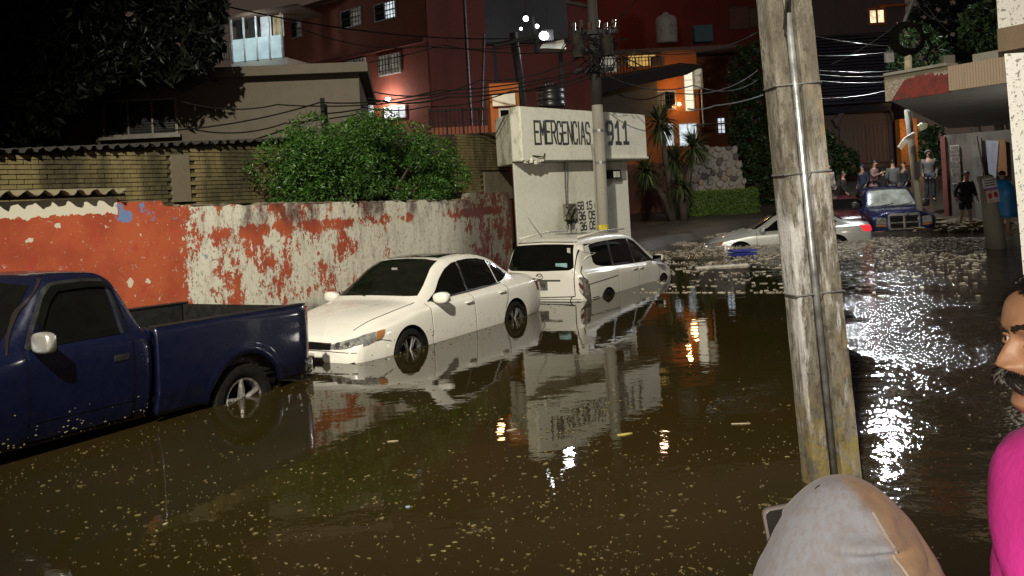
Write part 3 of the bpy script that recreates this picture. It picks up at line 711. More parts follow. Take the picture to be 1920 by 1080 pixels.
for s_, r_ in (('58 15 6', (1083, 378, 1119, 392)), ('36 05', (1085, 397, 1116, 411)), ('36 05', (1088, 416, 1117, 430)), ('56', (1066, 402, 1081, 416))):
    a = rect(MBo, *r_, yb); painted_text(s_, bo, *a, M_ink, y=yb-.006, wgt=.30, gap=.35)
# conduit, meter and tangle of wire
x0, z0 = hit(MBo, 1060, 385, yb); m = MB()
m.tube([(hit(MBo, 1057, 306, yb)[0], yb-.03, zb_), (hit(MBo, 1058, 350, yb)[0], yb-.03, hit(MBo, 1058, 350, yb)[1]), (x0, yb-.03, z0)], .018, 6)
m.tube([(hit(MBo, 1063, 306, yb)[0], yb-.03, zb_), (hit(MBo, 1062, 350, yb)[0], yb-.03, hit(MBo, 1062, 350, yb)[1]), (x0+.06, yb-.03, z0)], .012, 6)
m.tube([(hit(MBo, 1068, 418, yb)[0], yb-.03, hit(MBo, 1068, 418, yb)[1]), (hit(MBo, 1069, 460, yb)[0], yb-.03, 0)], .016, 6)
m.build('conduit', M_steel, bo)
a = rect(MBo, 1055, 382, 1073, 412, yb); MB().box(((a[0]+a[2])/2, yb-.07, (a[1]+a[3])/2), (a[2]-a[0], .13, a[3]-a[1])).build('meter_box', plain('rusty_meter_box', (.17, .16, .12), .6, scale=14, var=.5), bo, bevel=.015)
m = MB(); random.seed(5)
for i in range(7):
    pts = [(a[0]+random.uniform(-.06, .3), yb-.15+random.uniform(-.03, .05), a[1]+random.uniform(-.2, .4)) for _ in range(5)]; m.tube(pts, .008, 5)
m.build('loose_wire', M_cable, bo)
a = rect(MBo, 1136, 319, 1152, 335, yb); xm, zm = (a[0]+a[2])/2, (a[1]+a[3])/2
MB().box((xm, yb-.10, zm), (a[2]-a[0], .2, a[3]-a[1])).build('floodlight', M_darkm, bo, bevel=.02)
MB().box((xm-.03, yb-.205, zm-.01), ((a[2]-a[0])*.7, .012, (a[3]-a[1])*.7)).build('floodlight_lens', plain('flood_lens', (.65, .65, .6), .15, coat=1), bo)
a = rect(MBo, 1155, 320, 1173, 337, yb)
MB().box(((a[0]+a[2])/2, yb-.01, (a[1]+a[3])/2), (a[2]-a[0], .03, a[3]-a[1])).build('vent', stained('vent_grey', (.22, .22, .18), (.1, .1, .08), 5), bo)
a = hit(MBo, 998, 292, -.02); m = MB().tube([(a[0], -.03, a[1]), (a[0]+.3, -.10, a[1]-.03), (a[0]+.42, -.05, a[1]+.05)], .014, 5).build('bent_bracket', M_darkm, bo)
# broken render lumps under the head's left corner
m = MB()
for i in range(26):
    k = random.random(); m.blob((.02+.1*random.random()+k*.6, .1*random.random()-.02, zb_+random.uniform(-.03, .05)), (random.uniform(.02, .07),)*3, 6, 4, jit=.4)
setp(m.build('broken_render', M_boothd, bo), kind='stuff')

# ------------------------------------------------------------------ utility poles and lines
random.seed(11)
pb = PZ(1131, 462) if False else P(1131, 450, 20.0); pt_ = P(1108, -40, 20.0)
up = thing('utility_pole', 'grey concrete utility pole with transformers standing before the booth', 'utility pole', (pb.x, 20, 0))
M_conc = stained('pole_concrete', (.30, .285, .24), (.13, .12, .09), 3, .25, .7, .4)
MB().tube([Vector((pb.x+.01, 20, -.4)), P(1119.5, 196, 20.0)], lambda k: .135-.015*k, 14).build('shaft', M_conc, up, world=True, smooth=True)
MB().tube([P(1119.5, 197, 20.0), pt_], lambda k: .121-.02*k, 14).build('upper_shaft', stained('shaded_pole_top', (.030, .027, .024), (.012, .011, .010), 3, .3), up, world=True, smooth=True)  # pole top beyond the lamp's cutoff: its shade is put into a dark colour
q = P(1130, 426, 20.0); MB().cyl(q-Vector((0, 0, .06)), q+Vector((0, 0, .06)), .142, n=14).build('yellow_band', plain('yellow_paint', (.50, .42, .03), .6, var=.4, scale=20), up, world=True)
for vv in (305, 245): 
    q = P(1122+(vv-245)*.05, vv, 20.0); MB().cyl(q-Vector((0, 0, .03)), q+Vector((0, 0, .03)), .13, n=14).build('strap', M_steel, up, world=True)
MB().tube([P(1109, 270, 19.85), P(1114, 300, 19.84), P(1119, 430, 19.84)], .03, 6).build('conduit', M_conc, up, world=True)
for vv, w2 in ((62, 44), (97, 30), (133, 36)):
    q = P(1113, vv, 20.0); MB().box(q+Vector((0, -.13, 0)), (w2*2/F*20, .09, .09)).build('crossarm', M_darkm, up, world=True)
for k in range(6):
    q = P(1076+k*15, 57-(k % 2)*6, 19.87); MB().cyl(q, q+Vector((0, 0, .16)), .04, .055, 8).build('insulator', plain('insulator', (.05, .03, .022), .3), up, world=True)
def transformer(u, v0, v1, hw, lab):
    hw *= .78
    a = P(u, v1, 19.6); h = (v1-v0)/F*19.6; r = hw/F*19.6; m = MB()
    m.grid([[(a.x+q*cos(2*pi*j/14), a.y+q*sin(2*pi*j/14), a.z+z) for j in range(14)] for q, z in ((0, 0), (r, 0), (r, h*.9), (r*.85, h), (0, h))], True)
    o = m.build('transformer', plain('transformer_paint', (.020, .018, .015), .8, var=.5, spec=.1), up, world=True, smooth=True, sharp=40)
    for dx in (-r*.5, r*.5): MB().cyl((a.x+dx, a.y, a.z+h), (a.x+dx, a.y, a.z+h+.18), .03, n=6).build('bushing', M_darkm, o, world=True)
transformer(1085, 62, 108, 15, 'left'); transformer(1140, 66, 104, 13, 'r')
m = MB()
for i in range(16):
    pts = [P(1113+random.gauss(0, 26), random.uniform(50, 150), 19.8+random.uniform(-.3, .1)) for _ in range(4)]; m.tube(pts, .015, 5)
m.build('jumper_cable', M_cable, up, world=True)
# second pole
pq = P(990, 260, 29)
p2 = thing('utility_pole', 'dark utility pole with crossarm left of the concrete one', 'utility pole', (pq.x, 29, 0))
MB().tube([Vector((pq.x+.1, 29, 0)), P(975, 150, 29), P(962, 62, 29)], .14, 10).build('shaft', M_darkm, p2, world=True, smooth=True)
MB().box(P(965, 77, 28.8), (76/F*29, .12, .12), Matrix.Rotation(R(-9), 3, 'Y')).build('crossarm', M_darkm, p2, world=True)
MB().tube([P(1006, 98, 29.2), P(1002, 30, 29.2)], .09, 8).build('mast', M_darkm, p2, world=True)
for (u_, v_, r_, lab, pw) in ((986, 35, .085, 'highest small white lamp of the cluster above the booth', 6), (1007, 49, .06, 'small white lamp right of the cluster above the booth', 3), (977, 54, .045, 'lowest small white lamp of the cluster above the booth', 3)):
    q = P(u_, v_, 29.); t = thing('lamp', lab, 'lamp', q, group='small white lamps above the booth')
    MB().blob((0, 0, 0), (r_, r_, r_), 10, 8).build('bulb', M_lampw, t); MB().cyl((0, 0, r_), (0, 0, r_+.12), r_*.7, r_*.4, 8).build('cap', M_darkm, t)
q = P(1020, 67, 30.5); t = thing('floodlight', 'white floodlight glowing over a pale roof left of the transformers', 'floodlight', q)
MB().blob((0, 0, 0), (.16, .1, .14), 10, 8).build('lens', M_lampw, t); MB().box((.12, .12, .02), (.4, .2, .36)).build('housing', M_darkm, t)
light('rooftop_floodlight_light', 'POINT', P(1024, 70, 30.1), 70, (.95, .97, 1), .1)
m = MB(); m.prism([P(1012, 90, 31.5), P(1062, 92, 31.5), P(1056, 72, 31.5), P(1018, 82, 31.5)], (0, .8, 0)); solo(m.build('pale_roof', M_booth), 'pale gable lit by the floodlight above the rooftops', 'roof')

def cable(pts, sag=.3, r=.012, mat=None, lab=None, cat='cable', grp='overhead cables', n=14):
    out = []
    for a, b in zip(pts[:-1], pts[1:]):
        for i in range(n):
            k = i/n; p = a.lerp(b, k); p.z -= sag*4*k*(1-k); out.append(p)
    out.append(pts[-1]); return solo(MB().tube(out, r, 5).build('overhead_cable', mat or M_cable), lab, cat, grp)
Y = 20
cl = [
 ([P(392, 4, 24), P(960, 72, 28.6)], .3, .022, 'dark cable crossing the sky from upper left to the dark pole'),
 ([P(560, 52, 20), P(800, 86, 22), P(1106, 60, 20)], .2, .014, 'cable in front of the upper windows of the terracotta block'),
 ([P(540, 128, 22), P(830, 84, 22), P(1100, 92, 20)], .15, .014, 'cable running along the ledge of the terracotta block'),
 ([P(700, 172, 19), P(900, 150, 19.6), P(1108, 96, 20)], .2, .014, 'cable below the lower window of the terracotta block'),
 ([P(300, 246, 17), P(600, 192, 18), P(820, 170, 19), P(1108, 128, 20)], .1, .016, 'lower cable crossing the grey house toward the transformers'),
 ([P(340, 190, 17), P(520, 196, 17.6), P(840, 176, 19), P(1108, 130, 20)], .12, .014, 'upper cable crossing the grey house toward the transformers'),
 ([P(690, 184, 19), P(840, 182, 19.6), P(1108, 140, 20)], .12, .018, 'thick cable just above the bush leading to the pole'),
 ([P(660, 196, 19), P(800, 200, 19.6), P(960, 170, 20), P(1108, 146, 20)], .1, .014, 'lowest cable sagging above the bush'),
 ([P(1118, 132, 20), P(1300, 160, 24), P(1420, 150, 30)], .25, .016, 'cable from the pole past the lit stair window'),
 ([P(1118, 150, 20), P(1250, 172, 22), P(1420, 132, 28)], .3, .016, 'cable from the pole in front of the sloping roof'),
 ([P(1118, 64, 20), P(1200, -10, 19)], .1, .014, 'cable rising steeply from the pole top to the right'),
 ([P(1118, 110, 20), P(1190, 95, 22), P(1420, 60, 26)], .3, .013, 'cable from the pole across the pale tank'),
 ([P(1290, 204, 22), P(1340, 198, 24), P(1430, 178, 28)], .05, .02, 'pale cable left of the big pole at roof height'),
]
for pts, sg, r_, lb in cl: cable(pts, sg, r_, M_cable if 'pale cable' not in lb else M_cableg, lb)
for (a, b, lb) in (((1520, 104), (1700, 92), 'topmost shining cable right of the big pole'), ((1520, 130), (1690, 131), 'brightest shining cable right of the big pole'), ((1520, 138), (1700, 140), 'second bright cable right of the big pole'),
                   ((1522, 149), (1668, 152), 'straight shining cable just above the canopy level'), ((1524, 184), (1662, 170), 'lowest shining cable right of the big pole'), ((1520, 66), (1720, 88), 'thin cable high right of the big pole'), ((1690, 40), (1560, 120), 'thin slanting cable under the street lamp'), ((1730, 0), (1780, 60), 'cable dropping into the trees at upper right'), ((1712, 0), (1760, 40), 'second cable dropping into the trees at upper right')):
    cable([P(a[0], a[1], 25.5), P(b[0], b[1], 26)], .08, .011, M_cableg, lb)
# ------------------------------------------------------------------ vegetation
random.seed(21)
# bush spilling over the painted wall
BC = ST(12.15, -10.45, 2.55)
def poly_in(px, py, poly):
    c = False; j = len(poly)-1
    for i in range(len(poly)):
        if (poly[i][1] > py) != (poly[j][1] > py) and px < (poly[j][0]-poly[i][0])*(py-poly[i][1])/(poly[j][1]-poly[i][1])+poly[i][0]: c = not c
        j = i
    return c
lumps = []
for i in range(60):
    s = random.uniform(10.9, 15.7); k = (s-10.55)/5.35
    ht = 1.38*max(.05, sin(pi*min(1, max(0, k**.85)))**.55)*1.06
    lumps.append((s, random.uniform(-10.9, -9.95), random.uniform(2.02, 2.0+ht*.86), random.uniform(.24, .46)))
def samp_bush():
    s, t, z, r = random.choice(lumps); d = Vector((random.gauss(0, 1), random.gauss(0, 1), random.gauss(0, 1))).normalized()*r*random.uniform(.75, 1.12)
    z2 = z+d.z*.85
    if z2 < 1.86: z2 = 1.86+random.random()*.15
    return ST(s+d.x, min(t+d.y, -9.55), z2), random.choice((1, 1, 1, .7, 1.25))
bush = thing('bush', 'big dense green bush spilling over the peeling street wall', 'bush', ST(12.3, -10.4, 0))
leaf_cloud('foliage', M_leaf, 46000, samp_bush, .064, bush)
m = MB()
for i in range(26):
    s, t, z, r = random.choice(lumps); a = ST(12.5+random.uniform(-.4, .4), -10.4, .6); m.tube([a, a.lerp(ST(s, t, z), .6)+Vector((0, 0, .25)), ST(s, t, z)], lambda k: .035-.026*k, 5)
setp(m.build('branches', M_bark, bush, world=True), kind='stuff')
# big dark tree, upper left
tp = [(-60, -60), (425, -60), (418, 20), (405, 60), (412, 100), (392, 112), (380, 128), (350, 132), (330, 148), (290, 138), (262, 150), (225, 142), (205, 160), (180, 165), (150, 195), (120, 205), (108, 240), (80, 250), (70, 290), (20, 300), (-60, 320)]
holes = [(165, 10, 9), (245, 30, 14), (200, 90, 10), (330, 80, 12), (315, 110, 9), (100, 140, 7), (175, 138, 7), (145, 40, 6), (345, 135, 6), (60, 185, 6), (290, 60, 6)]
def samp_tree():
    while True:
        u = random.uniform(-60, 430); v = random.uniform(-60, 320)
        if not poly_in(u+random.gauss(0, 7), v+random.gauss(0, 7), tp): continue
        if any((u-a)**2+(v-b)**2 < (r*1.2)**2 for a, b, r in holes) and random.random() < .93: continue
        if sin(u*.09+v*.05)*sin(v*.11-u*.03) > .86: continue
        return P(u, v, random.uniform(16.3, 17.8)), 1
tr = thing('tree', 'large almost black tree overhanging the top left corner', 'tree', (-13, 17.2, 0))
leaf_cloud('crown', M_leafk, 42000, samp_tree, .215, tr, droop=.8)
m = MB(); m.tube([(-13, 17.2, .2), (-12.7, 17.1, 3), (-12, 17, 6), (-11, 16.9, 9)], lambda k: .3-.17*k, 10)
m.build('trunk', M_bark, tr, world=True, smooth=True)
m = MB()
for (a, b) in (((40, 120), (360, 60)), ((0, 60), (300, 130)), ((60, 20), (390, 90)), ((-20, 200), (140, 190)), ((60, 160), (280, 150)), ((100, 0), (250, 150))):
    p0 = P(-150, 60, 17.4); m.tube([p0, P(a[0], a[1], 17.2), P(*[(a[i]+b[i])/2+random.uniform(-12, 12) for i in (0, 1)], 17.1), P(b[0], b[1], 17.0)], lambda k: .10-.08*k, 6)
m.build('limb', M_bark, tr, world=True)

def yucca(lab, base, heads, h):
    t = thing('yucca_tree', lab, 'tree', (base.x, base.y, ter(base.x, base.y)), group='yucca trees')
    m = MB()
    for hd, r in heads: m.tube([Vector((base.x, base.y, ter(base.x, base.y)-.1)), Vector((base.x*.7+hd.x*.3, base.y*.7+hd.y*.3, hd.z*.5)), hd], lambda k: .17-.06*k, 8)
    m.build('trunk', M_bark, t, world=True, smooth=True)
    for hd, r in heads:
        m = MB()
        for i in range(210):
            el = random.uniform(-1.25, 1.35); az = random.uniform(0, 2*pi); L = r*random.uniform(.75, 1.1)
            d = Vector((cos(el)*cos(az), cos(el)*sin(az), sin(el))); sd = d.cross(Vector((0, 0, 1)))
            if sd.length < .1: sd = Vector((1, 0, 0))
            sd = sd.normalized()*.035; tip = hd+d*L+Vector((0, 0, -.28*L*(1-abs(sin(el)))-.1*L)); mid = hd+d*L*.5+Vector((0, 0, .02)); b = len(m.v)
            m.v += [hd+d*.08-sd, hd+d*.08+sd, mid+sd*1.2, mid-sd*1.2, tip]; m.f += [(b, b+1, b+2, b+3), (b+3, b+2, b+4)]; m.m += [0, 0]
        m.build('leaf_crown', M_yucca, t, world=True)
y1 = P(1262, 418, 41.3)
yucca('taller yucca with two heads directly right of the booth', y1, [(P(1238, 232, 41), 1.25), (P(1212, 322, 40.6), 1.1), (P(1262, 300, 41.6), 1.05)], 4)
y2 = P(1282, 420, 41.0)
yucca('shorter yucca leaning right in front of the stone wall', y2, [(P(1301, 276, 40.8), 1.15), (P(1276, 350, 40.6), .8)], 3)
# low plant by the hedge
def tuft(lab, c, n, L, mat=None):
    m = MB()
    for i in range(n):
        az = random.uniform(0, 2*pi); el = random.uniform(.5, 1.4); d = Vector((cos(el)*cos(az), cos(el)*sin(az), sin(el))); sd = Vector((-sin(az), cos(az), 0))*.03; l = L*random.uniform(.6, 1.1); b = len(m.v)
        m.v += [c-sd, c+sd, c+d*l*.6+sd, c+d*l*.6-sd, c+d*l+Vector((d.x, d.y, -.4))*l*.3]; m.f += [(b, b+1, b+2, b+3), (b+3, b+2, b+4)]; m.m += [0, 0]
    return solo(m.build('plant', mat or M_yucca), lab, 'plant')
tuft('spiky plant at the left end of the clipped hedge', P(1268, 412, 42.5), 70, 1.2)
# hedge
ha, hb = P(1287, 416, 43.5), P(1426, 416, 43.5)
hz = P(1350, 360, 43.5).z
hg = thing('hedge', 'clipped light green hedge in front of the rubble stone wall', 'hedge', (ha.x, 43.5, ter(ha.x, 43.5)))
MB().box(((ha.x+hb.x)/2, 44.0, hz/2), (hb.x-ha.x-.2, .8, hz)).build('core', M_leafm, hg, world=True)
def samp_hedge():
    k = random.random(); z = random.uniform(0, hz+.05); y = 43.55+random.gauss(0, .06)
    if random.random() < .3: z = hz+random.gauss(0, .06); y = random.uniform(43.5, 44.4)
    return Vector((ha.x+(hb.x-ha.x)*k, y, z)), 1
leaf_cloud('foliage', M_leafh, 9000, samp_hedge, .10, hg)
# maroon retaining wall and rubble stone wall
Mrt = frame_M(Vector((P(1176, 400, 45.5).x, 45.5, 0)), Vector((1, 0, 0)))
x0, z0, x1, z1 = rect(Mrt, 1176, 306, 1300, 425)
o = MB(Mrt).box(((x0+x1)/2, .2, z1/2), (x1-x0, .4, z1)).build('retaining_wall', stained('maroon_render', (.10, .035, .022), (.045, .02, .014), .8)); solo(o, 'dark maroon retaining wall behind the yuccas', 'wall')
Ms = frame_M(Vector((P(1290, 400, 45).x, 45, 0)), Vector((1, 0, 0)))
sw = thing('stone_wall', 'pale rubble stone wall rising behind the clipped hedge', 'wall', M=Ms)
outl = [hit(Ms, *q) for q in ((1292, 385), (1296, 345), (1300, 300), (1306, 276), (1378, 275), (1388, 315), (1396, 345), (1398, 385))]
MB().prism([(x, 0, z) for x, z in outl], (0, .5, 0)).build('mortar_bed', stained('rubble_mortar', (.26, .23, .19), (.14, .12, .09), 2), sw, fix=True)
M_stone = [stained('rubble_stone_pale', (.27, .24, .20), (.15, .13, .105), 3), stained('rubble_stone_brown', (.26, .20, .15), (.14, .10, .075), 3), stained('rubble_stone_dark', (.10, .08, .07), (.05, .04, .035), 3)]
sm = []
for k in range(12):
    m = MB(); nk = random.choice((5, 6, 7, 8)); a0 = random.uniform(0, 6)
    pl_ = [(.5*random.uniform(.78, 1.15)*cos(a0+2*pi*j/nk), 0, .5*random.uniform(.78, 1.15)*sin(a0+2*pi*j/nk)) for j in range(nk)]
    m.grid([[Vector(p) for p in pl_], [Vector(p)*.96+Vector((0, -.16, 0)) for p in pl_], [Vector(p)*.74+Vector((0, -.26-.05*random.random(), 0)) for p in pl_], [Vector((0, -.29, 0))]*nk], True)
    o = m.build('stone', M_stone[(0, 0, 0, 1, 1, 0, 2, 0, 1, 0, 1, 2)[k]]); sm.append(o.data); bpy.data.objects.remove(o)
pts = []
for i in range(9000):
    u, v = random.uniform(1288, 1402), random.uniform(272, 372); x, z = hit(Ms, u, v); dd = .245+.12*(sin(u*.7)*sin(v*.9)*.5+.5)
    if poly_in(x, z, outl) and all((x-a_)**2+(z-b_)**2 > ((dd+r_)*.5)**2*1.12 for a_, b_, r_ in pts): pts.append((x, z, dd))
for x, z, dd in pts:
    o = bpy.data.objects.new('stone', random.choice(sm)); COL.objects.link(o); o.parent = sw
    o.location = (x, 0, z); o.scale = (dd*random.uniform(1.25, 1.5), .42, dd*random.uniform(1.12, 1.3)); o.rotation_euler = (0, random.uniform(-3, 3), 0)
# stained emblem strokes on the stone wall: darker stones already above
def tree_blob(name, lab, poly, Y0, Y1, n, size, mat, trunk_u=None, cat='tree', grp=None):
    us = [p[0] for p in poly]; vs_ = [p[1] for p in poly]; Ym = (Y0+Y1)/2
    base = P(trunk_u or (min(us)+max(us))/2, max(vs_), Ym); t = thing(name, lab, cat, (base.x, Ym, ter(base.x, Ym)), group=grp)
    ph = random.uniform(0, 6)
    def s():
        while True:
            u = random.uniform(min(us), max(us)); v = random.uniform(min(vs_), max(vs_))
            if poly_in(u+random.gauss(0, 4), v+random.gauss(0, 4), poly) and sin(u*.14+v*.05+ph)*sin(v*.16-u*.04) < .62: return P(u, v, random.uniform(Y0, Y1)), random.choice((.7, 1, 1.2))
    leaf_cloud('crown', mat, n, s, size, t)
    c = P((min(us)+max(us))/2, (min(vs_)+max(vs_))/2, Ym); m = MB().tube([(base.x, Ym, ter(base.x, Ym)-.2), (base.x*.6+c.x*.4, Ym, (base.z+c.z)/2), c], lambda k: .22-.12*k, 8)
    for i in range(7):
        q = P(random.uniform(min(us), max(us)), random.uniform(min(vs_), (min(vs_)+max(vs_))/2), Ym); m.tube([c.lerp(Vector((base.x, Ym, base.z)), .3), c.lerp(q, .5), q], lambda k: .08-.06*k, 5)
    m.build('trunk', M_bark, t, world=True); return t
tree_blob('cypress_tree', 'tall dark evergreen between the stone wall and the big pole', [(1375, 395), (1392, 300), (1362, 260), (1370, 200), (1362, 140), (1385, 90), (1420, 80), (1470, 60), (1475, 395)], 45.5, 48, 16000, .22, M_leafm)
tree_blob('garden_tree', 'dark bushy tree between the big pole and the brown garage', [(1530, 330), (1530, 262), (1548, 240), (1568, 262), (1590, 280), (1612, 292), (1612, 330)], 40, 42, 6000, .16, M_leafm)
tree_blob('street_tree', 'leafy tree lit green above the end of the canopy', [(1662, 128), (1664, 96), (1690, 84), (1688, 62), (1722, 40), (1756, 60), (1790, 88), (1788, 120), (1740, 132), (1700, 150)], 34, 36, 2600, .17, M_leafm, 1850)
tree_blob('dark_tree', 'dark tree filling the sky above the canopy', [(1690, 60), (1720, 0), (1740, -40), (1900, -40), (1900, 120), (1790, 132), (1770, 100), (1730, 60)], 38, 41, 12000, .24, M_leafk, 1880)
tree_blob('shade_tree', 'dim green tree behind the canopy near the white wall', [(1795, 120), (1800, 30), (1840, 0), (1880, 10), (1880, 110)], 36, 37.6, 3800, .19, M_leafm, 1900)
tree_blob('shrub', 'dark shrub behind the grey canopy post', [(1725, 330), (1722, 255), (1740, 228), (1768, 240), (1772, 330)], 36, 37, 3500, .14, M_leafm, cat='shrub')

# ------------------------------------------------------------------ background street at right
Mg = frame_M(Vector((P(1500, 300, 47).x, 47, 0)), Vector((1, .03, 0)))
ga = thing('garage_house', 'brown house with a wide double garage door at the end of the street', 'house', M=Mg)
x0 = hit(Mg, 1490, 200)[0]; x1 = hit(Mg, 1674, 250)[0]; z1 = hit(Mg, 1590, 196)[1]
MB().box(((x0+x1)/2, 3, z1/2), (x1-x0, 6, z1)).build('wall', M_brownw, ga)
a = rect(Mg, 1576, 236, 1668, 306)
M_door = stained('brown_garage_door', (.13, .085, .062), (.08, .055, .04), .6, 1, .5, .1)
for i in range(2):
    w2 = (a[2]-a[0])/2; dr = MB().box((a[0]+w2*(i+.5), -.06, (a[1]+a[3])/2), (w2-.04, .08, a[3]-a[1])).build('garage_door', M_door, ga)
    for j in range(6): MB().box((a[0]+w2*i+w2*(j+.5)/6, -.115, (a[1]+a[3])/2), (w2/6-.03, .03, a[3]-a[1]-.1)).build('slat', M_door, dr)
for s_ in (0, 1): MB().box((a[0] if s_ == 0 else a[2], -.12, (a[1]+a[3])/2), (.18, .2, a[3]-a[1])).build('door_jamb', M_plum, ga)
c1 = hit(Mg, 1602, 205); c2 = hit(Mg, 1640, 204)
MB().prism([(a[0]-.3, -.15, a[3]), (c1[0]-.6, -.15, c1[1]), (c2[0]+.6, -.15, c2[1]), (a[2]+.1, -.15, a[3]+.1), (a[2]+.1, -.15, a[3]+.5), (c2[0], -.15, c2[1]+.5), (c1[0], -.15, c1[1]+.5), (a[0]-.5, -.15, a[3]+.4)], (0, -.3, 0)).build('door_hood', M_plum, ga)
MB().box((hit(Mg, 1690, 260)[0], -.6, hit(Mg, 1690, 225)[1]/2), (hit(Mg, 1706, 260)[0]-hit(Mg, 1674, 260)[0], .5, hit(Mg, 1690, 225)[1])).build('orange_wall', plain('bright_orange_render', (.62, .22, .04), .85), ga)
light('garage_lamp_light', 'POINT', Mg @ Vector((hit(Mg, 1688, 250)[0], -1.9, hit(Mg, 1688, 250)[1])), 22, (1, .62, .25), .1)
# tiled roof above, uneven tile courses
m = MB()
for r_ in range(22):
    za = 196-r_*6.0; pa, pb_ = P(1500, za, 46+r_*.45), P(1672, za-6, 46+r_*.45)
    m.box((pa+pb_)/2, ((pb_-pa).length, .5, .12), Matrix.Rotation(-.0, 3, 'X'))
M_tileg = stained('glossy_dark_tile', (.030, .030, .040), (.014, .014, .018), 6, 1, .6, .5, rough=.22)
sh = m.build('tile_course', M_tileg, ga, world=True); setp(sh, kind='stuff')
MB().prism([P(1490, 200, 46.3), P(1672, 192, 46.3), P(1672, 66, 56), P(1490, 70, 56)], (0, .3, -.4)).build('roof', M_tileg, ga, world=True)
Mu = frame_M(Vector((P(1520, 40, 57).x, 57, 0)), Vector((1, .03, 0)))
uh = thing('hill_house', 'plum coloured upper house with one bright window beside the street lamp', 'house', M=Mu)
x0 = hit(Mu, 1515, 60)[0]; x1 = hit(Mu, 1700, 60)[0]; z1 = hit(Mu, 1600, -60)[1]
MB().box(((x0+x1)/2, 3, z1/2), (x1-x0, 6, z1)).build('wall', M_plum, uh)
window(uh, *rect(Mu, 1628, 17, 1659, 45), 2, 1, M_lit, M_orange, y=-.02, t=.16)
MB().box((hit(Mu, 1672, 14)[0], -.2, hit(Mu, 1672, 12)[1]), (1.7, .4, .14)).build('awning', M_orange, uh)
# street lamp on its pole
lp = thing('street_lamp', 'lit street lamp above the far street at the top edge', 'street lamp', (P(1500, 300, 30).x, 30.3, ter(10, 30.3)))
xx = P(1500, 300, 30).x
MB().tube([(xx, 30.3, -.3), (xx, 30.3, 8.3)], lambda k: .11-.04*k, 10).build('post', M_steel, lp, world=True, smooth=True)
MB().tube([(xx, 30.3, 8.0), (xx+.9, 30.15, 8.3), (FAR[0]-.2, 30, FAR[2]+.12)], .035, 8).build('arm', M_steel, lp, world=True)
MB().blob((FAR[0], 30, FAR[2]+.1), (.36, .16, .10), 12, 6).build('lamp_head', M_steel, lp, world=True, smooth=True)
MB().blob((FAR[0], 30, FAR[2]+.0), (.20, .12, .09), 12, 6).build('lamp_glass', M_lamp, lp, world=True, smooth=True)
# key street lamp and shop lamp behind the camera
kx, ky, kz = KEY
lp = thing('street_lamp', 'street lamp standing behind the viewer', 'street lamp', (kx-1.2, ky-.6, -.3))
MB().tube([(kx-1.2, ky-.6, -.5), (kx-1.2, ky-.6, kz+.3), (kx-.7, ky-.35, kz+.55), (kx, ky, kz+.25)], .06, 8).build('post', M_steel, lp, world=True)
MB().blob((kx, ky, kz+.28), (.34, .22, .10), 12, 6).build('lamp_head', M_steel, lp, world=True)
kx, ky, kz = NEAR
sl = thing('wall_lamp', 'small lamp on a bracket post behind the viewer', 'lamp', (kx-.5, ky-.4, -.2))
MB().tube([(kx-.5, ky-.4, -.4), (kx-.5, ky-.4, kz+.2), (kx, ky, kz+.22)], .04, 8).build('post', M_steel, sl, world=True)
MB().cyl((kx, ky, kz+.25), (kx, ky, kz+.14), .07, .16, 12).build('shade', M_steel, sl, world=True)

# ------------------------------------------------------------------ corner shop canopy at right
Zc = 3.05
def onz(u, v, z): return PZ(u, v, z)
A = onz(1665, 187, Zc); Bp = onz(1990, 140, Zc); C = onz(1779, 241, Zc)
cnp = thing('shop_canopy', 'concrete shop canopy with peeling red end at upper right', 'canopy', (A.x, A.y, 0))
Bo = Bp+Vector((7, -1, 0)); Co = C+Vector((8, -2, 0))
MB().prism([A, C, Co, Bo, Bp][::-1], (0, 0, .30)).build('slab', M_soffit, cnp, world=True)
dAB = (Bp-A); L = dAB.length; MA = frame_M(A+Vector((0, 0, 0)), dAB)
# fascia slabs along the street edge: left stone-chip end, red peeled patch, ribbed beige tiles
def mk_fascia():
    n = NT('canopy_fascia_paint'); x, y, z = n.sep(n.co()); 
    lo = n.ma('MULTIPLY_ADD', n.noise(2.4, 5, .6, n.co(sz=.6)), .75, -.12); 
    inr = n.ma('MULTIPLY', n.ma('GREATER_THAN', x, n.ma('MULTIPLY_ADD', z, .9, .14)), n.ma('LESS_THAN', z, lo))
    c = n.mix(n.step(n.noise(30, 5, .7), .4, .6), (.30, .26, .21), (.16, .13, .10)); c = n.mix(inr, c, n.mix(n.step(n.noise(9, 6, .7), .4, .65), (.15, .022, .016), (.07, .02, .014)))
    c = n.mix(n.step(z, .27, .34), c, (.09, .08, .055))
    n.set('Base Color', c).set('Roughness', .85); n.bump(n.noise(40, 4), .5, .01); return n.mat
MAe = thing('canopy_fascia', 'canopy front edge with a red peeled end and ribbed beige tiles', 'fascia', M=MA)
xr = hit(MA, 1779, 150, -.03)[0]
MB().box((xr/2, -.03, .17), (xr, .06, .40)).build('peeled_panel', mk_fascia(), MAe)
M_rib = stained('ribbed_beige_tile', (.28, .215, .155), (.15, .115, .08), 4, .2, .6)
n = 0; x = xr+.01
while x < L:
    wd = .046; MB().box((x+wd/2, -.03, .18), (wd-.012, .06, .37)).build('tile', M_rib, MAe); x += wd; n += 1
MB().box((xr/2, .06, .40), (xr, .3, .05)).build('top_edge', M_slab, MAe, bevel=.01)
# side fascia along A-C
MC = frame_M(A, C-A)
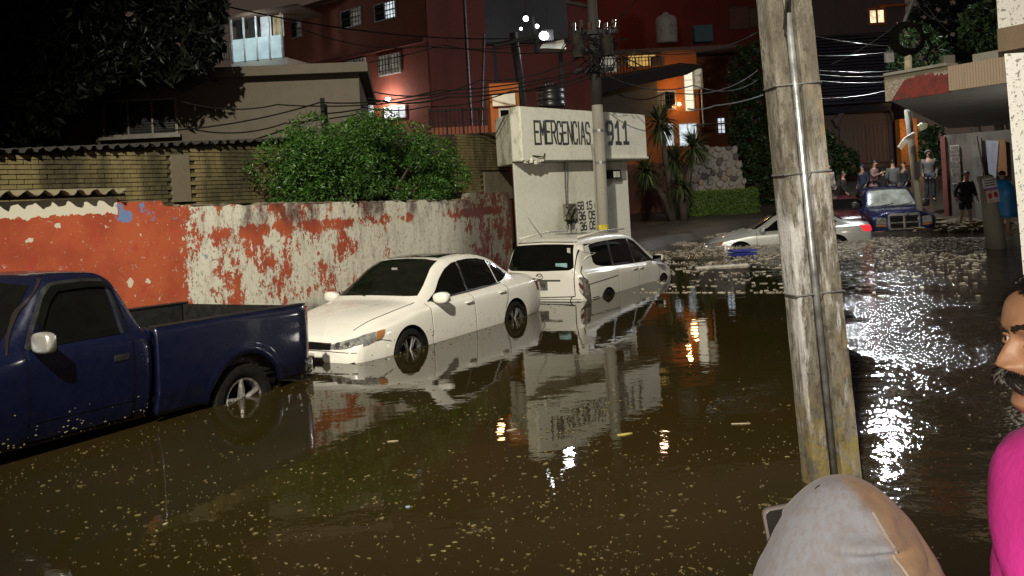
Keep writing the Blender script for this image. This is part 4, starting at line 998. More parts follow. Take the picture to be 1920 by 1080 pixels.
# low parapet and upper white wall
q0 = hit(MA, 1828, 120, .6)[0]
MB().box(((q0+L)/2+.5, .75, .45), (L-q0+1, .4, .22)).build('parapet', M_slab, MAe)
q1 = hit(MA, 1872, 60, .3)[0]
def mk_stucco():
    n = NT('speckled_white_stucco'); b = n.noise(17, 4, .7)
    c = n.mix(n.step(b, .56, .60), (.72, .71, .68), (.22, .21, .19)); n.set('Base Color', c).set('Roughness', .9); n.bump(b, .8, .015); return n.mat
M_stucco = mk_stucco()
uw = thing('upper_wall', 'rough white stucco wall above the shop canopy at the right edge', 'wall', M=MA)
MB().box((q1+2.0, 1.6, 2.55), (4.0, 2.6, 3.9)).build('wall_face', M_stucco, uw)
MB().box((q1+2.0+.02, 1.58, .66), (4.04, 2.62, .34)).build('base_band', stained('brown_band', (.19, .14, .09), (.10, .07, .05), 2), uw)
# near stucco pillar
pA = P(1887, 175, 11.4); pB = P(1921, 530, 11.4)
pl = thing('stucco_pillar', 'rough white stucco pillar holding up the shop canopy at the right edge', 'pillar', (pB.x+.4, 11.4, -.2))
dx = (pB.x-pA.x)/(pA.z-pB.z)
m = MB(); m.prism([(pA.x, 11.4, pA.z+.5), (pA.x+.9, 11.4, pA.z+.5), (pB.x+1.0, 11.4, -.3), (pB.x+dx*.3, 11.4, -.3)][::-1], (.42, .62, 0)); m.build('shaft', M_stucco, pl, world=True, bevel=.01, fix=True)
# back wall under the canopy
wa, wb = P(1770, 300, 31.0), P(1905, 300, 29.2)
Mb = frame_M(Vector((wa.x, 31.0, 0)), Vector((wb.x-wa.x, -1.8, 0)))
sp = thing('corner_shop', 'worn shop front with pasted posters under the concrete canopy', 'shop', M=Mb)
Lb = (wb-wa).length; zt2 = Zc
M_shopw = stained('worn_shop_wall', (.105, .088, .068), (.03, .024, .02), 1.4, .3, .9, .3, .42)
MB().box((Lb/2+1, .3, zt2/2), (Lb+2, .5, zt2)).build('wall', M_shopw, sp)
a = rect(Mb, 1770, 262, 1776, 400); MB().box(((a[0]+a[2])/2, -.03, 1.6), (a[2]-a[0]+.05, .1, 2.8)).build('edge_strip', stained('rust_red_strip', (.14, .04, .03), (.06, .02, .015), 3), sp)
a = rect(Mb, 1784, 272, 1801, 345)
MB().box(((a[0]+a[2])/2, -.02, (a[1]+a[3])/2), (a[2]-a[0], .03, a[3]-a[1])).build('poster', stained('faded_poster', (.30, .27, .21), (.12, .10, .08), 5), sp)
m = MB()
for k in range(10):
    for j in range(3): m.box((a[0]+(a[2]-a[0])*(.2+.3*j+random.uniform(-.06, .06)), -.04, a[1]+(a[3]-a[1])*(.08+k*.095)), (.09, .008, .10))
m.build('faded_print', stained('faded_print', (.10, .08, .07), (.2, .17, .13), 6), sp)
a = rect(Mb, 1851, 262, 1876, 335)
MB().prism([(a[0], -.03, a[3]), (a[0]+.05, -.03, a[1]+.2), (a[2]-.15, -.03, a[1]), (a[2], -.03, a[3]-.05)], (0, -.03, 0)).build('poster', stained('blue_grey_poster', (.26, .26, .30), (.12, .12, .16), 4), sp, fix=True)
a = rect(Mb, 1870, 262, 1888, 330); MB().box(((a[0]+a[2])/2, -.02, (a[1]+a[3])/2), (a[2]-a[0], .04, a[3]-a[1])).build('orange_door', stained('brown_orange_door', (.22, .10, .035), (.10, .05, .02), 3), sp)
a = rect(Mb, 1828, 258, 1846, 420); MB().box(((a[0]+a[2])/2, -.05, 1.4), (a[2]-a[0], .08, 2.9)).build('shutter', stained('dirty_shutter', (.13, .12, .10), (.06, .05, .045), 5), sp)
# canopy post and torn sheet
pp = P(1714, 300, 28.5)
cpst = thing('canopy_post', 'pale grey post under the left end of the canopy beside the torn sheet', 'post', (pp.x, 28.5, ter(pp.x, 28.5)))
MB().tube([P(1702, 205, 28.5), P(1716, 330, 28.5), P(1728, 420, 28.5)], .11, 10).build('shaft', M_conc, cpst, world=True, smooth=True)
q = P(1722, 318, 28.35); MB().box(q, (.22, .02, .5)).build('notice', stained('notice_grey', (.34, .31, .33), (.2, .18, .2), 4), cpst, world=True)
m = MB(); pts = [P(1684, 276, 27), P(1690, 281, 27), P(1702, 266, 27), (P(1719, 250, 27)), P(1714, 248, 27), P(1696, 259, 27)]
m.prism(pts, (.03, .12, .02)); solo(m.build('torn_sheet', plain('cream_sheet', (.75, .72, .60), .6)), 'cream torn sheet hanging slanted beside the canopy post', 'sheet')
m = MB(); m.prism([P(1722, 236, 27), P(1726, 246, 27), P(1738, 240, 27), P(1740, 232, 27), P(1730, 230, 27)], (0, .1, .02)); solo(m.build('cloth_scrap', plain('pale_scrap', (.62, .66, .45), .7)), 'pale greenish scrap hanging right of the torn sheet', 'scrap')
# post with signs and coil of cable above canopy
p1 = P(1703, 148, 21); vp = thing('vent_post', 'short cream post standing on the canopy under the cable coil', 'post', p1)
MB().cyl(p1-Vector((0, 0, .1)), P(1702, 96, 21), .085, .085, 10).build('shaft', plain('cream_post', (.55, .50, .33), .7, var=.4), vp, world=True)
c0 = P(1702, 72, 20.9); m = MB()
for k in range(4):
    r = .29+.035*k; m.tube([c0+Vector((r*cos(t_*pi/12), .05*k-.1, r*sin(t_*pi/12)*.95)) for t_ in range(25)], .035, 6)
m.tube([c0+Vector((.35, 0, .1)), c0+Vector((.55, 0, -.2)), P(1736, 110, 20.9), P(1748, 134, 20.9), P(1770, 118, 21)], .035, 6)
solo(m.build('cable_coil', M_under), 'coil of thick black cable hanging above the canopy corner', 'cable coil')
solo(MB().tube([P(1688, 60, 21), P(1698, 34, 21), P(1711, 2, 21), P(1714, -20, 21)], .045, 6).build('cable_bundle', M_cableg), 'pale wrapped cable bundle rising above the coil', 'cable')
solo(MB().box(P(1667, 108, 24), (.22, .1, .25)).build('junction_box', M_frame), 'small pale junction box at the far end of the shining cables', 'box')
solo(MB().box(P(1778, 118, 20.5), (.26, .14, .34)).build('meter_box', M_slab, bevel=.01), 'grey meter box on the canopy left of the parapet', 'box')
# leaning guy stub with signs
sb = PZ(1869, 466)
st = thing('leaning_post', 'short leaning concrete post with small notices in the flood at right', 'post', (sb.x, sb.y, -.4))
topp = P(1846, 330, sb.y); dirp = (topp-sb).normalized()
MB().tube([sb-dirp*.45, topp], lambda k: .215-.05*k, 12).build('shaft', M_conc, st, world=True, smooth=True)
Mt = frame_M(topp-dirp*.28+Vector((0, -.20, 0)), Vector((1, 0, 0)), up=dirp.normalized())
lean = Matrix.Rotation(math.atan2(dirp.x, dirp.z), 4, 'Y'); Mt = Matrix.Translation(topp-dirp*.29+Vector((0, -.20, 0))) @ lean
def pb_(c, d, nm, mat): 
    m = MB(Mt); m.box(c, d); return m.build(nm, mat, st, world=True)
pb_((-.02, 0, .13), (.31, .015, .22), 'notice', plain('white_notice', (.60, .57, .60), .6, var=.15)); pb_((-.02, 0, -.0), (.31, .014, .06), 'notice_band', plain('violet_band', (.20, .10, .28), .6))
pb_((0, 0, -.18), (.29, .015, .28), 'notice', plain('pinkish_notice', (.55, .42, .42), .6, var=.3))
for i in range(3): pb_((-.02, -.012, .19-.055*i), (.24, .004, .022), 'print_line', M_ink)
m = MB(Mt); m.blob((-.06, -.012, -.16), (.05, .006, .07), 8, 5); m.blob((.07, -.012, -.15), (.05, .006, .07), 8, 5); m.build('red_mark', M_redink, st, world=True)
solo(MB().tube([topp+Vector((-.05, -.1, 0)), P(1832, 256, sb.y)], .014, 5).build('guy_wire', M_cableg), 'pale guy wire running from the leaning post up to the canopy', 'wire')

# ------------------------------------------------------------------ big foreground pole
base = PZ(1560, 905); ptop = P(1469, 0, base.y-.0)
ax = (ptop-base).normalized(); Lp = 7.6
zq = ax; xq = Vector((1, .10, 0)); xq = (xq-zq*xq.dot(zq)).normalized(); yq = zq.cross(xq)
MP = Matrix((xq, yq, zq)).transposed().to_4x4(); MP.translation = base-ax*.6
bp = thing('utility_pole', 'big weathered concrete utility pole with conduit in the foreground', 'utility pole', M=MP)
def mk_pole():
    n = NT('weathered_pole_concrete'); x, y, z = n.sep(n.co())
    a = n.noise(5, 7, .7, n.co(sx=1.4, sz=.35)); b = n.noise(26, 6, .7, n.co(sz=.5))
    c = n.mix(n.step(a, .40, .60), (.145, .133, .108), (.070, .062, .046)); c = n.mix(n.step(b, .50, .60, 0, .85), c, (.045, .038, .028))
    pw = n.step(n.noise(3.3, 7, .75, n.co(sx=1.5, sz=.3)), .50, .60, 0, .85)
    c = n.mix(n.ma('MULTIPLY', pw, n.step(z, 3.1, 2.0)), c, (.36, .355, .36))
    c = n.mix(n.ma('MULTIPLY', n.step(n.noise(7, 6, .7), .45, .6, 0, .8), n.step(z, 1.35, .8)), c, (.17, .13, .035))
    c = n.mix(n.ma('MULTIPLY', n.step(n.noise(4, 5, .7, n.co(sz=.5)), .5, .62, 0, .8), n.step(x, .02, .09)), c, (.17, .125, .07))
    n.set('Base Color', c).set('Roughness', .9); n.bump(n.ma('ADD', a, n.ma('MULTIPLY', b, .7)), .9, .016); return n.mat
M_pole = mk_pole()
def taper(prof, z0, z1, k1, nz=24, j=.0025):
    rows = []
    for i in range(nz+1):
        k = i/nz; z = z0+(z1-z0)*k; s_ = 1+(k1-1)*k
        rows.append([Vector((x*s_+random.uniform(-j, j), y*s_+random.uniform(-j, j), z)) for x, y in prof])
    m = MB(); m.grid(rows, True); n_ = len(prof); m.add(rows[-1], [tuple(range(n_))]); return m
# front is -y ; two flanges with a channel between them
prof = [(-.152, -.10), (-.148, -.108), (-.062, -.11), (-.052, -.104), (-.045, -.045), (.018, -.045), (.024, -.104), (.032, -.11), (.146, -.10), (.152, -.09), (.152, .09), (-.152, .09)]
taper([(x, y) for x, y in prof], 0, Lp, .80, 70, .0022).build('shaft', M_pole, bp, smooth=True, sharp=35)
MB().tube([(-.022, -.094, .4), (-.020, -.092, 3.44)], .021, 10).build('conduit', plain('conduit_steel', (.34, .345, .35), .35, .75, var=.35, scale=9), bp, smooth=True)
MB().tube([(-.020, -.09, 3.42), (-.03, -.11, 3.52), (-.05, -.13, 3.45), (-.075, -.14, 3.34)], .007, 6).tube([(-.018, -.09, 3.42), (0, -.10, 3.6), (.01, -.10, 3.9), (-.01, -.1, 5)], .007, 6).build('cable_tail', M_cable, bp)
for u_, v_ in ((1480, 162), (1500, 325), (1517, 548)):
    zz = ((P(u_, v_, base.y)-MP.translation).dot(ax)); k = 1+(.8-1)*zz/Lp; m = MB()
    ring = [(-.156, -.114), (.156, -.106), (.156, .096), (-.156, .096)]
    for (xa_, ya_), (xb_, yb_) in zip(ring, ring[1:]+ring[:1]): m.tube([(xa_*k, ya_*k, zz), (xb_*k, yb_*k, zz+.002)], .005, 5)
    m.build('steel_strap', M_steel, bp)
# ------------------------------------------------------------------ vehicles
def crom(keys, x):
    """keys: list of tuples (x, a, b, ...) sorted ascending; monotone-ish smooth interpolation"""
    n = len(keys)
    if x <= keys[0][0]: return keys[0][1:]
    if x >= keys[-1][0]: return keys[-1][1:]
    i = next(k for k in range(n-1) if keys[k][0] <= x <= keys[k+1][0])
    x0, x1 = keys[i][0], keys[i+1][0]; h = x1-x0; t = (x-x0)/h; out = []
    for c in range(1, len(keys[0])):
        y0, y1 = keys[i][c], keys[i+1][c]; d = (y1-y0)/h
        def slope(k):
            if k <= 0 or k >= n-1: return d
            a = (keys[k][c]-keys[k-1][c])/(keys[k][0]-keys[k-1][0]); b = (keys[k+1][c]-keys[k][c])/(keys[k+1][0]-keys[k][0])
            return 0 if a*b <= 0 else 2*a*b/(a+b)
        m0, m1 = slope(i)*h, slope(i+1)*h
        out.append((2*t**3-3*t*t+1)*y0+(t**3-2*t*t+t)*m0+(-2*t**3+3*t*t)*y1+(t**3-t*t)*m1)
    return out
def body_mesh(keys, nx=110, nsub=3):
    """keys rows: x, zb, zs, zt, wl, ws, wg, wt  (bottom, shoulder, top heights; half-widths at sill, shoulder, glass base, roof edge)"""
    keys = sorted(keys); xs_ = []; a, b = keys[0][0], keys[-1][0]
    for i in range(nx+1):
        k = i/nx; k = .5-.5*cos(pi*k) if False else k; xs_.append(a+(b-a)*k)
    xs_ = sorted(set([round(x, 4) for x in xs_]+[round(k[0], 4) for k in keys])); rows = []
    for x in xs_:
        zb, zs, zt, wl, ws, wg, wt = crom(keys, x); g = max(0, zt-zs-.04)
        half = [(0, zb), (wl*.86, zb), (wl, zb+.07), ((wl+ws)/2+.012, zb+(zs-zb)*.40), (ws, zb+(zs-zb)*.72), (ws*.985, zs-.05), (ws*.96, zs-.008), (wg, zs+.022), ((wg+wt)/2+.010*min(1, g*3), zs+.022+(zt-zs-.022)*.5), (wt, zt-.055*min(1, g*4+.3)), (wt*.86, zt-.018), (wt*.5, zt-.003), (0, zt)]
        # corner-preserving subdivision of the half section
        pts = [half[0]]
        for i in range(len(half)-1):
            p0 = half[max(i-1, 0)]; p1 = half[i]; p2 = half[i+1]; p3 = half[min(i+2, len(half)-1)]
            for s_ in range(1, nsub+1):
                t = s_/nsub
                if i in (0, 1, 6): q = (p1[0]+(p2[0]-p1[0])*t, p1[1]+(p2[1]-p1[1])*t)
                else: q = tuple(.5*((2*p1[c])+(-p0[c]+p2[c])*t*.8+(2*p0[c]-5*p1[c]+4*p2[c]-p3[c])*t*t*.8+(-p0[c]+3*p1[c]-3*p2[c]+p3[c])*t**3*.8+(.0)) if False else p1[c]+(p2[c]-p1[c])*(t) for c in (0, 1))
                pts.append(q)
        # smooth twice, ends and belt crease kept
        n_ = len(pts)
        for _ in range(3):
            q = pts[:]
            for i in range(1, n_-1): q[i] = tuple(.25*pts[i-1][c]+.5*pts[i][c]+.25*pts[i+1][c] for c in (0, 1))
            pts = [pts[0]]+q[1:-1]+[pts[-1]]
        rows.append([(x, y, z) for y, z in pts]+[(x, -y, z) for y, z in pts[-2:0:-1]])
    m = MB(); m.grid(rows, True); n_ = len(rows[0]); 
    m.add(rows[0], [tuple(range(n_-1, -1, -1))]); m.add(rows[-1], [tuple(range(n_))]); return m
def cut_arches(o, cuts, dark_index=1):
    """cuts: (x, z, radius, y0, y1); boolean difference, inner faces get the dark slot"""
    tmp = []
    for (x, z, r, y0, y1) in cuts:
        m = MB().cyl((x, y0, z), (x, y1, z), r, n=40); c = m.build('cutter', M_under, o.parent, fix=True); tmp.append(c)
        b = o.modifiers.new('b', 'BOOLEAN'); b.operation = 'DIFFERENCE'; b.object = c; b.solver = 'EXACT'
    dg = bpy.context.evaluated_depsgraph_get(); dg.update(); me = bpy.data.meshes.new_from_object(o.evaluated_get(dg))
    o.modifiers.clear(); mats = list(o.data.materials); o.data = me; me.materials.clear()
    for m_ in mats: me.materials.append(m_)
    for c in tmp: bpy.data.objects.remove(c)
    for p in me.polygons:
        p.material_index = 0; c = p.center
        for (x, z, r, y0, y1) in cuts:
            if min(y0, y1)+.003 <= c.y <= max(y0, y1)-.003 or abs(abs(c.y)-min(abs(y0), abs(y1))) < .004:
                d = sqrt((c.x-x)**2+(c.z-z)**2)
                if abs(c.y) > min(abs(y0), abs(y1))-.005 and (d < r*1.003) and (abs(p.normal.y) < .5 and d > r*.97 or abs(abs(c.y)-min(abs(y0), abs(y1))) < .004): p.material_index = dark_index
    me.polygons.foreach_set('use_smooth', [True]*len(me.polygons)); me.set_sharp_from_angle(angle=R(38)); me.update()
class Car:
    def __init__(s, root, body): 
        s.root = root; s.body = body; me = body.data
        s.bvh = BVHTree.FromPolygons([v.co for v in me.vertices], [tuple(p.vertices) for p in me.polygons])
    def pt(s, a, b, side, off):
        if side == 'L': o, d = Vector((a, 3, b)), Vector((0, -1, 0))
        elif side == 'R': o, d = Vector((a, -3, b)), Vector((0, 1, 0))
        elif side == 'F': o, d = Vector((6, a, b)), Vector((-1, 0, 0))
        elif side == 'B': o, d = Vector((-6, a, b)), Vector((1, 0, 0))
        else: o, d = Vector((a, b, 5)), Vector((0, 0, -1))
        h, nrm, i, dist = s.bvh.ray_cast(o, d)
        if h is None:
            g = o+d*(2.3 if side in 'LR' else 4 if side in 'FB' else 3.6); h, nrm, i, dist = s.bvh.find_nearest(g)
        if nrm.dot(d) > 0: nrm = -nrm
        nn = (nrm-d*.5).normalized(); return h+nn*off
    @staticmethod
    def samp(line, n):
        L = [0]
        for p, q in zip(line, line[1:]): L.append(L[-1]+sqrt((p[0]-q[0])**2+(p[1]-q[1])**2))
        out = []
        for i in range(n+1):
            t = L[-1]*i/n; k = 0
            while k < len(L)-2 and L[k+1] < t: k += 1
            f = 0 if L[k+1] == L[k] else (t-L[k])/(L[k+1]-L[k]); out.append((line[k][0]+(line[k+1][0]-line[k][0])*f, line[k][1]+(line[k+1][1]-line[k][1])*f))
        return out
    def patch(s, name, mat, top, bot, side, off=.006, n=16, m=7, par=None, thick=.004, label=None):
        T = s.samp(top, n); B = s.samp(bot, n); outer = []; inner = []
        for j in range(m+1):
            t = j/m; r0 = []; r1 = []
            for i in range(n+1):
                a = T[i][0]*(1-t)+B[i][0]*t; b = T[i][1]*(1-t)+B[i][1]*t
                r0.append(s.pt(a, b, side, off)); r1.append(s.pt(a, b, side, off-thick-.001))
            outer.append(r0); inner.append(r1)
        mb = MB(); mb.grid(outer)
        ring = lambda G: G[0]+[r[-1] for r in G[1:]]+G[-1][-2::-1]+[r[0] for r in G[-2:0:-1]]
        mb.grid([ring(outer), ring(inner)], True)
        return mb.build(name, mat, par or s.root, smooth=True, sharp=40, label=label)
    def strip(s, mb, line, side, w=.010, off=.0035, n=30):
        L = s.samp(line, n); ra = []; rb_ = []
        for i, (a, b) in enumerate(L):
            p = L[max(i-1, 0)]; q = L[min(i+1, n)]; dx, dy = q[0]-p[0], q[1]-p[1]; l = sqrt(dx*dx+dy*dy) or 1; nx_, ny_ = -dy/l*w/2, dx/l*w/2
            ra.append(s.pt(a+nx_, b+ny_, side, off)); rb_.append(s.pt(a-nx_, b-ny_, side, off))
        mb.grid([ra, rb_]); return mb
def wheel(root, x, y, z, r, wdt, side, spokes, rimmat, rim=.66, label=None, style='y'):
    """tyre and rim as sub-parts of one wheel"""
    s_ = 1 if side == 'L' else -1; yo = y
    def ringp(rr, yy): return [(x+rr*cos(2*pi*j/36), yo+s_*yy, z+rr*sin(2*pi*j/36)) for j in range(36)]
    h = wdt/2; hub = MB().grid([ringp(.001, -h*.6), ringp(r*rim*.97, -h*.6), ringp(r*rim*.99, h*.2)], True).build('wheel', M_under, root, smooth=True, label=label)
    t = MB(); t.grid([ringp(a*r, b) for a, b in ((rim, -h*.8), (.80, -h), (.94, -h*.95), (1, -h*.7), (1, h*.7), (.965, h*.93), (.82, h*1.02), (rim+.04, h*.9), (rim, h*.72), (rim, -h*.8))], True)
    for k in range(30):
        a = 2*pi*k/30; t.box((x+r*1.0*cos(a), yo, z+r*sin(a)), (.02, wdt*.8, .035), Matrix.Rotation(-a, 3, 'Y'))
    t.build('tyre', M_rubber, hub, smooth=True, sharp=50)
    m = MB(); R_ = r*rim
    m.grid([ringp(R_*1.0, h*.86), ringp(R_*1.01, h*.70), ringp(R_*.94, h*.60), ringp(R_*.90, h*.2), ringp(R_*.88, h*.2), ringp(R_*.91, h*.78), ringp(R_*1.0, h*.86)], True)
    for k in range(spokes):
        a = 2*pi*k/spokes+.2
        for da in ((-.13, .13) if style == 'y' else (0,)):
            p0 = Vector((x+.05*cos(a), yo+s_*h*.55, z+.05*sin(a))); p1 = Vector((x+R_*.93*cos(a+da), yo+s_*h*.72, z+R_*.93*sin(a+da)))
            m.tube([p0, p0.lerp(p1, .5)+Vector((0, s_*.006, 0)), p1], .013 if style == 'y' else (lambda q: .036-.012*q), 6)
    m.cyl((x, yo+s_*h*.4, z), (x, yo+s_*h*.70, z), .06, .045, 14)
    m.build('rim', rimmat, hub, smooth=True, sharp=45)
    return hub
def mirror(c, a, b, side, mat, sz=(.10, .20, .14), par=None):
    s_ = 1 if side == 'L' else -1; p = c.pt(a, b, side, 0); m = MB(); q = p+Vector((0, s_*(.04+sz[1]/2), sz[2]*.35))
    rows = []
    for i in range(9):
        ph = pi*i/8; rr = sin(ph)**.6; row = []
        for j in range(16):
            th = 2*pi*j/16; ex = 0.62
            cx = abs(cos(th))**ex*(1 if cos(th) > 0 else -1); cz = abs(sin(th))**ex*(1 if sin(th) > 0 else -1)
            row.append((q.x+cx*rr*sz[0]*.5+(.02 if cx > 0 else 0), q.y-s_*cos(ph)*sz[1]*.5, q.z+cz*rr*sz[2]*.5*(1-.12*cos(ph))))
        rows.append(row)
    m.grid(rows, True); o = m.build('side_mirror', mat, par or c.root, smooth=True)
    st_ = MB().tube([p-Vector((0, s_*.02, 0)), p+Vector((0, s_*.06, sz[2]*.18))], .022, 8).build('mirror_arm', M_trim, o)
    MB().box((q.x-sz[0]*.46, q.y, q.z), (.012, sz[1]*.82, sz[2]*.78)).build('mirror_glass', M_glass, o, bevel=.01)
    return o
def handle(c, a, b, side, mat, par, L=.17):
    s_ = 1 if side == 'L' else -1; p0 = c.pt(a-L/2, b, side, .012); p1 = c.pt(a+L/2, b, side, .012); m = MB()
    m.tube([p0-Vector((0, s_*.012, 0)), p0+Vector((.01, s_*.012, 0)), p1+Vector((-.01, s_*.012, 0)), p1-Vector((0, s_*.012, 0))], .013, 8)
    m.build('door_handle', mat, par, smooth=True)

def dirt_specks(c, root, side, pts):
    m = MB()
    for a, b in pts:
        p = c.pt(a, b, side, .001); r = random.uniform(.002, .0075)
        m.blob(p, (r*random.uniform(.8, 2.2), r*.5, r), 5, 3, jit=.4)
    setp(m.build('mud_specks', plain('mud_speck', (.06, .045, .028), .8, bump=0), root), kind='stuff')
def sedan(name, label, cat, M, paintm, glass, rims, water, lit_tail=False, detail=True, group=None, plate='767'):
    root = thing(name, label, cat, M=M, group=group)
    K = [(-2.32, .34, .82, .92, .64, .70, .54, .46), (-2.26, .28, .86, .955, .75, .80, .64, .55), (-2.10, .24, .90, 1.005, .80, .85, .70, .62), (-1.85, .22, .905, 1.03, .84, .88, .73, .62), (-1.70, .20, .90, 1.06, .86, .888, .74, .60), (-1.45, .19, .90, 1.19, .87, .89, .745, .585), (-1.15, .18, .895, 1.34, .875, .89, .75, .575), (-.75, .17, .885, 1.425, .88, .89, .755, .58), (-.35, .17, .88, 1.45, .88, .89, .76, .585), (.0, .17, .875, 1.435, .88, .89, .76, .58), (.30, .17, .87, 1.37, .88, .89, .765, .565), (.62, .17, .865, 1.20, .88, .89, .77, .60), (.95, .18, .86, 1.02, .88, .89, .775, .64), (1.10, .18, .85, .965, .88, .888, .765, .64), (1.45, .19, .80, .93, .88, .885, .74, .60), (1.80, .20, .75, .87, .86, .87, .71, .56), (2.05, .21, .69, .79, .82, .84, .68, .54), (2.20, .22, .625, .72, .79, .82, .68, .56), (2.28, .24, .60, .675, .75, .785, .66, .54), (2.325, .28, .56, .62, .68, .72, .60, .50)]
    b = body_mesh(K).build('body', [paintm, M_under], root, smooth=True, fix=True)
    c = Car(root, b); cut_arches(b, [(1.36, .33, .365, .58, 1.3), (1.36, .33, .365, -.58, -1.3), (-1.29, .33, .365, .58, 1.3), (-1.29, .33, .365, -.58, -1.3)])
    c.patch('windscreen', glass, [(-.50, 1.385), (-.3, 1.41), (0, 1.418), (.3, 1.41), (.50, 1.385)], [(-.66, .995), (-.35, 1.005), (0, 1.01), (.35, 1.005), (.66, .995)], 'F', .010, 30, 16, thick=.012)
    c.patch('rear_window', M_glass, [(-.48, 1.39), (0, 1.405), (.48, 1.39)], [(-.60, 1.09), (0, 1.10), (.60, 1.09)], 'B', .004, 20, 8)
    c.patch('sunroof', M_glass, [(-.72, -.42), (-.70, .42)], [(.02, -.44), (.02, .44)], 'T', .006, 12, 8)
    for sd in 'LR':
        seam = MB(); bl = .905
        d1 = c.patch('door', paintm, [(.86, .90), (.86, .89), (.80, .892), (-.14, .905), (-.145, .90)], [(.87, .26), (.85, .255), (.80, .25), (-.16, .25), (-.165, .26)], sd, .0035, 26, 14)
        d2 = c.patch('door', paintm, [(-.175, .90), (-.18, .905), (-.90, .915), (-1.12, .92)], [(-.19, .26), (-.195, .25), (-.80, .25), (-.86, .26)], sd, .0035, 24, 14)
        for ln in ([(.875, .90), (.885, .26)], [(-.16, .91), (-.178, .25)], [(-1.135, .92), (-1.07, .70), (-.93, .5), (-.875, .26)], [(.88, .245), (-.87, .24)]): c.strip(seam, ln, sd, .011, .0025)
        seam.build('door_gap', M_seam, root)
        c.patch('window', M_glass, [(.56, 1.00), (.36, 1.14), (.14, 1.27), (-.05, 1.335), (-.15, 1.352)], [(.78, .918), (.4, .925), (.1, .93), (-.15, .935)], sd, .003, 18, 8, par=d1)
        c.patch('window', M_glass, [(-.20, 1.358), (-.45, 1.365), (-.75, 1.345), (-.95, 1.30)], [(-.20, .936), (-.5, .94), (-.8, .947), (-1.0, .955)], sd, .003, 16, 8, par=d2)
        c.patch('quarter_window', M_glass, [(-.99, 1.285), (-1.10, 1.245), (-1.22, 1.18)], [(-1.04, .957), (-1.2, .98), (-1.40, 1.045)], sd, .003, 8, 6)
        tr_ = MB(); c.strip(tr_, [(.80, .914), (.4, .918), (-.2, .925), (-.8, .938), (-1.1, .948)], sd, .016, .006); tr_.build('window_trim', M_trim, root)
        c.patch('pillar_trim', M_trim, [(.50, 1.04), (.36, 1.15), (.14, 1.28), (-.05, 1.342), (-.5, 1.362), (-.95, 1.31)], [(.72, .915), (.2, .918), (-.15, .925), (-.6, .93), (-1.02, .945)], sd, .0012, 24, 8)
        handle(c, -.02, .80, sd, paintm, d1); handle(c, -.93, .83, sd, paintm, d2)
        mirror(c, .70, .90, sd, paintm, (.13, .23, .15))
        s_ = 1 if sd == 'L' else -1
        hl = c.patch('headlight', M_lens, [(s_*.44, .600), (s_*.56, .628), (s_*.70, .662), (s_*.80, .700)], [(s_*.42, .545), (s_*.54, .545), (s_*.68, .558), (s_*.82, .60)], 'F', .006, 14, 6)
        am = c.patch('indicator_lens', M_amber, [(1.95, .700), (1.86, .713), (1.82, .710)], [(1.99, .605), (1.91, .615), (1.87, .64)], sd, .009, 8, 6)
        am2 = c.patch('headlight', M_lens, [(2.17, .660), (2.08, .685), (1.955, .70)], [(2.20, .565), (2.10, .58), (1.995, .60)], sd, .007, 8, 6)
        for q in (.54, .66): 
            p = c.pt(s_*q, .595, 'F', .0); MB().cyl(p-Vector((.01, 0, 0)), p+Vector((.014, 0, 0)), .036, .034, 16).build('lamp_reflector', M_alloy, hl)
        lm = M_redl if lit_tail else M_red
        c.patch('tail_light', lm, [(s_*.46, .86), (s_*.62, .88), (s_*.80, .90)], [(s_*.46, .72), (s_*.62, .71), (s_*.80, .72)], 'B', .006, 10, 5)
        c.patch('tail_light', lm, [(-2.22, .88), (-2.10, .90), (-1.98, .895)], [(-2.24, .70), (-2.12, .71), (-2.05, .74)], sd, .006, 8, 5)
    g = c.patch('grille', M_under, [(-.44, .602), (0, .615), (.44, .602)], [(-.42, .535), (0, .53), (.42, .535)], 'F', .005, 20, 4)
    sl = MB()
    for z in (.548, .565, .582, .60): c.strip(sl, [(-.42, z), (.42, z)], 'F', .005, .011)
    sl.build('grille_slat', M_trim, g)
    cl_ = MB(); c.strip(cl_, [(-.44, .608), (0, .622), (.44, .608)], 'F', .009, .010); cl_.build('chrome_line', M_chrome, g)
    bp_ = c.pt(0, .575, 'F', .012); bd_ = MB(); 
    bd_.tube([bp_+Vector((0, .05*cos(t*pi/10), .05*sin(t*pi/10))) for t in range(21)], .006, 6)
    for (a0, b0), (a1, b1) in (((-.028, .034), (-.008, -.004)), ((-.008, -.004), (0, .012)), ((0, .012), (.008, -.004)), ((.008, -.004), (.028, .034)), ((-.038, .012), (-.014, -.036)), ((-.014, -.036), (0, -.008)), ((0, -.008), (.014, -.036)), ((.014, -.036), (.038, .012))): bd_.tube([bp_+Vector((0, a0, b0)), bp_+Vector((0, a1, b1))], .0045, 5)
    bd_.build('badge', M_chrome, root)
    c.patch('lower_grille', M_under, [(-.55, .335), (0, .33), (.55, .335)], [(-.5, .275), (0, .27), (.5, .275)], 'F', .006, 16, 3)
    for s_ in (1, -1): c.patch('fog_recess', M_under, [(s_*.40, .372), (s_*.60, .368), (s_*.76, .40)], [(s_*.40, .315), (s_*.60, .315), (s_*.70, .33)], 'F', .006, 10, 3)
    bs = MB(); c.strip(bs, [(-.78, .505), (-.3, .52), (.3, .52), (.78, .505)], 'F', .008, .003); c.strip(bs, [(2.1, .60), (1.9, .60), (1.74, .56)], 'L', .008, .003); c.strip(bs, [(2.1, .60), (1.9, .60), (1.74, .56)], 'R', .008, .003)
    for y_ in (-.66, .66): c.strip(bs, [(2.10, y_*.90), (1.6, y_*1.0), (1.02, y_*1.08)], 'T', .009, .003)
    bs.build('panel_gap', M_seam, root)
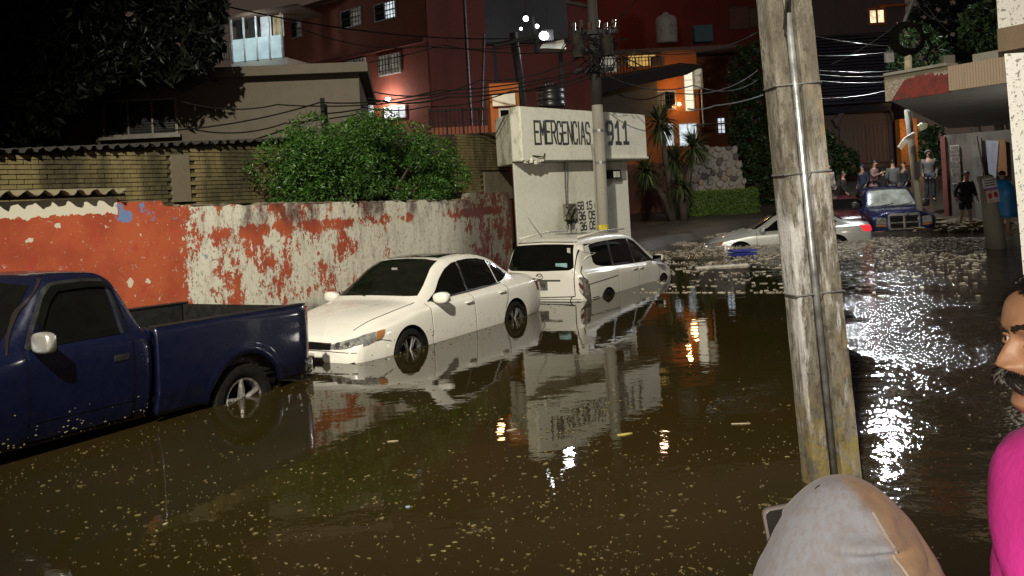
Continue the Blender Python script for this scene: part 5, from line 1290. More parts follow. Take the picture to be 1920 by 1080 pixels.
    pc = c.pt(0, .42, 'F', .012); pl_ = MB().box(pc, (.012, .34, .15)).build('licence_plate', M_plate, root, bevel=.006)
    text_part(plate, pl_, -.13, -.02, .13, .045, M_ink, y=0, name='plate_number', X=lambda q: Vector((pc.x+.009, q.x, pc.z+q.z-.01)))
    MB().box((pc.x+.008, pc.y, pc.z-.055), (.003, .30, .022)).build('plate_strip', M_redink, pl_)
    ip = c.pt(0, 1.30, 'F', .006); MB().box((ip.x+.005, 0, ip.z), (.012, .10, .05)).build('sensor_box', plain('sensor_grey', (.25, .25, .23), .4), root, bevel=.006)
    wp = MB()
    for y0 in (-.1, .5): wp.tube([c.pt(y0, 1.0, 'F', .012), c.pt(y0-.28, 1.03, 'F', .014), c.pt(y0-.52, 1.035, 'F', .012)], .007, 5)
    wp.build('wiper', M_trim, root)
    for x in (1.36, -1.29):
        for sd in 'LR': wheel(root, x, .785 if sd == 'L' else -.785, .315, .322, .20, sd, 7, rims, rim=.74)
    dirt_specks(c, root, 'L', [(random.uniform(-1.0, .95), .50+random.gauss(0, .03)+.09*random.random()**3) for _ in range(190)]+[(random.uniform(-2.2, 2.2), random.uniform(.40, .62)) for _ in range(120)])
    return root

def Mcar(px, py, z, heading, pitch=0, roll=0):
    return Matrix.Translation((px, py, z)) @ Matrix.Rotation(heading, 4, 'Z') @ Matrix.Rotation(pitch, 4, 'Y') @ Matrix.Rotation(roll, 4, 'X')
ang_down = math.atan2(-D.y, -D.x); ang_up = math.atan2(D.y, D.x)
c0 = ST(10.49, -7.68)
white = sedan('parked_car', 'white saloon car with dark sunroof parked facing us behind the dark blue truck', 'car', Mcar(c0.x, c0.y, -.385, ang_down), M_white, M_glassg, M_gunm, 0)
cs_ = Vector((8.05, 26.95, 0))
silver = sedan('sunken_car', 'silver saloon car sunk to its windows in the flooded junction behind the big pole', 'car', Mcar(cs_.x, cs_.y, -.52, math.atan2(.8, -4.35), R(1.6)), M_silver, M_glass, M_alloy, 0, lit_tail=True, plate='34')

# ---- white van seen from behind
def van(M):
    root = thing('parked_van', 'white five door van with open damaged tailgate corner floating in front of the booth', 'van', M=M)
    K = [(-2.28, .42, .95, 1.05, .55, .66, .58, .50), (-2.24, .30, .985, 1.18, .76, .80, .68, .58), (-2.18, .27, 1.0, 1.30, .80, .84, .73, .60), (-2.10, .25, 1.0, 1.46, .82, .855, .745, .60), (-2.00, .24, 1.0, 1.545, .83, .86, .75, .605), (-1.8, .22, 1.0, 1.60, .84, .868, .755, .615), (-1.3, .20, .99, 1.625, .85, .872, .76, .625), (-.6, .19, .97, 1.62, .855, .875, .765, .63), (0, .18, .95, 1.59, .86, .875, .77, .625), (.4, .18, .935, 1.53, .86, .875, .775, .61), (.8, .18, .92, 1.38, .86, .875, .775, .60), (1.2, .18, .90, 1.18, .86, .873, .77, .62), (1.5, .19, .875, 1.04, .855, .868, .75, .62), (1.75, .20, .83, .96, .84, .855, .72, .58), (2.0, .21, .76, .88, .78, .80, .68, .54), (2.18, .24, .68, .79, .68, .71, .60, .48), (2.27, .29, .60, .68, .54, .58, .48, .40)]
    b = body_mesh(K).build('body', [M_white2, M_under], root, smooth=True, fix=True)
    c = Car(root, b); cut_arches(b, [(1.37, .33, .35, .58, 1.3), (1.37, .33, .35, -.58, -1.3), (-1.36, .33, .35, .58, 1.3), (-1.36, .33, .35, -.58, -1.3)])
    # tailgate with its glass, badge, plate
    tg = c.patch('tailgate', M_white2, [(-.62, 1.50), (0, 1.52), (.62, 1.50)], [(-.64, .62), (0, .60), (.64, .62)], 'B', .004, 24, 20)
    c.patch('rear_window', M_glass, [(-.57, 1.475), (-.3, 1.49), (0, 1.495), (.3, 1.49), (.57, 1.475)], [(-.64, 1.10), (-.58, 1.055), (0, 1.045), (.58, 1.055), (.64, 1.10)], 'B', .008, 26, 10, par=tg)
    sk = MB(); p = c.pt(-.42, 1.14, 'B', .013); sk.box(p, (.004, .22, .07)); sk.build('sticker', plain('cyan_sticker', (.25, .42, .44), .5), tg)
    sk = MB(); p = c.pt(-.52, 1.36, 'B', .013); sk.box(p, (.004, .06, .13)); sk.build('sticker', M_plate, tg)
    e = c.pt(0, .955, 'B', .012); ee = MB(); ee.tube([e+Vector((0, .062*cos(t*pi/12), .048*sin(t*pi/12))) for t in range(25)], .007, 6)
    ee.tube([e+Vector((0, y_, z_)) for y_, z_ in ((-.06, .012), (-.03, .02), (0, -.012), (.03, .02), (.06, .012))], .006, 6); ee.build('badge', M_chrome, tg)
    pc = c.pt(.02, .80, 'B', .014); pl_ = MB().box(pc, (.012, .34, .16)).build('licence_plate', plain('grimy_plate', (.10, .10, .09), .6, var=.4), tg, bevel=.006)
    for k in range(6): MB().box((pc.x-.008, pc.y-.11+.045*k, pc.z), (.003, .022, .06)).build('plate_mark', M_ink, pl_)
    g = MB(); c.strip(g, [(-.40, .885), (.40, .885)], 'B', .03, .012); g.build('tailgate_handle_strip', M_chrome, tg)
    g = MB()
    for ln in ([(-.64, 1.50), (-.655, 1.1), (-.66, .62)], [(.64, 1.50), (.655, 1.1), (.66, .62)], [(-.66, .61), (0, .59), (.66, .61)], [(-.62, 1.515), (0, 1.535), (.62, 1.515)]): c.strip(g, ln, 'B', .014, .002)
    c.strip(g, [(-.8, .56), (.8, .56)], 'B', .010, .004)
    g.build('tailgate_gap', M_seam, root)
    for sd in 'LR':
        s_ = 1 if sd == 'L' else -1
        q = c.patch('tail_light', M_red, [(s_*.67, 1.16), (s_*.78, 1.14)], [(s_*.66, .84), (s_*.80, .82)], 'B', .007, 6, 8) if sd == 'L' else None
        d1 = c.patch('door', M_white2, [(1.14, .93), (.2, .955), (.10, .96)], [(1.10, .28), (.2, .27), (.10, .27)], sd, .0035, 20, 12)
        d2 = c.patch('door', M_white2, [(.075, .96), (-.7, .985), (-.86, .99)], [(.075, .27), (-.80, .27), (-.86, .30)], sd, .0035, 20, 12)
        seam = MB()
        for ln in ([(1.16, .93), (1.12, .27)], [(.088, .965), (.088, .26)], [(-.875, .99), (-.875, .30)], [(-2.15, .80), (-.9, .84)], [(-2.0, .56), (-1.75, .56)]): c.strip(seam, ln, sd, .014, .0025)
        seam.build('door_gap', M_seam, root)
        c.patch('window', M_glass, [(.86, 1.13), (.66, 1.27), (.45, 1.38), (.25, 1.44), (.13, 1.455)], [(1.10, .965), (.6, .975), (.13, .99)], sd, .003, 16, 8, par=d1)
        c.patch('window', M_glass, [(.06, 1.46), (-.3, 1.475), (-.80, 1.478)], [(.06, .992), (-.4, 1.0), (-.84, 1.02)], sd, .003, 16, 8, par=d2)
        c.patch('quarter_window', M_glass, [(-.90, 1.476), (-1.3, 1.47), (-1.58, 1.455), (-1.66, 1.43)], [(-.93, 1.03), (-1.3, 1.05), (-1.55, 1.08), (-1.66, 1.14)], sd, .003, 16, 8)
        c.patch('pillar_trim', M_trim, [(.80, 1.16), (.45, 1.385), (.13, 1.46), (-.3, 1.48), (-.8, 1.482), (-1.3, 1.475), (-1.62, 1.455)], [(1.05, .962), (.13, .98), (-.8, 1.01), (-1.3, 1.035), (-1.62, 1.10)], sd, .0012, 30, 8)
        handle(c, .22, .885, sd, M_white2, d1); handle(c, -.10, .895, sd, M_white2, d2)
        mirror(c, .98, .96, sd, M_white2, (.12, .22, .15))
        c.patch('headlight', M_lens, [(2.12, .74), (1.9, .80), (1.7, .82)], [(2.14, .64), (1.95, .66), (1.8, .72)], sd, .006, 8, 5)
        for x in (1.37, -1.36): wheel(root, x, s_*.775, .32, .318, .20, sd, 5, M_alloy)
    # broken right rear corner: hanging cracked light, torn white flap
    p0 = c.pt(-.66, 1.46, 'B', .01); fl = MB()
    a_ = c.pt(-.70, 1.44, 'B', .02); rows = []
    for i in range(9):
        k = i/8; z = 1.46-.44*k; wv = .05+.13*k*(1-k)*2.4; bpnt = c.pt(-.70, max(z, .97), 'B', .0); zz = z
        rows.append([Vector((bpnt.x-.02-.03*k+random.uniform(-.012, .012), -.62-wv*t*.62+random.uniform(-.008, .008), zz)) + Vector((.10*t, 0, 0)) for t in (0, .33, .66, 1.0, 1.2)])
    fl.grid(rows); o = fl.build('torn_pillar_cover', plain('torn_white_plastic', (.66, .65, .60), .5, var=.2), root, smooth=True); sdm = o.modifiers.new('s', 'SOLIDIFY'); sdm.thickness = .012
    M_rot = Matrix.Translation((-2.235, -.80, .79)) @ Matrix.Rotation(R(-32), 4, 'Z') @ Matrix.Rotation(R(22), 4, 'X')
    tl = MB(M_rot); tl.prism([(-.05, -.19, -.10), (-.05, .09, -.13), (-.05, .17, .12), (-.05, -.06, .14)], (.10, 0, 0)); t_ = tl.build('hanging_tail_light', plain('broken_lamp_grey', (.10, .09, .085), .4, var=.4), root, bevel=.02, fix=True)
    for k, mm in enumerate((M_plate, M_red, M_plate)): MB(M_rot).box((-.053, .02-.03*k+.02, .075-.07*k), (.012, .17, .038), Matrix.Rotation(.15, 3, 'X')).build('lens_strip', mm, t_)
    MB().tube([M_rot @ Vector((0, -.1, .1)), (-2.2, -.75, 1.02), (-2.12, -.74, 1.12)], .008, 5).tube([M_rot @ Vector((-.02, .05, -.13)), (-2.3, -.60, .60), (-2.28, -.55, .5)], .007, 5).build('loose_wire', M_cable, root)
    MB().tube([(-1.55, .30, 1.60), (-1.72, .31, 1.73), (-2.02, .32, 1.98)], lambda k: .008-.004*k, 5).build('aerial', M_trim, root)
    MB().tube([(-1.9, .58, 1.60), (-.9, .60, 1.66), (.1, .60, 1.645)], .016, 6).tube([(-1.9, -.58, 1.60), (-.9, -.60, 1.66), (.1, -.60, 1.645)], .016, 6).build('roof_rail', M_white2, root, smooth=True)
    c.patch('roof_panel', M_glass, [(-.9, -.36), (-.9, .36)], [(.05, -.38), (.05, .38)], 'T', .006, 8, 6)
    return root
cv = Vector((2.287, 17.2, 0))-Nn*.87+D*.0
van(Mcar(cv.x, cv.y, -.56, R(60.0), R(0.6), R(0)))

# ---- dark blue pickup in the foreground
M_brightrim = plain('bright_chrome_wheel', (.60, .60, .58), .28, .85, var=.3, bump=.1, scale=20)
M_mirrorc = plain('satin_chrome_mirror', (.66, .66, .63), .34, .75, var=.12, bump=.02)
def boxtruck(name, label, M, paintm, detail=True):
    root = thing(name, label, 'pickup truck', M=M)
    # x = 0 tail, forward positive; bed 0..1.95, cab 1.98..3.5, hood to 4.95
    K = [(1.985, .42, 1.17, 1.22, .90, .955, .90, .80), (2.03, .40, 1.19, 1.36, .92, .965, .885, .79), (2.12, .40, 1.20, 1.60, .92, .97, .875, .745), (2.20, .40, 1.20, 1.735, .92, .97, .87, .725), (2.34, .40, 1.20, 1.785, .92, .97, .87, .72), (2.7, .40, 1.20, 1.80, .92, .97, .87, .72), (2.98, .40, 1.195, 1.785, .92, .97, .87, .72), (3.12, .40, 1.19, 1.72, .92, .97, .875, .725), (3.40, .40, 1.17, 1.46, .92, .97, .885, .76), (3.68, .40, 1.14, 1.22, .92, .968, .895, .80), (3.80, .40, 1.12, 1.175, .92, .965, .885, .79), (4.4, .40, 1.06, 1.12, .92, .96, .87, .77), (4.75, .40, 1.01, 1.07, .91, .95, .85, .75), (4.90, .42, .97, 1.02, .88, .93, .83, .73), (4.95, .46, .90, .94, .82, .88, .80, .70)]
    mx = lambda x: x if x < 2.2 else 2.2+(x-2.2)*.74 if x < 3.62 else 3.25+(x-3.62)*(1.70/1.33)
    K = [(mx(k[0]),)+k[1:] for k in K]
    b = body_mesh(K, 90).build('cab', [paintm, M_under], root, smooth=True, fix=True); c = Car(root, b)
    pt0 = c.pt; c.pt = lambda a, b_, side, off: pt0(mx(a) if side in 'LR' else a, b_, side, off)
    cut_arches(b, [(3.88, .40, .44, .60, 1.4), (3.88, .40, .44, -.60, -1.4)])
    c.patch('windscreen', M_glass, [(-.62, 1.70), (0, 1.735), (.62, 1.70)], [(-.75, 1.21), (0, 1.225), (.75, 1.21)], 'F', .005, 22, 10)
    c.patch('rear_window', M_glass, [(-.55, 1.68), (.55, 1.68)], [(-.66, 1.30), (.66, 1.30)], 'B', .005, 12, 8)
    for sd in 'LR':
        s_ = 1 if sd == 'L' else -1
        d1 = c.patch('door', paintm, [(2.19, 1.195), (3.3, 1.18), (3.42, 1.175)], [(2.19, .50), (3.2, .50), (3.42, .50)], sd, .0045, 24, 16)
        seam = MB()
        for ln in ([(3.45, 1.19), (3.455, .48)], [(2.165, 1.30), (2.165, .48)], [(2.16, .485), (3.46, .485)], [(2.16, 1.3), (2.22, 1.60), (2.30, 1.70)]): c.strip(seam, ln, sd, .016, .003)
        seam.build('door_gap', M_seam, root)
        c.patch('window', M_glass, [(2.345, 1.655), (2.6, 1.668), (2.93, 1.66), (3.02, 1.62)], [(2.27, 1.225), (2.8, 1.22), (3.2, 1.212), (3.34, 1.21)], sd, .006, 18, 9, par=d1)
        fr = MB()
        c.strip(fr, [(2.235, 1.23), (2.26, 1.45), (2.305, 1.66), (2.34, 1.69), (2.6, 1.705), (2.96, 1.695), (3.06, 1.65), (3.25, 1.42), (3.40, 1.215)], sd, .045, .005, 44); fr.build('window_seal', M_trim, d1)
        vz = MB(); vt = c.samp([(2.32, 1.685), (2.6, 1.70), (2.97, 1.69), (3.09, 1.60), (3.22, 1.42)], 24); ra = [c.pt(a, z, sd, .010) for a, z in vt]; rb2 = [c.pt(a-.035, z-.055, sd, .030) for a, z in vt]
        vz.grid([ra, rb2]); o = vz.build('window_visor', M_glass, d1, smooth=True)
        ap = MB(); c.strip(ap, [(3.02, 1.745), (3.30, 1.52), (3.52, 1.30), (3.62, 1.19)], sd, .012, .012, 20)
        ap.build('drip_rail', M_chrome, root)
        p = c.pt(2.33, 1.03, sd, .006); MB().box(p, (.15, .014, .055)).build('door_handle', M_trim, d1, bevel=.006)
        t_ = MB(); c.strip(t_, [(2.19, .655), (3.42, .655)], sd, .022, .010); t_.build('side_moulding', paintm, d1)
        t_ = MB(); c.strip(t_, [(3.46, .655), (3.50, .655)], sd, .022, .008); t_.build('side_moulding', paintm, root)
        # chrome square mirror
        p = c.pt(3.33, 1.26, sd, .0); q = p+Vector((.02, s_*.20, .01)); rows = []
        for i in range(9):
            ph = pi*i/8; rr = sin(ph)**.35; row = []
            for j in range(20):
                th = 2*pi*j/20; e = .5; cx = abs(cos(th))**e*(1 if cos(th) > 0 else -1); cz = abs(sin(th))**e*(1 if sin(th) > 0 else -1)
                row.append((q.x+cx*rr*.055, q.y-cos(ph)*.115, q.z+cz*rr*.085))
            rows.append(row)
        mm = MB().grid(rows, True).build('side_mirror', M_mirrorc, root, smooth=True)
        MB().box((q.x-.052, q.y, q.z), (.012, .18, .13)).build('mirror_glass', M_glass, mm, bevel=.01)
        MB().tube([p-Vector((0, s_*.02, .03)), q-Vector((0, s_*.06, .02))], .035, 8).tube([p+Vector((-.05, 0, -.04)), q-Vector((0, s_*.04, .06))], .02, 6).build('mirror_arm', M_trim, mm)
        # bed side panel with wheel arch
        yo = .955; xs2 = sorted(set([round(.92+.47*cos(pi*k/24), 4) for k in range(25)]+[0, .03, .07, .12, .18, .25, .34, .42]+[1.42, 1.5, 1.6, 1.7, 1.8, 1.88, 1.93, 1.955]))
        m = MB(); rows = []
        for x in xs2:
            d0 = abs(x-.92); zb = .42+.43*sqrt(max(0, 1-(d0/.47)**2)) if d0 < .47 else (.50 if x < .5 else .46); row = []
            for j in range(22):
                z = zb+(1.235-zb)*j/21; d = sqrt((x-.92)**2+(z-.42)**2)
                y = yo+.020*(1-((z-.9)/.4)**2)-.030*max(0, (z-1.17)/.065)**2-.045*max(0, (.14-x)/.14)**2+.018*exp(-((d-.475)/.035)**2)-.03*max(0, (.65-z)/.2)
                row.append((x, s_*y, z))
            rows.append(row)
        m.grid(rows); o = m.build('bed_side', paintm, root, smooth=True)
        sdm = o.modifiers.new('s', 'SOLIDIFY'); sdm.thickness = .06; sdm.offset = -1 if s_ < 0 else 1; sdm.offset = 0
        MB().box((.985, s_*.925, 1.243), (1.93, .09, .016)).build('bed_rail', M_trim, root, bevel=.006)
        sm = MB(); 
        for xa, xb in ((.02, .40), (1.46, 1.95)): sm.box(((xa+xb)/2, s_*(yo+.012), .655), (xb-xa, .03, .024))
        sm.build('side_moulding', paintm, root, bevel=.004)
        tl = MB().box((.012, s_*.925, .97), (.05, .085, .50)).build('tail_light', M_red, root, bevel=.012)
        for zz in (.86, 1.08): MB().box((-.012, s_*.925, zz), (.012, .06, .012)).build('lens_rib', M_trim, tl)
        MB().box((.02, s_*.93, .66), (.03, .07, .10)).build('reverse_light', M_plate, tl, bevel=.005)
        for x in (.92, 3.88): wheel(root, x, s_*.845, .375, .375, .25, sd, 5, M_brightrim, rim=.62, style='s')
        ib = MB().box((.92, s_*.62, .62), (1.1, .5, .36)); ib.build('wheel_housing', M_under, root, bevel=.04)
    MB().box((.99, 0, .60), (1.93, 1.80, .05)).build('bed_floor', M_under, root)
    MB().box((.035, 0, .92), (.06, 1.80, .58)).build('tailgate', paintm, root, bevel=.015)
    MB().box((.075, 0, .93), (.012, 1.76, .60)).box((1.905, 0, .93), (.012, 1.76, .60)).box((.99, .905, .93), (1.82, .012, .61)).box((.99, -.905, .93), (1.82, .012, .61)).build('bed_liner', M_trim, root)
    MB().box((1.94, 0, .92), (.04, 1.78, .60)).build('bed_front', paintm, root, bevel=.01)
    MB().box((-.07, 0, .56), (.15, 1.80, .17)).build('rear_bumper', M_chrome, root, bevel=.03)
    MB().box((2.3, 0, .42), (4.3, 1.3, .2)).build('chassis', M_under, root)
    m = MB()
    for i in range(14): m.blob((random.uniform(.5, 1.8), random.uniform(-.6, .6), .66), (random.uniform(.06, .2), random.uniform(.06, .15), random.uniform(.03, .09)), 7, 5, jit=.3)
    setp(m.build('rubbish', plain('bed_rubbish', (.08, .08, .075), .8, var=.6), root), kind='stuff')
    m = MB()
    for i in range(110):
        x_ = random.uniform(.02, 1.93) if i % 2 else random.uniform(2.0, 3.4); z_ = .47+abs(random.gauss(0, .09)); r = random.uniform(.002, .008)
        if abs(x_-.92) < .5 and x_ < 1.95: continue
        p = Vector((x_, .955+.02*(1-((z_-.9)/.4)**2)-.03*max(0, (.65-z_)/.2)+.002, z_)) if x_ < 1.95 else pt0(x_, z_, 'L', .006)
        m.blob(p, (r*random.uniform(.8, 2), r*.5, r), 5, 3, jit=.4)
    setp(m.build('mud_specks', plain('pale_speck', (.16, .14, .10), .7, bump=0), root), kind='stuff')
    for s_ in (1, -1): c.patch('headlight', M_lens, [(s_*.55, .90), (s_*.84, .90)], [(s_*.55, .76), (s_*.84, .76)], 'F', .012, 6, 4)
    g = c.patch('grille', M_under, [(-.52, .90), (.52, .90)], [(-.52, .74), (.52, .74)], 'F', .012, 10, 4)
    MB().box((5.02, 0, .55), (.14, 1.86, .2)).build('front_bumper', M_chrome, root, bevel=.03)
    return root, c
tp0 = ST(7.32, -7.80)
tm = Mcar(tp0.x, tp0.y, -.43, ang_down, R(-1.3))
boxtruck('parked_pickup', 'dark blue pickup truck with open bed parked at the left in the water', tm, M_blue)

# ---- violet-blue pickup coming towards us at the far shore
def frontpickup(M):
    root = thing('sunken_pickup', 'violet blue pickup truck with chrome crossbar grille half sunk facing us', 'pickup truck', M=M)
    K = [(-.6, .45, 1.2, 1.26, .92, .98, .9, .8), (-.55, .45, 1.22, 1.50, .94, .99, .88, .76), (-.35, .45, 1.22, 1.80, .94, 1.0, .88, .72), (0, .45, 1.22, 1.90, .94, 1.0, .88, .72), (.7, .45, 1.22, 1.91, .94, 1.0, .88, .72), (1.0, .45, 1.22, 1.85, .94, 1.0, .89, .73), (1.35, .45, 1.20, 1.56, .94, 1.0, .90, .78), (1.65, .45, 1.17, 1.30, .94, 1.0, .92, .84), (1.85, .45, 1.14, 1.25, .95, 1.0, .90, .74), (2.3, .45, 1.08, 1.24, .95, 1.0, .86, .62), (2.7, .45, 1.02, 1.19, .94, .99, .82, .56), (2.85, .46, .96, 1.14, .92, .97, .80, .54), (2.93, .50, .88, 1.02, .88, .93, .76, .5)]
    b = body_mesh(K, 80).build('cab', [M_blue2, M_under], root, smooth=True, fix=True); c = Car(root, b)
    cut_arches(b, [(2.05, .42, .46, .62, 1.4), (2.05, .42, .46, -.62, -1.4)])
    ws = c.patch('windscreen', M_pglass, [(-.60, 1.80), (0, 1.83), (.60, 1.80)], [(-.77, 1.30), (0, 1.31), (.77, 1.30)], 'F', .006, 20, 9)
    fr = MB(); c.strip(fr, [(-.77, 1.29), (-.61, 1.81), (0, 1.84), (.61, 1.81), (.77, 1.29), (0, 1.295), (-.77, 1.29)], 'F', .04, .010, 60); fr.build('windscreen_seal', M_trim, ws)
    MB().tube([c.pt(-.35, 1.30, 'F', .02), c.pt(.05, 1.36, 'F', .02)], .01, 5).tube([c.pt(.25, 1.30, 'F', .02), c.pt(.62, 1.35, 'F', .02)], .01, 5).build('wiper', M_trim, root)
    g = c.patch('grille', M_under, [(-.42, 1.00), (0, 1.03), (.42, 1.00)], [(-.36, .62), (0, .60), (.36, .62)], 'F', .012, 14, 6)
    ch = MB()
    x0 = 2.985
    def bar(p0, p1, w_): ch.box(((p0[0]+p1[0])/2 and (x0), (p0[0]+p1[0])/2, (p0[1]+p1[1])/2), (.06, max(abs(p1[0]-p0[0]), w_), max(abs(p1[1]-p0[1]), w_)))
    ch = MB(); ch.box((x0-.02, 0, .82), (.07, .075, .46)).box((x0-.025, 0, .80), (.05, .84, .055)).box((x0-.03, 0, 1.045), (.09, .90, .085)).box((x0-.03, -.45, .83), (.07, .06, .44)).box((x0-.03, .45, .83), (.07, .06, .44)).box((x0-.02, 0, .60), (.07, .9, .05))
    ch.build('crossbar_grille', M_alloy, g, bevel=.015)
    for k in range(5):
        for s_ in (1, -1): MB().box((x0-.045, s_*.24, .66+.075*k), (.03, .36, .018)).build('grille_slat', M_trim, g)
    for s_ in (1, -1):
        hl = c.patch('headlight', M_lens, [(s_*.54, .96), (s_*.80, .98)], [(s_*.54, .76), (s_*.84, .78)], 'F', .015, 8, 6)
        c.patch('indicator_lens', M_amber, [(s_*.54, .745), (s_*.84, .765)], [(s_*.54, .69), (s_*.84, .71)], 'F', .012, 6, 3)
        sd = 'L' if s_ > 0 else 'R'
        d1 = c.patch('door', M_blue2, [(-.1, 1.2), (1.3, 1.19)], [(-.1, .5), (1.3, .5)], sd, .004, 16, 8)
        c.patch('window', M_glass, [(0, 1.78), (.8, 1.78), (.98, 1.70)], [(-.05, 1.25), (.8, 1.25), (1.38, 1.245)], sd, .004, 14, 7, par=d1)
        mirror(c, 1.28, 1.25, sd, M_trim, (.14, .30, .26))
        wheel(root, 2.05, s_*.86, .39, .39, .26, sd, 5, M_alloy); wheel(root, -1.6, s_*.86, .39, .39, .26, sd, 5, M_alloy)
        MB().box((-1.6, s_*.97, .9), (2.0, .05, .72)).build('bed_side', M_blue2, root, bevel=.02)
    MB().box((-2.58, 0, .9), (.06, 1.9, .72)).build('tailgate', M_blue2, root, bevel=.015)
    MB().box((-1.6, 0, .6), (2.0, 1.9, .06)).build('bed_floor', M_under, root)
    MB().box((3.02, 0, .46), (.16, 1.96, .22)).build('front_bumper', M_chrome, root, bevel=.03)
    MB().cyl((.2, .55, 1.86), (.1, .56, 2.2), .01, .006, 6).build('aerial', M_trim, root)
    return root
fr = P(1697, 437, 28.3); hd = Vector((-.16, -1, 0)).normalized(); org = Vector((fr.x, fr.y, 0))-hd*2.97
frontpickup(Mcar(org.x, org.y, -.50, math.atan2(hd.y, hd.x)))
# maroon hatch mostly hidden beside it
def small_car(M, lab):
    root = thing('sunken_car', lab, 'car', M=M)
    K = [(-1.8, .4, .8, .9, .6, .7, .6, .5), (-1.7, .3, .9, 1.1, .78, .8, .68, .56), (-1.3, .25, .92, 1.40, .8, .82, .7, .56), (-.5, .22, .91, 1.45, .81, .83, .71, .56), (.1, .22, .9, 1.38, .81, .83, .72, .56), (.75, .22, .88, 1.0, .81, .83, .72, .6), (1.3, .24, .80, .92, .8, .81, .68, .54), (1.65, .26, .70, .80, .7, .74, .6, .46), (1.8, .34, .58, .66, .52, .58, .48, .38)]
    b = body_mesh(K, 50).build('body', [M_maroon, M_under], root, smooth=True, fix=True); c = Car(root, b)
    c.patch('windscreen', M_glass, [(-.5, 1.34), (.5, 1.34)], [(-.64, .98), (.64, .98)], 'F', .004, 14, 8)
    for s_ in (1, -1):
        sd = 'L' if s_ > 0 else 'R'; c.patch('headlight', M_lens, [(s_*.42, .68), (s_*.66, .74)], [(s_*.42, .58), (s_*.66, .62)], 'F', .008, 8, 4)
        c.patch('window', M_glass, [(.30, 1.16), (0, 1.32), (-.5, 1.36), (-1.1, 1.32)], [(.55, .94), (0, .95), (-.6, .96), (-1.3, .98)], sd, .004, 16, 7)
        mirror(c, .5, .93, sd, M_maroon, (.12, .2, .14)); 
        for x in (1.15, -1.2): wheel(root, x, s_*.72, .30, .30, .18, sd, 5, M_alloy)
small_car(Mcar(P(1588, 400, 31.5).x, 31.5, -.28, R(-103)), 'dark maroon small car almost hidden between the pole and the violet pickup')
# floating crate and junk
q = PZ(1392, 479); cr = thing('crate', 'blue plastic crate floating in the flooded junction', 'crate', q, R(12))
m = MB(); m.box((0, 0, .02), (.62, .36, .02))
for sx, sy, dx_, dy_ in ((0, .175, .62, .02), (0, -.175, .62, .02), (.30, 0, .02, .35), (-.30, 0, .02, .35)):
    m.box((sx, sy, .12), (dx_, dy_, .025)).box((sx, sy, .06), (dx_, dy_, .03)); 
m.build('side', plain('blue_crate_plastic', (.03, .045, .30), .45), cr); MB().box((0, 0, .145), (.64, .38, .014)).build('rim', plain('blue_crate_plastic2', (.03, .045, .26), .45), cr)
def slat(u, v, L, w_, a, lab, mat, nm='plank', cat='plank'):
    q = PZ(u, v); k_ = 8; th_ = .03 if L > .5 else .006
    o = MB().prism([(L/2*cos(2*pi*i/k_)**1*random.uniform(.75, 1.1), w_/2*sin(2*pi*i/k_)*random.uniform(.7, 1.3), .001) if L < .5 else (L/2*(1 if i in (0, 1, 7, 6) else -1)*(1-.06*random.random()), w_/2*((i+1) % 8/3.5-1 if i < 4 else 0)*1.0, .0) for i in range(k_)] if L < .5 else [(-L/2, -w_/2, 0), (L/2, -w_/2*.8, 0), (L/2*.97, w_/2, 0), (-L/2*.95, w_/2*.9, 0)], (0, 0, th_)).build(nm, mat); o.location = q; o.rotation_euler = (0, 0, a); solo(o, lab, cat)
M_drift = plain('driftwood', (.30, .25, .17), .8, var=.4); M_foamb = plain('white_foam_scrap', (.55, .53, .47), .7)
slat(958, 807, .09, .028, .4, 'small pale wood chip floating below the booth reflection', M_drift, 'wood_chip', 'wood chip')
slat(1388, 795, .15, .014, -.1, 'thin stick floating left of the big pole', M_drift, 'stick', 'stick')
slat(1310, 602, .24, .07, .3, 'pale flat scrap floating right of the van', M_foamb, 'foam_scrap', 'scrap')
slat(1170, 815, .14, .035, .25, 'long yellow leaf drifting at the foot of the booth reflection', plain('yellow_leaf', (.34, .28, .08), .7), 'dry_leaf', 'leaf')
slat(735, 828, .09, .015, .1, 'pale twig floating in front of the white saloon reflection', M_drift, 'twig', 'twig')
slat(765, 951, .03, .02, .1, 'tiny pale blue scrap floating in the middle foreground', plain('blue_scrap', (.20, .30, .36), .6), 'plastic_scrap', 'scrap')
slat(310, 983, .04, .015, .9, 'short pale splinter floating in the left foreground', M_drift, 'splinter', 'splinter')
for i, (u, v, L, a, lb) in enumerate(((1228, 442, 1.1, .2, 'white plank washed up right of the booth'), (1262, 428, 1.6, 0, 'pale long board at the far shore below the yuccas'), (1295, 437, 1.2, -.1, 'second pale board at the far shore nearer us'), (1352, 500, 1.2, .1, 'pale board floating below the blue crate'))):
    slat(u, v, L, .22, a, lb, M_foamb)
m = MB()
for i, (x, y) in enumerate(((0, 0), (-.03, -.05), (-.05, -.11), (.04, .06), (-.1, -.16))): m.blob((x, y, .004), (.017, .011, .004), 7, 4, jit=.4)
q = PZ(852, 1018); o = m.build('leaf_litter', M_fleck); o.location = q; solo(o, 'little raft of leaf litter floating near the bottom centre', 'leaf litter')
# debris pile round the wading man
m = MB()
for i in range(420):
    q = PZ(random.gauss(1802, 34), random.uniform(414, 436)); r = random.uniform(.04, .13); m.blob((q.x, q.y, random.uniform(0, .28)*(1-abs(q.x-PZ(1802, 430).x)/2.5)), (r*1.6, r, r*.5), 5, 3, jit=.5)
setp(m.build('debris', stained('debris_brown', (.15, .12, .07), (.05, .04, .02), 2)), 'brown heap of branches and litter around the wading man', None, None, 'stuff')
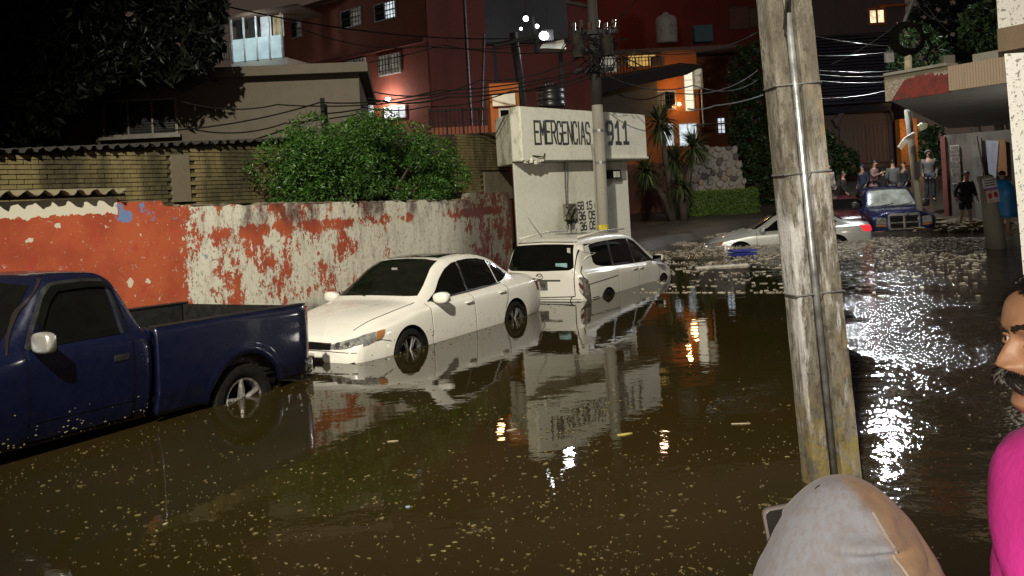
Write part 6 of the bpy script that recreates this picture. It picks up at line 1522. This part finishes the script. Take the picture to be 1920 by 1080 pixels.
# ------------------------------------------------------------------ people
M_skin = NT('skin'); _n = M_skin.noise(22, 4)
M_skin.set('Base Color', M_skin.mix(M_skin.step(_n, .3, .7), (.35, .19, .115), (.45, .26, .165))).set('Roughness', .48).set('Subsurface Weight', .12).set('Subsurface Radius', (.02, .008, .004))
M_skin.bump(M_skin.noise(160, 4), .10, .002); M_skin = M_skin.mat
M_hair = plain('black_hair', (.010, .009, .008), .45, scale=40, bump=.5)
def cloth(name, col): return plain(name, col, .85, scale=10, bump=.35, var=.2)
def skin_obj(name, pts, edges, mat, par, rad, lev=1, label=None):
    me = bpy.data.meshes.new(name); me.from_pydata([tuple(p) for p in pts], edges, []); me.materials.append(mat)
    o = bpy.data.objects.new(name, me); COL.objects.link(o); o.parent = par; WM[o.name] = WM[par.name]
    s = o.modifiers.new('skin', 'SKIN'); s.use_smooth_shade = True
    for i, v in enumerate(me.skin_vertices[0].data): v.radius = rad[i] if isinstance(rad[i], tuple) else (rad[i], rad[i])
    me.skin_vertices[0].data[0].use_root = True
    b = o.modifiers.new('sub', 'SUBSURF'); b.levels = lev; b.render_levels = lev
    return o
def person(lab, loc, yaw, H, top_m, leg_m, pose='stand', shorts=False, hood=None, hair=M_hair, group=None, shoe=None, bag=None):
    """faces local -y"""
    t = thing('person', lab, 'person', loc, yaw, group); k = H/1.75
    lean = {'stand': 0, 'wade': .22, 'phone': .05, 'walk': .06}[pose]
    def v(x, y, z): return Vector((x*k, (y-lean*max(0, z-.92))*k, z*k-(lean*.25*max(0, z-.9))*k))
    J = dict(pel=v(0, 0, .95), spi=v(0, .01, 1.12), che=v(0, 0, 1.32), nek=v(0, .01, 1.47), hd0=v(0, -.01, 1.56), hd1=v(0, -.02, 1.66), hd2=v(0, -.01, 1.72))
    st_ = .10 if pose != 'walk' else .09
    for s_, n_ in ((1, 'l'), (-1, 'r')):
        f = .16*s_ if pose == 'walk' else (.05*s_ if pose == 'wade' else 0)
        J['hip'+n_] = v(.09*s_, 0, .90); J['kne'+n_] = v(st_*s_, -.03-f, .50); J['ank'+n_] = Vector(((st_+.01)*s_*k, (.02-f*1.6)*k, .09*k)); J['toe'+n_] = Vector(((st_+.03)*s_*k, (-.13-f*1.6)*k, .03*k))
        J['sho'+n_] = v(.185*s_, .0, 1.40)
        if pose == 'stand': J['elb'+n_] = v(.24*s_, .05, 1.13); J['wri'+n_] = v(.21*s_, -.08, .93)
        elif pose == 'wade': J['elb'+n_] = v(.31*s_, .03, 1.14); J['wri'+n_] = v(.34*s_, -.09, .92)
        elif pose == 'phone': J['elb'+n_] = v(.24*s_, -.04, 1.14); J['wri'+n_] = v(.10*s_, -.26, 1.26)
        else: J['elb'+n_] = v(.24*s_, .05+f*.6, 1.13); J['wri'+n_] = v(.24*s_, -.04+f, .90)
    pts = []; rad = []; idx = {}; ed = []
    R0 = dict(pel=(.15, .11), spi=(.13, .095), che=(.15, .105), nek=.055, hd0=.065, hd1=.085, hd2=.06, hip=.085, kne=.055, ank=.038, toe=.032, sho=.06, elb=.042, wri=.026)
    for n_, p in J.items():
        idx[n_] = len(pts); pts.append(p); r = R0[n_ if n_ in R0 else n_[:3]]; rad.append(tuple(q*k for q in r) if isinstance(r, tuple) else r*k)
    ch = [('pel', 'spi'), ('spi', 'che'), ('che', 'nek'), ('nek', 'hd0'), ('hd0', 'hd1'), ('hd1', 'hd2')]
    for n_ in 'lr': ch += [('pel', 'hip'+n_), ('hip'+n_, 'kne'+n_), ('kne'+n_, 'ank'+n_), ('ank'+n_, 'toe'+n_), ('che', 'sho'+n_), ('sho'+n_, 'elb'+n_), ('elb'+n_, 'wri'+n_)]
    ed = [(idx[a], idx[b]) for a, b in ch]
    # hands: palm node and five fingers
    for s_, n_ in ((1, 'l'), (-1, 'r')):
        w0 = J['wri'+n_]; d = (w0-J['elb'+n_]).normalized(); sd = Vector((0, 1, 0)) if abs(d.z) > .6 else Vector((0, 0, 1)); sd = (sd-d*sd.dot(d)).normalized(); cu = d.cross(sd)*(-s_)
        pa = w0+d*.055*k; ip = len(pts); pts.append(pa); rad.append((.036*k, .02*k)); ed.append((idx['wri'+n_], ip))
        for j, (off, L) in enumerate(((-.028, .065), (-.010, .078), (.009, .073), (.026, .058))):
            a = pa+d*.035*k+sd*off*k; i0 = len(pts); pts += [a, a+d*L*.55*k+cu*.008*k, a+d*L*.9*k+cu*.03*k]; rad += [.0095*k, .0085*k, .007*k]; ed += [(ip, i0), (i0, i0+1), (i0+1, i0+2)]
        a = w0+d*.03*k-sd*.035*k; i0 = len(pts); pts += [a, a+d*.03*k-sd*.02*k+cu*.015*k]; rad += [.011*k, .009*k]; ed += [(ip, i0), (i0, i0+1)]
    skin_obj('body', pts, ed, M_skin, t, rad)
    # face: nose, eyes, mouth as relief
    hc = J['hd1']; fm = MB(); fm.blob(hc+Vector((0, -.083*k, -.018*k)), (.012*k, .018*k, .022*k), 7, 5); fm.build('nose', M_skin, t, smooth=True)
    for s_ in (1, -1):
        e = MB().blob(hc+Vector((.030*s_*k, -.072*k, .008*k)), (.012*k, .008*k, .007*k), 8, 5).build('eye', M_ink, t)
        MB().blob(hc+Vector((.083*s_*k, .005*k, -.01*k)), (.012*k, .02*k, .03*k), 7, 5).build('ear', M_skin, t, smooth=True)
    MB().blob(hc+Vector((0, -.070*k, -.055*k)), (.024*k, .010*k, .006*k), 8, 4).build('mouth', plain('lip', (.20, .07, .05), .5), t)
    # hair cap or hood
    rows = []; hb = hc+Vector((0, .012*k, .018*k)); rh = (.093*k, .105*k, .098*k)
    if hood is not None:
        hb = hc+Vector((0, .02*k, .0)); rh = (.115*k, .13*k, .125*k)
    for i in range(9):
        row = []
        for j in range(18):
            a = 2*pi*j/18; fwd = max(0, -sin(a)); ph = (i/8)*(R(100)+(-fwd*R(48)) + (R(30) if hood is not None else 0)*(1-fwd)); jt = 1+random.uniform(-.03, .03)
            row.append(hb+Vector((rh[0]*sin(ph)*cos(a)*jt, rh[1]*sin(ph)*sin(a)*jt, rh[2]*cos(ph))))
        rows.append(row)
    o = MB().grid(rows, True).build('hood' if hood is not None else 'hair', hood or hair, t, smooth=True); sm_ = o.modifiers.new('s', 'SOLIDIFY'); sm_.thickness = .014; sm_.offset = 1
    # clothes
    def sub(names, chain, name, mat, rr):
        ii = {n_: q for q, n_ in enumerate(names)}; return skin_obj(name, [J[n_] for n_ in names], [(ii[a], ii[b]) for a, b in chain], mat, t, [tuple(z*k for z in rr[n_ if n_ in rr else n_[:3]]) if isinstance(rr[n_ if n_ in rr else n_[:3]], tuple) else rr[n_ if n_ in rr else n_[:3]]*k for n_ in names])
    J['nk2'] = J['nek'].lerp(J['che'], .35)
    J['hem'] = J['pel']+Vector((0, 0, -.06*k))
    for n_ in 'lr': J['cuf'+n_] = J['wri'+n_].lerp(J['elb'+n_], .10)
    sub(['pel', 'spi', 'che', 'nk2', 'shol', 'elbl', 'cufl', 'shor', 'elbr', 'cufr', 'hem'], [('pel', 'spi'), ('spi', 'che'), ('che', 'nk2'), ('che', 'shol'), ('shol', 'elbl'), ('elbl', 'cufl'), ('che', 'shor'), ('shor', 'elbr'), ('elbr', 'cufr'), ('pel', 'hem')], 'jacket', top_m, dict(pel=(.19, .145), spi=(.175, .13), che=(.18, .135), nk2=.085, sho=.085, elb=.066, cuf=.05, hem=(.19, .145)))
    for n_ in 'lr': J['end'+n_] = J['kne'+n_].lerp(J['hip'+n_], .05) if shorts else J['ank'+n_]+Vector((0, 0, .02*k))
    nm = ['pel', 'hipl', 'hipr']+([] if shorts else ['knel', 'kner'])+['endl', 'endr']
    cn = [('pel', 'hipl'), ('pel', 'hipr')]+([('hipl', 'endl'), ('hipr', 'endr')] if shorts else [('hipl', 'knel'), ('kner', 'hipr'), ('knel', 'endl'), ('kner', 'endr')])
    sub(nm, cn, 'shorts' if shorts else 'trousers', leg_m, dict(pel=(.165, .125), hip=.105, kne=.078, end=.10 if shorts else .062))
    if not shorts:
        for n_ in 'lr':
            a, b = J['ank'+n_], J['toe'+n_]; MB().blob(a.lerp(b, .5)-Vector((0, 0, .01*k)), (.05*k, .14*k, .05*k), 10, 6).build('shoe', shoe or M_trim, t, smooth=True)
    if hood is not None and hood == M_poncho: pass
    return t, J, k
M_poncho = plain('blue_poncho', (.02, .26, .66), .35, scale=5, bump=.5, bd=.03, coat=.2)
black = cloth('black_cloth', (.014, .014, .016)); navy = cloth('navy_cloth', (.018, .025, .045)); greyc = cloth('grey_cloth', (.085, .088, .085)); palec = cloth('pale_cloth', (.22, .20, .18)); jeans = cloth('dark_jeans', (.02, .026, .045)); dkgrey = cloth('charcoal_cloth', (.045, .045, .05)); pinkc = cloth('pale_pink_cloth', (.20, .12, .12)); brownc = cloth('brown_cloth', (.06, .04, .03))
GRP = 'people watching behind the violet pickup'
def at(u, vhead, Hh, Y):
    p = P(u, vhead, Y); return Vector((p.x, Y, p.z-Hh))
for (u, vh, Y, H, yw, tm_, lm_, ps, hd_, lab) in (
    (1552, 308, 33, 1.70, .3, palec, dkgrey, 'stand', None, 'person in a pale jacket at the right edge of the big pole'),
    (1580, 322, 32.6, 1.60, 1.2, black, black, 'stand', None, 'person in black standing right of the pale jacket'),
    (1616, 309, 36, 1.72, -1.1, navy, jeans, 'stand', navy, 'person in a dark hooded jacket above the maroon car'),
    (1637, 301, 33.5, 1.72, .8, pinkc, black, 'phone', None, 'person in a pale pink top holding hands up behind the violet pickup'),
    (1654, 316, 37, 1.66, 2.2, black, black, 'stand', None, 'shorter person in black behind the grey jacket'),
    (1673, 300, 34, 1.74, 2.9, greyc, black, 'stand', None, 'person in a grey jacket turned away behind the violet pickup'),
    (1694, 304, 33.6, 1.70, -1.3, black, dkgrey, 'stand', None, 'person in a black jacket directly left of the canopy post')):
    g_ = at(u, vh, H, Y)
    person(lab, g_, yw, H, tm_, lm_, ps, hood=hd_, group=GRP)
    if g_.z > .05: pass
g_ = at(1740, 282, 1.78, 31.5); person('person in a grey hooded top and dark jeans standing right of the canopy post', g_, -.3, 1.78, cloth('olive_grey_cloth', (.12, .115, .10)), jeans, 'stand', hood=cloth('olive_grey_cloth', (.1, .1, .1)))
g_ = at(1806, 326, 1.62, 27.2); person('person in a black hooded jacket and shorts wading through debris', g_, .1, 1.72, black, navy, 'wade', shorts=True, hood=None)
# poncho person
g_ = at(1878, 322, 1.70, 23.6); t, J, k = person('person in a bright blue rain poncho wading at the right edge', g_, 1.9, 1.70, M_poncho, M_poncho, 'stand', shorts=True)
rows = []
for i in range(14):
    q = i/13; z = 1.50-q*.98; rx = .10+.19*min(1, q*4)**.7+.07*q; ry = .09+.15*min(1, q*4)**.7+.08*q
    rows.append([(rx*cos(2*pi*j/30)*(1+.05*sin(j*1.9+q*3)*q), ry*sin(2*pi*j/30)*(1+.07*sin(j*2.3+1)*q), z) for j in range(30)])
o = MB().grid(rows, True).build('poncho', M_poncho, t, smooth=True); sm_ = o.modifiers.new('s', 'SOLIDIFY'); sm_.thickness = .01

# ---- sculpted head
def interp(keys, x):
    keys = sorted(keys); 
    return crom([(a, b) for a, b in keys], x)[0]
PROF = [(-.130, .015), (-.124, .048), (-.112, .074), (-.100, .083), (-.088, .078), (-.078, .077), (-.066, .083), (-.060, .082), (-.053, .085), (-.042, .084), (-.025, .082), (-.008, .083), (.006, .082), (.020, .088), (.033, .093), (.050, .091), (.070, .084), (.088, .068), (.105, .042), (.116, .010), (.120, -.02)]
BACK = [(-.130, -.02), (-.124, -.045), (-.10, -.055), (-.06, -.068), (-.02, -.090), (.03, -.101), (.07, -.092), (.10, -.065), (.116, -.035), (.120, -.02)]
WID = [(-.130, .008), (-.124, .024), (-.112, .036), (-.09, .052), (-.06, .063), (-.03, .070), (0, .073), (.03, .076), (.06, .075), (.085, .064), (.105, .042), (.116, .018), (.120, .002)]
def head_rows(scale=1.):
    rows = []; nz = 110; na = 120
    for i in range(nz+1):
        z = -.130+.250*i/nz; xf, xb, w_ = interp(PROF, z), interp(BACK, z), max(.001, interp(WID, z)); row = []
        xm = (xf+xb)/2; a_ = (xf-xb)/2
        for j in range(na):
            th = 2*pi*j/na; c_, s_ = cos(th), sin(th); ex = .86
            x = xm+a_*abs(c_)**ex*(1 if c_ > 0 else -1); y = w_*abs(s_)**.92*(1 if s_ > 0 else -1)
            if c_ > 0:
                # nose
                nh = interp([(-.06, 0), (-.050, .002), (-.043, .018), (-.034, .031), (-.026, .030), (-.012, .022), (.004, .013), (.014, .006), (.024, 0)], z) if -.06 < z < .024 else 0
                nw = interp([(-.06, .016), (-.042, .017), (-.030, .015), (-.01, .0085), (.024, .007)], z) if -.06 < z < .024 else .01
                x += nh*exp(-(y/nw)**2)
                for q in (1, -1):
                    x += .014*exp(-((y-q*.0155)/.0065)**2-((z+.037)/.008)**2)
                    x -= .006*exp(-((y-q*.009)/.004)**2-((z+.047)/.004)**2)
                    x -= .0135*exp(-((y-q*.030)/.0135)**2-((z-.004)/.010)**2)
                    x += .004*exp(-((y-q*.032)/.018)**2-((z-.026)/.006)**2)
                    x += .005*exp(-((y-q*.042)/.016)**2-((z+.026)/.014)**2)
                    x -= .0025*exp(-((y-q*.028)/.006)**2-((z+.052)/.02)**2)
                lip = exp(-(y/.021)**2)
                x += .008*lip*exp(-((z+.0585)/.0040)**2)+.0085*lip*exp(-((z+.0685)/.0045)**2)-.004*lip*exp(-((z+.0632)/.0014)**2)
            row.append(Vector((x, y, z))*scale)
        rows.append(row)
    return rows
def figure_mat(M, name, lab): return thing(name, lab, 'person', M=M)
# man with moustache at the right edge
eye = P(1907, 644, 1.5); face = Vector((-.985, -.03, 0)).normalized(); yaw = math.atan2(face.y, face.x)
hc = eye-face*.078-Vector((0, 0, .004))
Mm = Matrix.Translation((hc.x, hc.y, 0)) @ Matrix.Rotation(yaw, 4, 'Z'); hz_ = hc.z
man = thing('person', 'man with black hair and thick grey moustache in a magenta shirt at the right edge', 'person', M=Mm)
HM = Matrix.Translation((0, 0, hz_)) @ Matrix.Rotation(R(-3), 4, 'Y')
def skinned_mesh(pts, ed, rad, lev=2):
    me = bpy.data.meshes.new('tmp'); me.from_pydata([tuple(p) for p in pts], ed, []); o = bpy.data.objects.new('tmp', me); COL.objects.link(o)
    s = o.modifiers.new('skin', 'SKIN'); s.use_smooth_shade = True
    for i, v in enumerate(me.skin_vertices[0].data): v.radius = rad[i] if isinstance(rad[i], tuple) else (rad[i], rad[i])
    me.skin_vertices[0].data[0].use_root = True
    b = o.modifiers.new('sub', 'SUBSURF'); b.levels = lev
    dg = bpy.context.evaluated_depsgraph_get(); dg.update(); m2 = bpy.data.meshes.new_from_object(o.evaluated_get(dg)); bpy.data.objects.remove(o); return m2
def big_body(par, hz, H, arms, head=True, HMx=None):
    """body standing, facing +x; arms: dict side -> (elbow, wrist, finger direction, palm normal)"""
    ground = -.12; k = (hz+.12-ground)/1.70
    def g(x, y, z): return Vector((x*k, y*k, ground+z*k))
    pts = [g(-.02, 0, .93), g(-.02, 0, 1.10), g(-.02, 0, 1.28), g(-.03, 0, 1.42), Vector((-.028, 0, hz-.10)), Vector((-.015, 0, hz-.03))]; rad = [(.11, .11), (.095, .095), (.095, .095), .062, .056, .050]; ed = [(0, 1), (1, 2), (2, 3), (3, 4), (4, 5)]
    J = {}
    for s_ in (1, -1):
        b = len(pts); pts += [g(-.02, .09*s_, .88), g(0, .11*s_, .48), g(-.03, .12*s_, .08), g(.10, .13*s_, .03)]; rad += [.09, .06, .042, .035]; ed += [(0, b), (b, b+1), (b+1, b+2), (b+2, b+3)]
        el, wr, fd, pn = arms[s_]; b = len(pts); sh = g(-.03, .18*s_, 1.365); pts += [sh, Vector(el), Vector(wr)]; rad += [.050, .040, .027]; ed += [(2, b), (b, b+1), (b+1, b+2)]
        J[s_] = (sh, Vector(el), Vector(wr)); fd = Vector(fd).normalized(); pn = Vector(pn).normalized(); sd = fd.cross(pn).normalized(); pa = Vector(wr)+fd*.06
        ip = len(pts); pts.append(pa); rad.append((.04, .018)); ed.append((b+2, ip))
        for off, L in ((-.030, .062), (-.010, .076), (.010, .072), (.028, .056)):
            a = pa+fd*.036+sd*off; i0 = len(pts); pts += [a, a+fd*L*.5+pn*.006, a+fd*L*.75+pn*.026, a+fd*L*.8+pn*.045]; rad += [.0095, .009, .008, .007]; ed += [(ip, i0), (i0, i0+1), (i0+1, i0+2), (i0+2, i0+3)]
        a = Vector(wr)+fd*.03-sd*.036; i0 = len(pts); pts += [a, a+fd*.035-sd*.016+pn*.014, a+fd*.055-sd*.012+pn*.03]; rad += [.012, .010, .008]; ed += [(ip, i0), (i0, i0+1), (i0+1, i0+2)]
    me = skinned_mesh(pts, ed, rad, 1); bm = bmesh.new(); bm.from_mesh(me); bpy.data.meshes.remove(me)
    if head:
        rows = head_rows(); vv = [[bm.verts.new((HMx @ p)) for p in r] for r in rows]; na = len(rows[0])
        for i in range(len(rows)-1):
            for j in range(na): bm.faces.new((vv[i][j], vv[i][(j+1) % na], vv[i+1][(j+1) % na], vv[i+1][j]))
        for s_ in (1, -1):   # ears
            er = []
            for i in range(9):
                ph = pi*i/8; er.append([bm.verts.new(HMx @ Vector((-.008+.018*sin(ph)*cos(2*pi*j/14)+.006*cos(ph), s_*(.076+.012*sin(ph)*sin(2*pi*j/14)), -.012+.034*cos(ph)))) for j in range(14)])
            for i in range(8):
                for j in range(14):
                    try: bm.faces.new((er[i][j], er[i][(j+1) % 14], er[i+1][(j+1) % 14], er[i+1][j]))
                    except ValueError: pass
    me = bpy.data.meshes.new('body'); bm.to_mesh(me); bm.free(); me.materials.append(M_skin); me.polygons.foreach_set('use_smooth', [True]*len(me.polygons))
    o = bpy.data.objects.new('body', me); COL.objects.link(o); o.parent = par; WM[o.name] = WM[par.name]
    return g, J, k
am = {1: ((-.09, .25, hz_-.52), (-.03, .25, hz_-.78), (.1, 0, -1), (.1, -1, 0)), -1: ((-.09, -.25, hz_-.52), (-.03, -.25, hz_-.78), (.1, 0, -1), (.1, 1, 0))}
g_, Jm, km = big_body(man, hz_, 1.7, am, True, HM)
def HW(x, y, z): return HM @ Vector((x, y, z))
M_eyew = plain('eye_white', (.62, .58, .52), .15, bump=0, coat=1); M_iris = plain('brown_iris', (.03, .015, .008), .1, bump=0, coat=1)
M_brow = plain('dark_brow', (.03, .02, .014), .7, scale=60); M_mou = plain('grey_black_moustache', (.010, .009, .0085), .6, scale=30, var=.5, spec=.2); M_moug = plain('grey_moustache_hair', (.16, .155, .15), .6, scale=30, spec=.2)
for s_ in (1, -1):
    c = HW(.0685, s_*.031, .004); e = MB().blob(c, (.0118,)*3, 16, 12).build('eye', M_eyew, man, smooth=True)
    fw_ = (HW(.0685+1, s_*.031+.04*s_, .004)-c).normalized(); MB().blob(c+fw_*.0085, (.0042, .0055, .0055), 12, 8).build('iris', M_iris, e, smooth=True)
    lid = MB()
    for zz, tilt in ((.0095, 1), (-.0052, -1)):
        pts = [HW(.0685+.0128*cos(q)-.001, s_*.031+.0145*sin(q), .004+(.0075 if tilt > 0 else -.0065)*cos(q*1.1)) for q in [(-1.25+2.5*i/10) for i in range(11)]]; lid.tube(pts, .0026, 6)
    lid.build('eyelid', M_skin, man, smooth=True)
    br = MB()
    for i in range(150):
        q = random.random(); y_ = s_*(.013+.042*q); z_ = .026+.006*sin(q*2.2)+random.gauss(0, .0022); x_ = .093-.010*q*q*2.0-.004*q; a = HW(x_+.003, y_, z_); b_ = a+(HW(x_+.001-.004*q, y_+s_*.009, z_+.0015)-HW(x_, y_, z_)); br.tube([a, b_], lambda k: .0009-.0005*k, 4)
    br.build('eyebrow', M_brow, man)
ms, mg = MB(), MB()
for i in range(1500):
    s_ = random.choice((1, -1)); q = random.random()**.8; y0 = s_*.040*q; z0 = -.046-.009*q+random.gauss(0, .003); x0 = .099-.020*q*q+random.uniform(-.004, .006)
    a = HW(x0, y0, z0); L = random.uniform(.010, .018)
    b_ = HW(x0+.008-.006*q, y0+s_*(.004+.010*q), z0-L*.55); c = HW(x0+.007-.012*q, y0+s_*(.008+.014*q), z0-L)
    (mg if (random.random() < (.40 if q < .25 else .08)) else ms).tube([a, b_, c], lambda k: .0011-.0007*k, 4)
mst = ms.build('moustache', M_mou, man); mg.build('grey_hairs', M_moug, mst)
# hair: skull cap with short strands
rows = []
for i in range(12):
    row = []
    for j in range(40):
        a = 2*pi*j/40; fwd = max(0, cos(a)); ph = (i/11)*(R(104)-fwd**2*R(52)-.05*fwd); k_ = 1.0
        p = Vector((-.008+.106*sin(ph)*cos(a), .082*sin(ph)*sin(a), .018+.108*cos(ph))); row.append(HM @ p)
    rows.append(row)
ho = MB().grid(rows, True).build('hair', M_hair, man, smooth=True); sm_ = ho.modifiers.new('s', 'SOLIDIFY'); sm_.thickness = .006
hs = MB()
for i in range(1800):
    a = random.uniform(0, 2*pi); fwd = max(0, cos(a)); phm = R(104)-fwd**2*R(52)-.05*fwd; ph = phm*sqrt(random.random())*1.02
    p = Vector((-.008+.110*sin(ph)*cos(a), .085*sin(ph)*sin(a), .018+.111*cos(ph))); n_ = Vector((sin(ph)*cos(a), sin(ph)*sin(a), cos(ph))); hs.tube([HM @ p, HM @ (p+n_*.008+Vector((random.gauss(0, .003), random.gauss(0, .003), -.004)))], lambda k: .0010-.0005*k, 3)
setp(hs.build('hair_strands', M_hair, ho), kind='stuff')
def shirt(par, g, J, k, mat, name, sleeve=.45, scale=1., folds=.006):
    prof = [(.84, .150, .195), (.95, .145, .188), (1.06, .138, .180), (1.18, .142, .188), (1.28, .145, .200), (1.34, .140, .212), (1.385, .122, .200), (1.415, .096, .160), (1.445, .072, .095), (1.47, .062, .070)]
    rows = []; n_ = 48
    zs_ = [.84+(1.47-.84)*i/50 for i in range(51)]
    for z in zs_:
        rx, ry = crom(prof, z); row = []
        for j in range(n_):
            a = 2*pi*j/n_; f = 1+folds*6*(.5*sin(z*30+3*sin(a*2+z*6))+.5*sin(a*7+z*22))*(1 if z < 1.4 else .2)
            row.append(g(-.02+rx*scale*cos(a)*f, ry*scale*sin(a)*f, z))
        rows.append(row)
    m = MB(); m.grid(rows, True)
    for s_ in (1, -1):
        sh, el, wr = J[s_]; end = el.lerp(wr, sleeve); pts = []; N1 = 26
        s0 = sh+Vector((-.01, -s_*.06, -.03)); ctrl = [(0, s0), (.5, el), (1, end)]
        for i in range(N1+1):
            t = i/N1; p = s0.lerp(el, t*2) if t < .5 else el.lerp(end, t*2-1); p2 = (s0*(1-t)**2+el*2*t*(1-t)+end*t*t); pts.append(p.lerp(p2, .35))
        rows = []
        for i, p in enumerate(pts):
            d = (pts[min(i+1, N1)]-pts[max(i-1, 0)]); q = d.to_track_quat('Z', 'Y').to_matrix(); t = i/N1; r = (.094-.036*t)*scale*(1+.05*sin(t*40)*t*(1.6-t))
            r *= min(1, .55+i*.12)
            rows.append([p+q @ Vector((r*cos(2*pi*j/20)*(1+.03*sin(3*j+i)), r*sin(2*pi*j/20), 0)) for j in range(20)])
        m.grid(rows, True)
    o = m.build(name, mat, par, smooth=True); md = o.modifiers.new('s', 'SOLIDIFY'); md.thickness = .004; return o
M_mag = plain('magenta_cloth', (.85, .05, .46), .85, scale=6, bump=.3, var=.12)
shirt(man, lambda x, y, z: g_(x*1.0-.026, y, z), Jm, km, M_mag, 'shirt', .9, 1.0, .012)
def trousers(par, g, mat):
    pts = [g(-.02, 0, .93), g(-.02, .09, .88), g(0, .11, .48), g(-.03, .12, .10), g(-.02, -.09, .88), g(0, -.11, .48), g(-.03, -.12, .10)]
    m = skinned_mesh(pts, [(0, 1), (1, 2), (2, 3), (0, 4), (4, 5), (5, 6)], [(.17, .13), .11, .08, .068, .11, .08, .068], 1); m.materials.append(mat); o = bpy.data.objects.new('trousers', m); COL.objects.link(o); o.parent = par
trousers(man, g_, jeans)
# hooded person in front, seen from behind
tip = P(1572, 889, 1.32)
Mh = Matrix.Translation((tip.x, tip.y, 0)) @ Matrix.Rotation(math.atan2(.97, -.12), 4, 'Z')   # faces away from us
hp = thing('person', 'person seen from behind in a pale grey and tan hood at the bottom edge', 'person', M=Mh)
hzz = tip.z-.148
am = {1: ((.10, .26, hzz-.42), (.30, .12, hzz-.20), (.25, -.05, .95), (-.2, -1, 0)), -1: ((.02, -.27, hzz-.48), (.12, -.24, hzz-.70), (.5, .1, -.85), (.3, 1, 0))}
ph_u = P(1481, 1026, 1.72); phl = Mh.inverted() @ ph_u
am[1] = ((.12, phl.y*.9+.05, hzz-.36), (phl.x-.02, phl.y-.01, phl.z-.16), (.05, 0, 1), (0, -1, 0))
g2, J2, k2 = big_body(hp, hzz, 1.6, am, True, Matrix.Translation((0.02, 0, hzz-.01)))
def mk_hood():
    n = NT('two_tone_hood_cloth'); x, y, z = n.sep(n.co()); zz = n.ma('SUBTRACT', z, hzz)
    a = n.noise(9, 6, .7); f = n.noise(90, 4, .7, n.co(sx=1, sy=1, sz=.35))
    edge = n.ma('ADD', n.ma('MULTIPLY', n.ma('SUBTRACT', .14, zz), -.25), n.ma('MULTIPLY', n.ma('SUBTRACT', a, .5), .05))
    left = n.step(n.ma('SUBTRACT', y, edge), -.012, .016)
    c = n.mix(left, (.34, .225, .14), (.27, .30, .37)); c = n.mix(n.step(a, .45, .62, 0, .45), c, n.mix(left, (.22, .145, .095), (.19, .195, .22)))
    c = n.mix(n.step(f, .40, .65, 0, .35), c, (.20, .165, .135))
    n.set('Base Color', c).set('Roughness', .92).set('Sheen Weight', .15); n.bump(f, .35, .003); return n.mat
M_hood = mk_hood()
rows = []; NZ, NA = 60, 90
def hood_surface(d, a):
    """d metres below the tip"""
    if d < .20: w_ = .137*sqrt(max(d, 0)/.147)*(1-.10*max(0, d-.12)/.08)
    elif d < .28: w_ = .150-.02*(d-.20)/.08
    else: w_ = .130+.06*(d-.28)/.06
    dep = w_*1.06; x = dep*cos(a); y = w_*sin(a)
    back = exp(-((a-pi)/.55)**2)
    # fold across the back with a crescent dent
    ff = exp(-((y-.000)/.055)**2)*(.013*exp(-((d-.066)/.007)**2)-.016*exp(-((d-.080)/.008)**2))
    cr_ = -.006*exp(-(((y+.052)**2+(d-.085)**2)**.5-.030)**2/.00006)*(1 if y < -.04 else .1)
    top_ = -.005*exp(-((d-.020)/.006)**2-((y+.018)/.02)**2)
    wr_ = .0022*sin(d*60+y*45+2*sin(y*30))+.0016*sin(d*110-y*80)+.003*sin(y*28+d*12)*min(1, d*8)
    x -= (ff+cr_*1.6+top_*1.5+wr_) if cos(a) < 0 else 0; y += .002*sin(d*70+a*3)*min(1, d*10)
    return Vector((x-.012, y, tip.z-d))
seamy = lambda d: -.004-.23*max(0, d-.012)-.6*max(0, d-.1)**2
for i in range(NZ+1):
    d = .30*(i/NZ)**1.6+.0005; row = []
    for j in range(NA):
        a = 2*pi*j/NA
        if True:
            p = hood_surface(d, a)
            if cos(a) > .35 and .06 < d: p.x *= .72   # face opening side is flattened inwards
            row.append(p)
    rows.append(row)
hd_ = MB().grid(rows, True).add(rows[0], [tuple(range(NA))]).build('hood', M_hood, hp, smooth=True)
sm_ = MB(); pts = []
for i in range(40):
    d = .03+.26*i/39; y_ = seamy(d); w_ = hood_surface(d, 0).y
    rr = .137*sqrt(min(d, .2)/.147); a = pi-math.asin(max(-.99, min(.99, y_/max(rr, .001)))); p = hood_surface(d, a); pts.append(p+Vector((-.0015, 0, 0)))
sm_.tube(pts, .0022, 6).build('seam', plain('seam_cloth', (.36, .33, .30), .9), hd_)
shirt(hp, g2, J2, k2, M_hood, 'jacket', .85, 1.08); trousers(hp, g2, jeans)
# phone held up in front
pm = Matrix.Translation(ph_u) @ Matrix.Rotation(-ROLL+R(-4), 4, 'Y')
ph = thing('phone', 'phone with metal rim held up left of the hooded person', 'phone', M=pm)
def rrect(w_, h_, r, y): return [(sx*(w_/2-r)+r*cos(a0+q*pi/12), y, sz*(h_/2-r)+r*sin(a0+q*pi/12)) for sx, sz, a0 in ((1, 1, 0), (-1, 1, pi/2), (-1, -1, pi), (1, -1, 1.5*pi)) for q in range(7)]
MB().prism(rrect(.080, .162, .014, .0045), (0, -.009, 0)).build('case', M_mirrorc, ph, smooth=True, sharp=30)
MB().prism(rrect(.070, .152, .010, -.0044), (0, -.0012, 0)).build('screen', plain('phone_screen', (.03, .032, .034), .12, bump=0), ph)
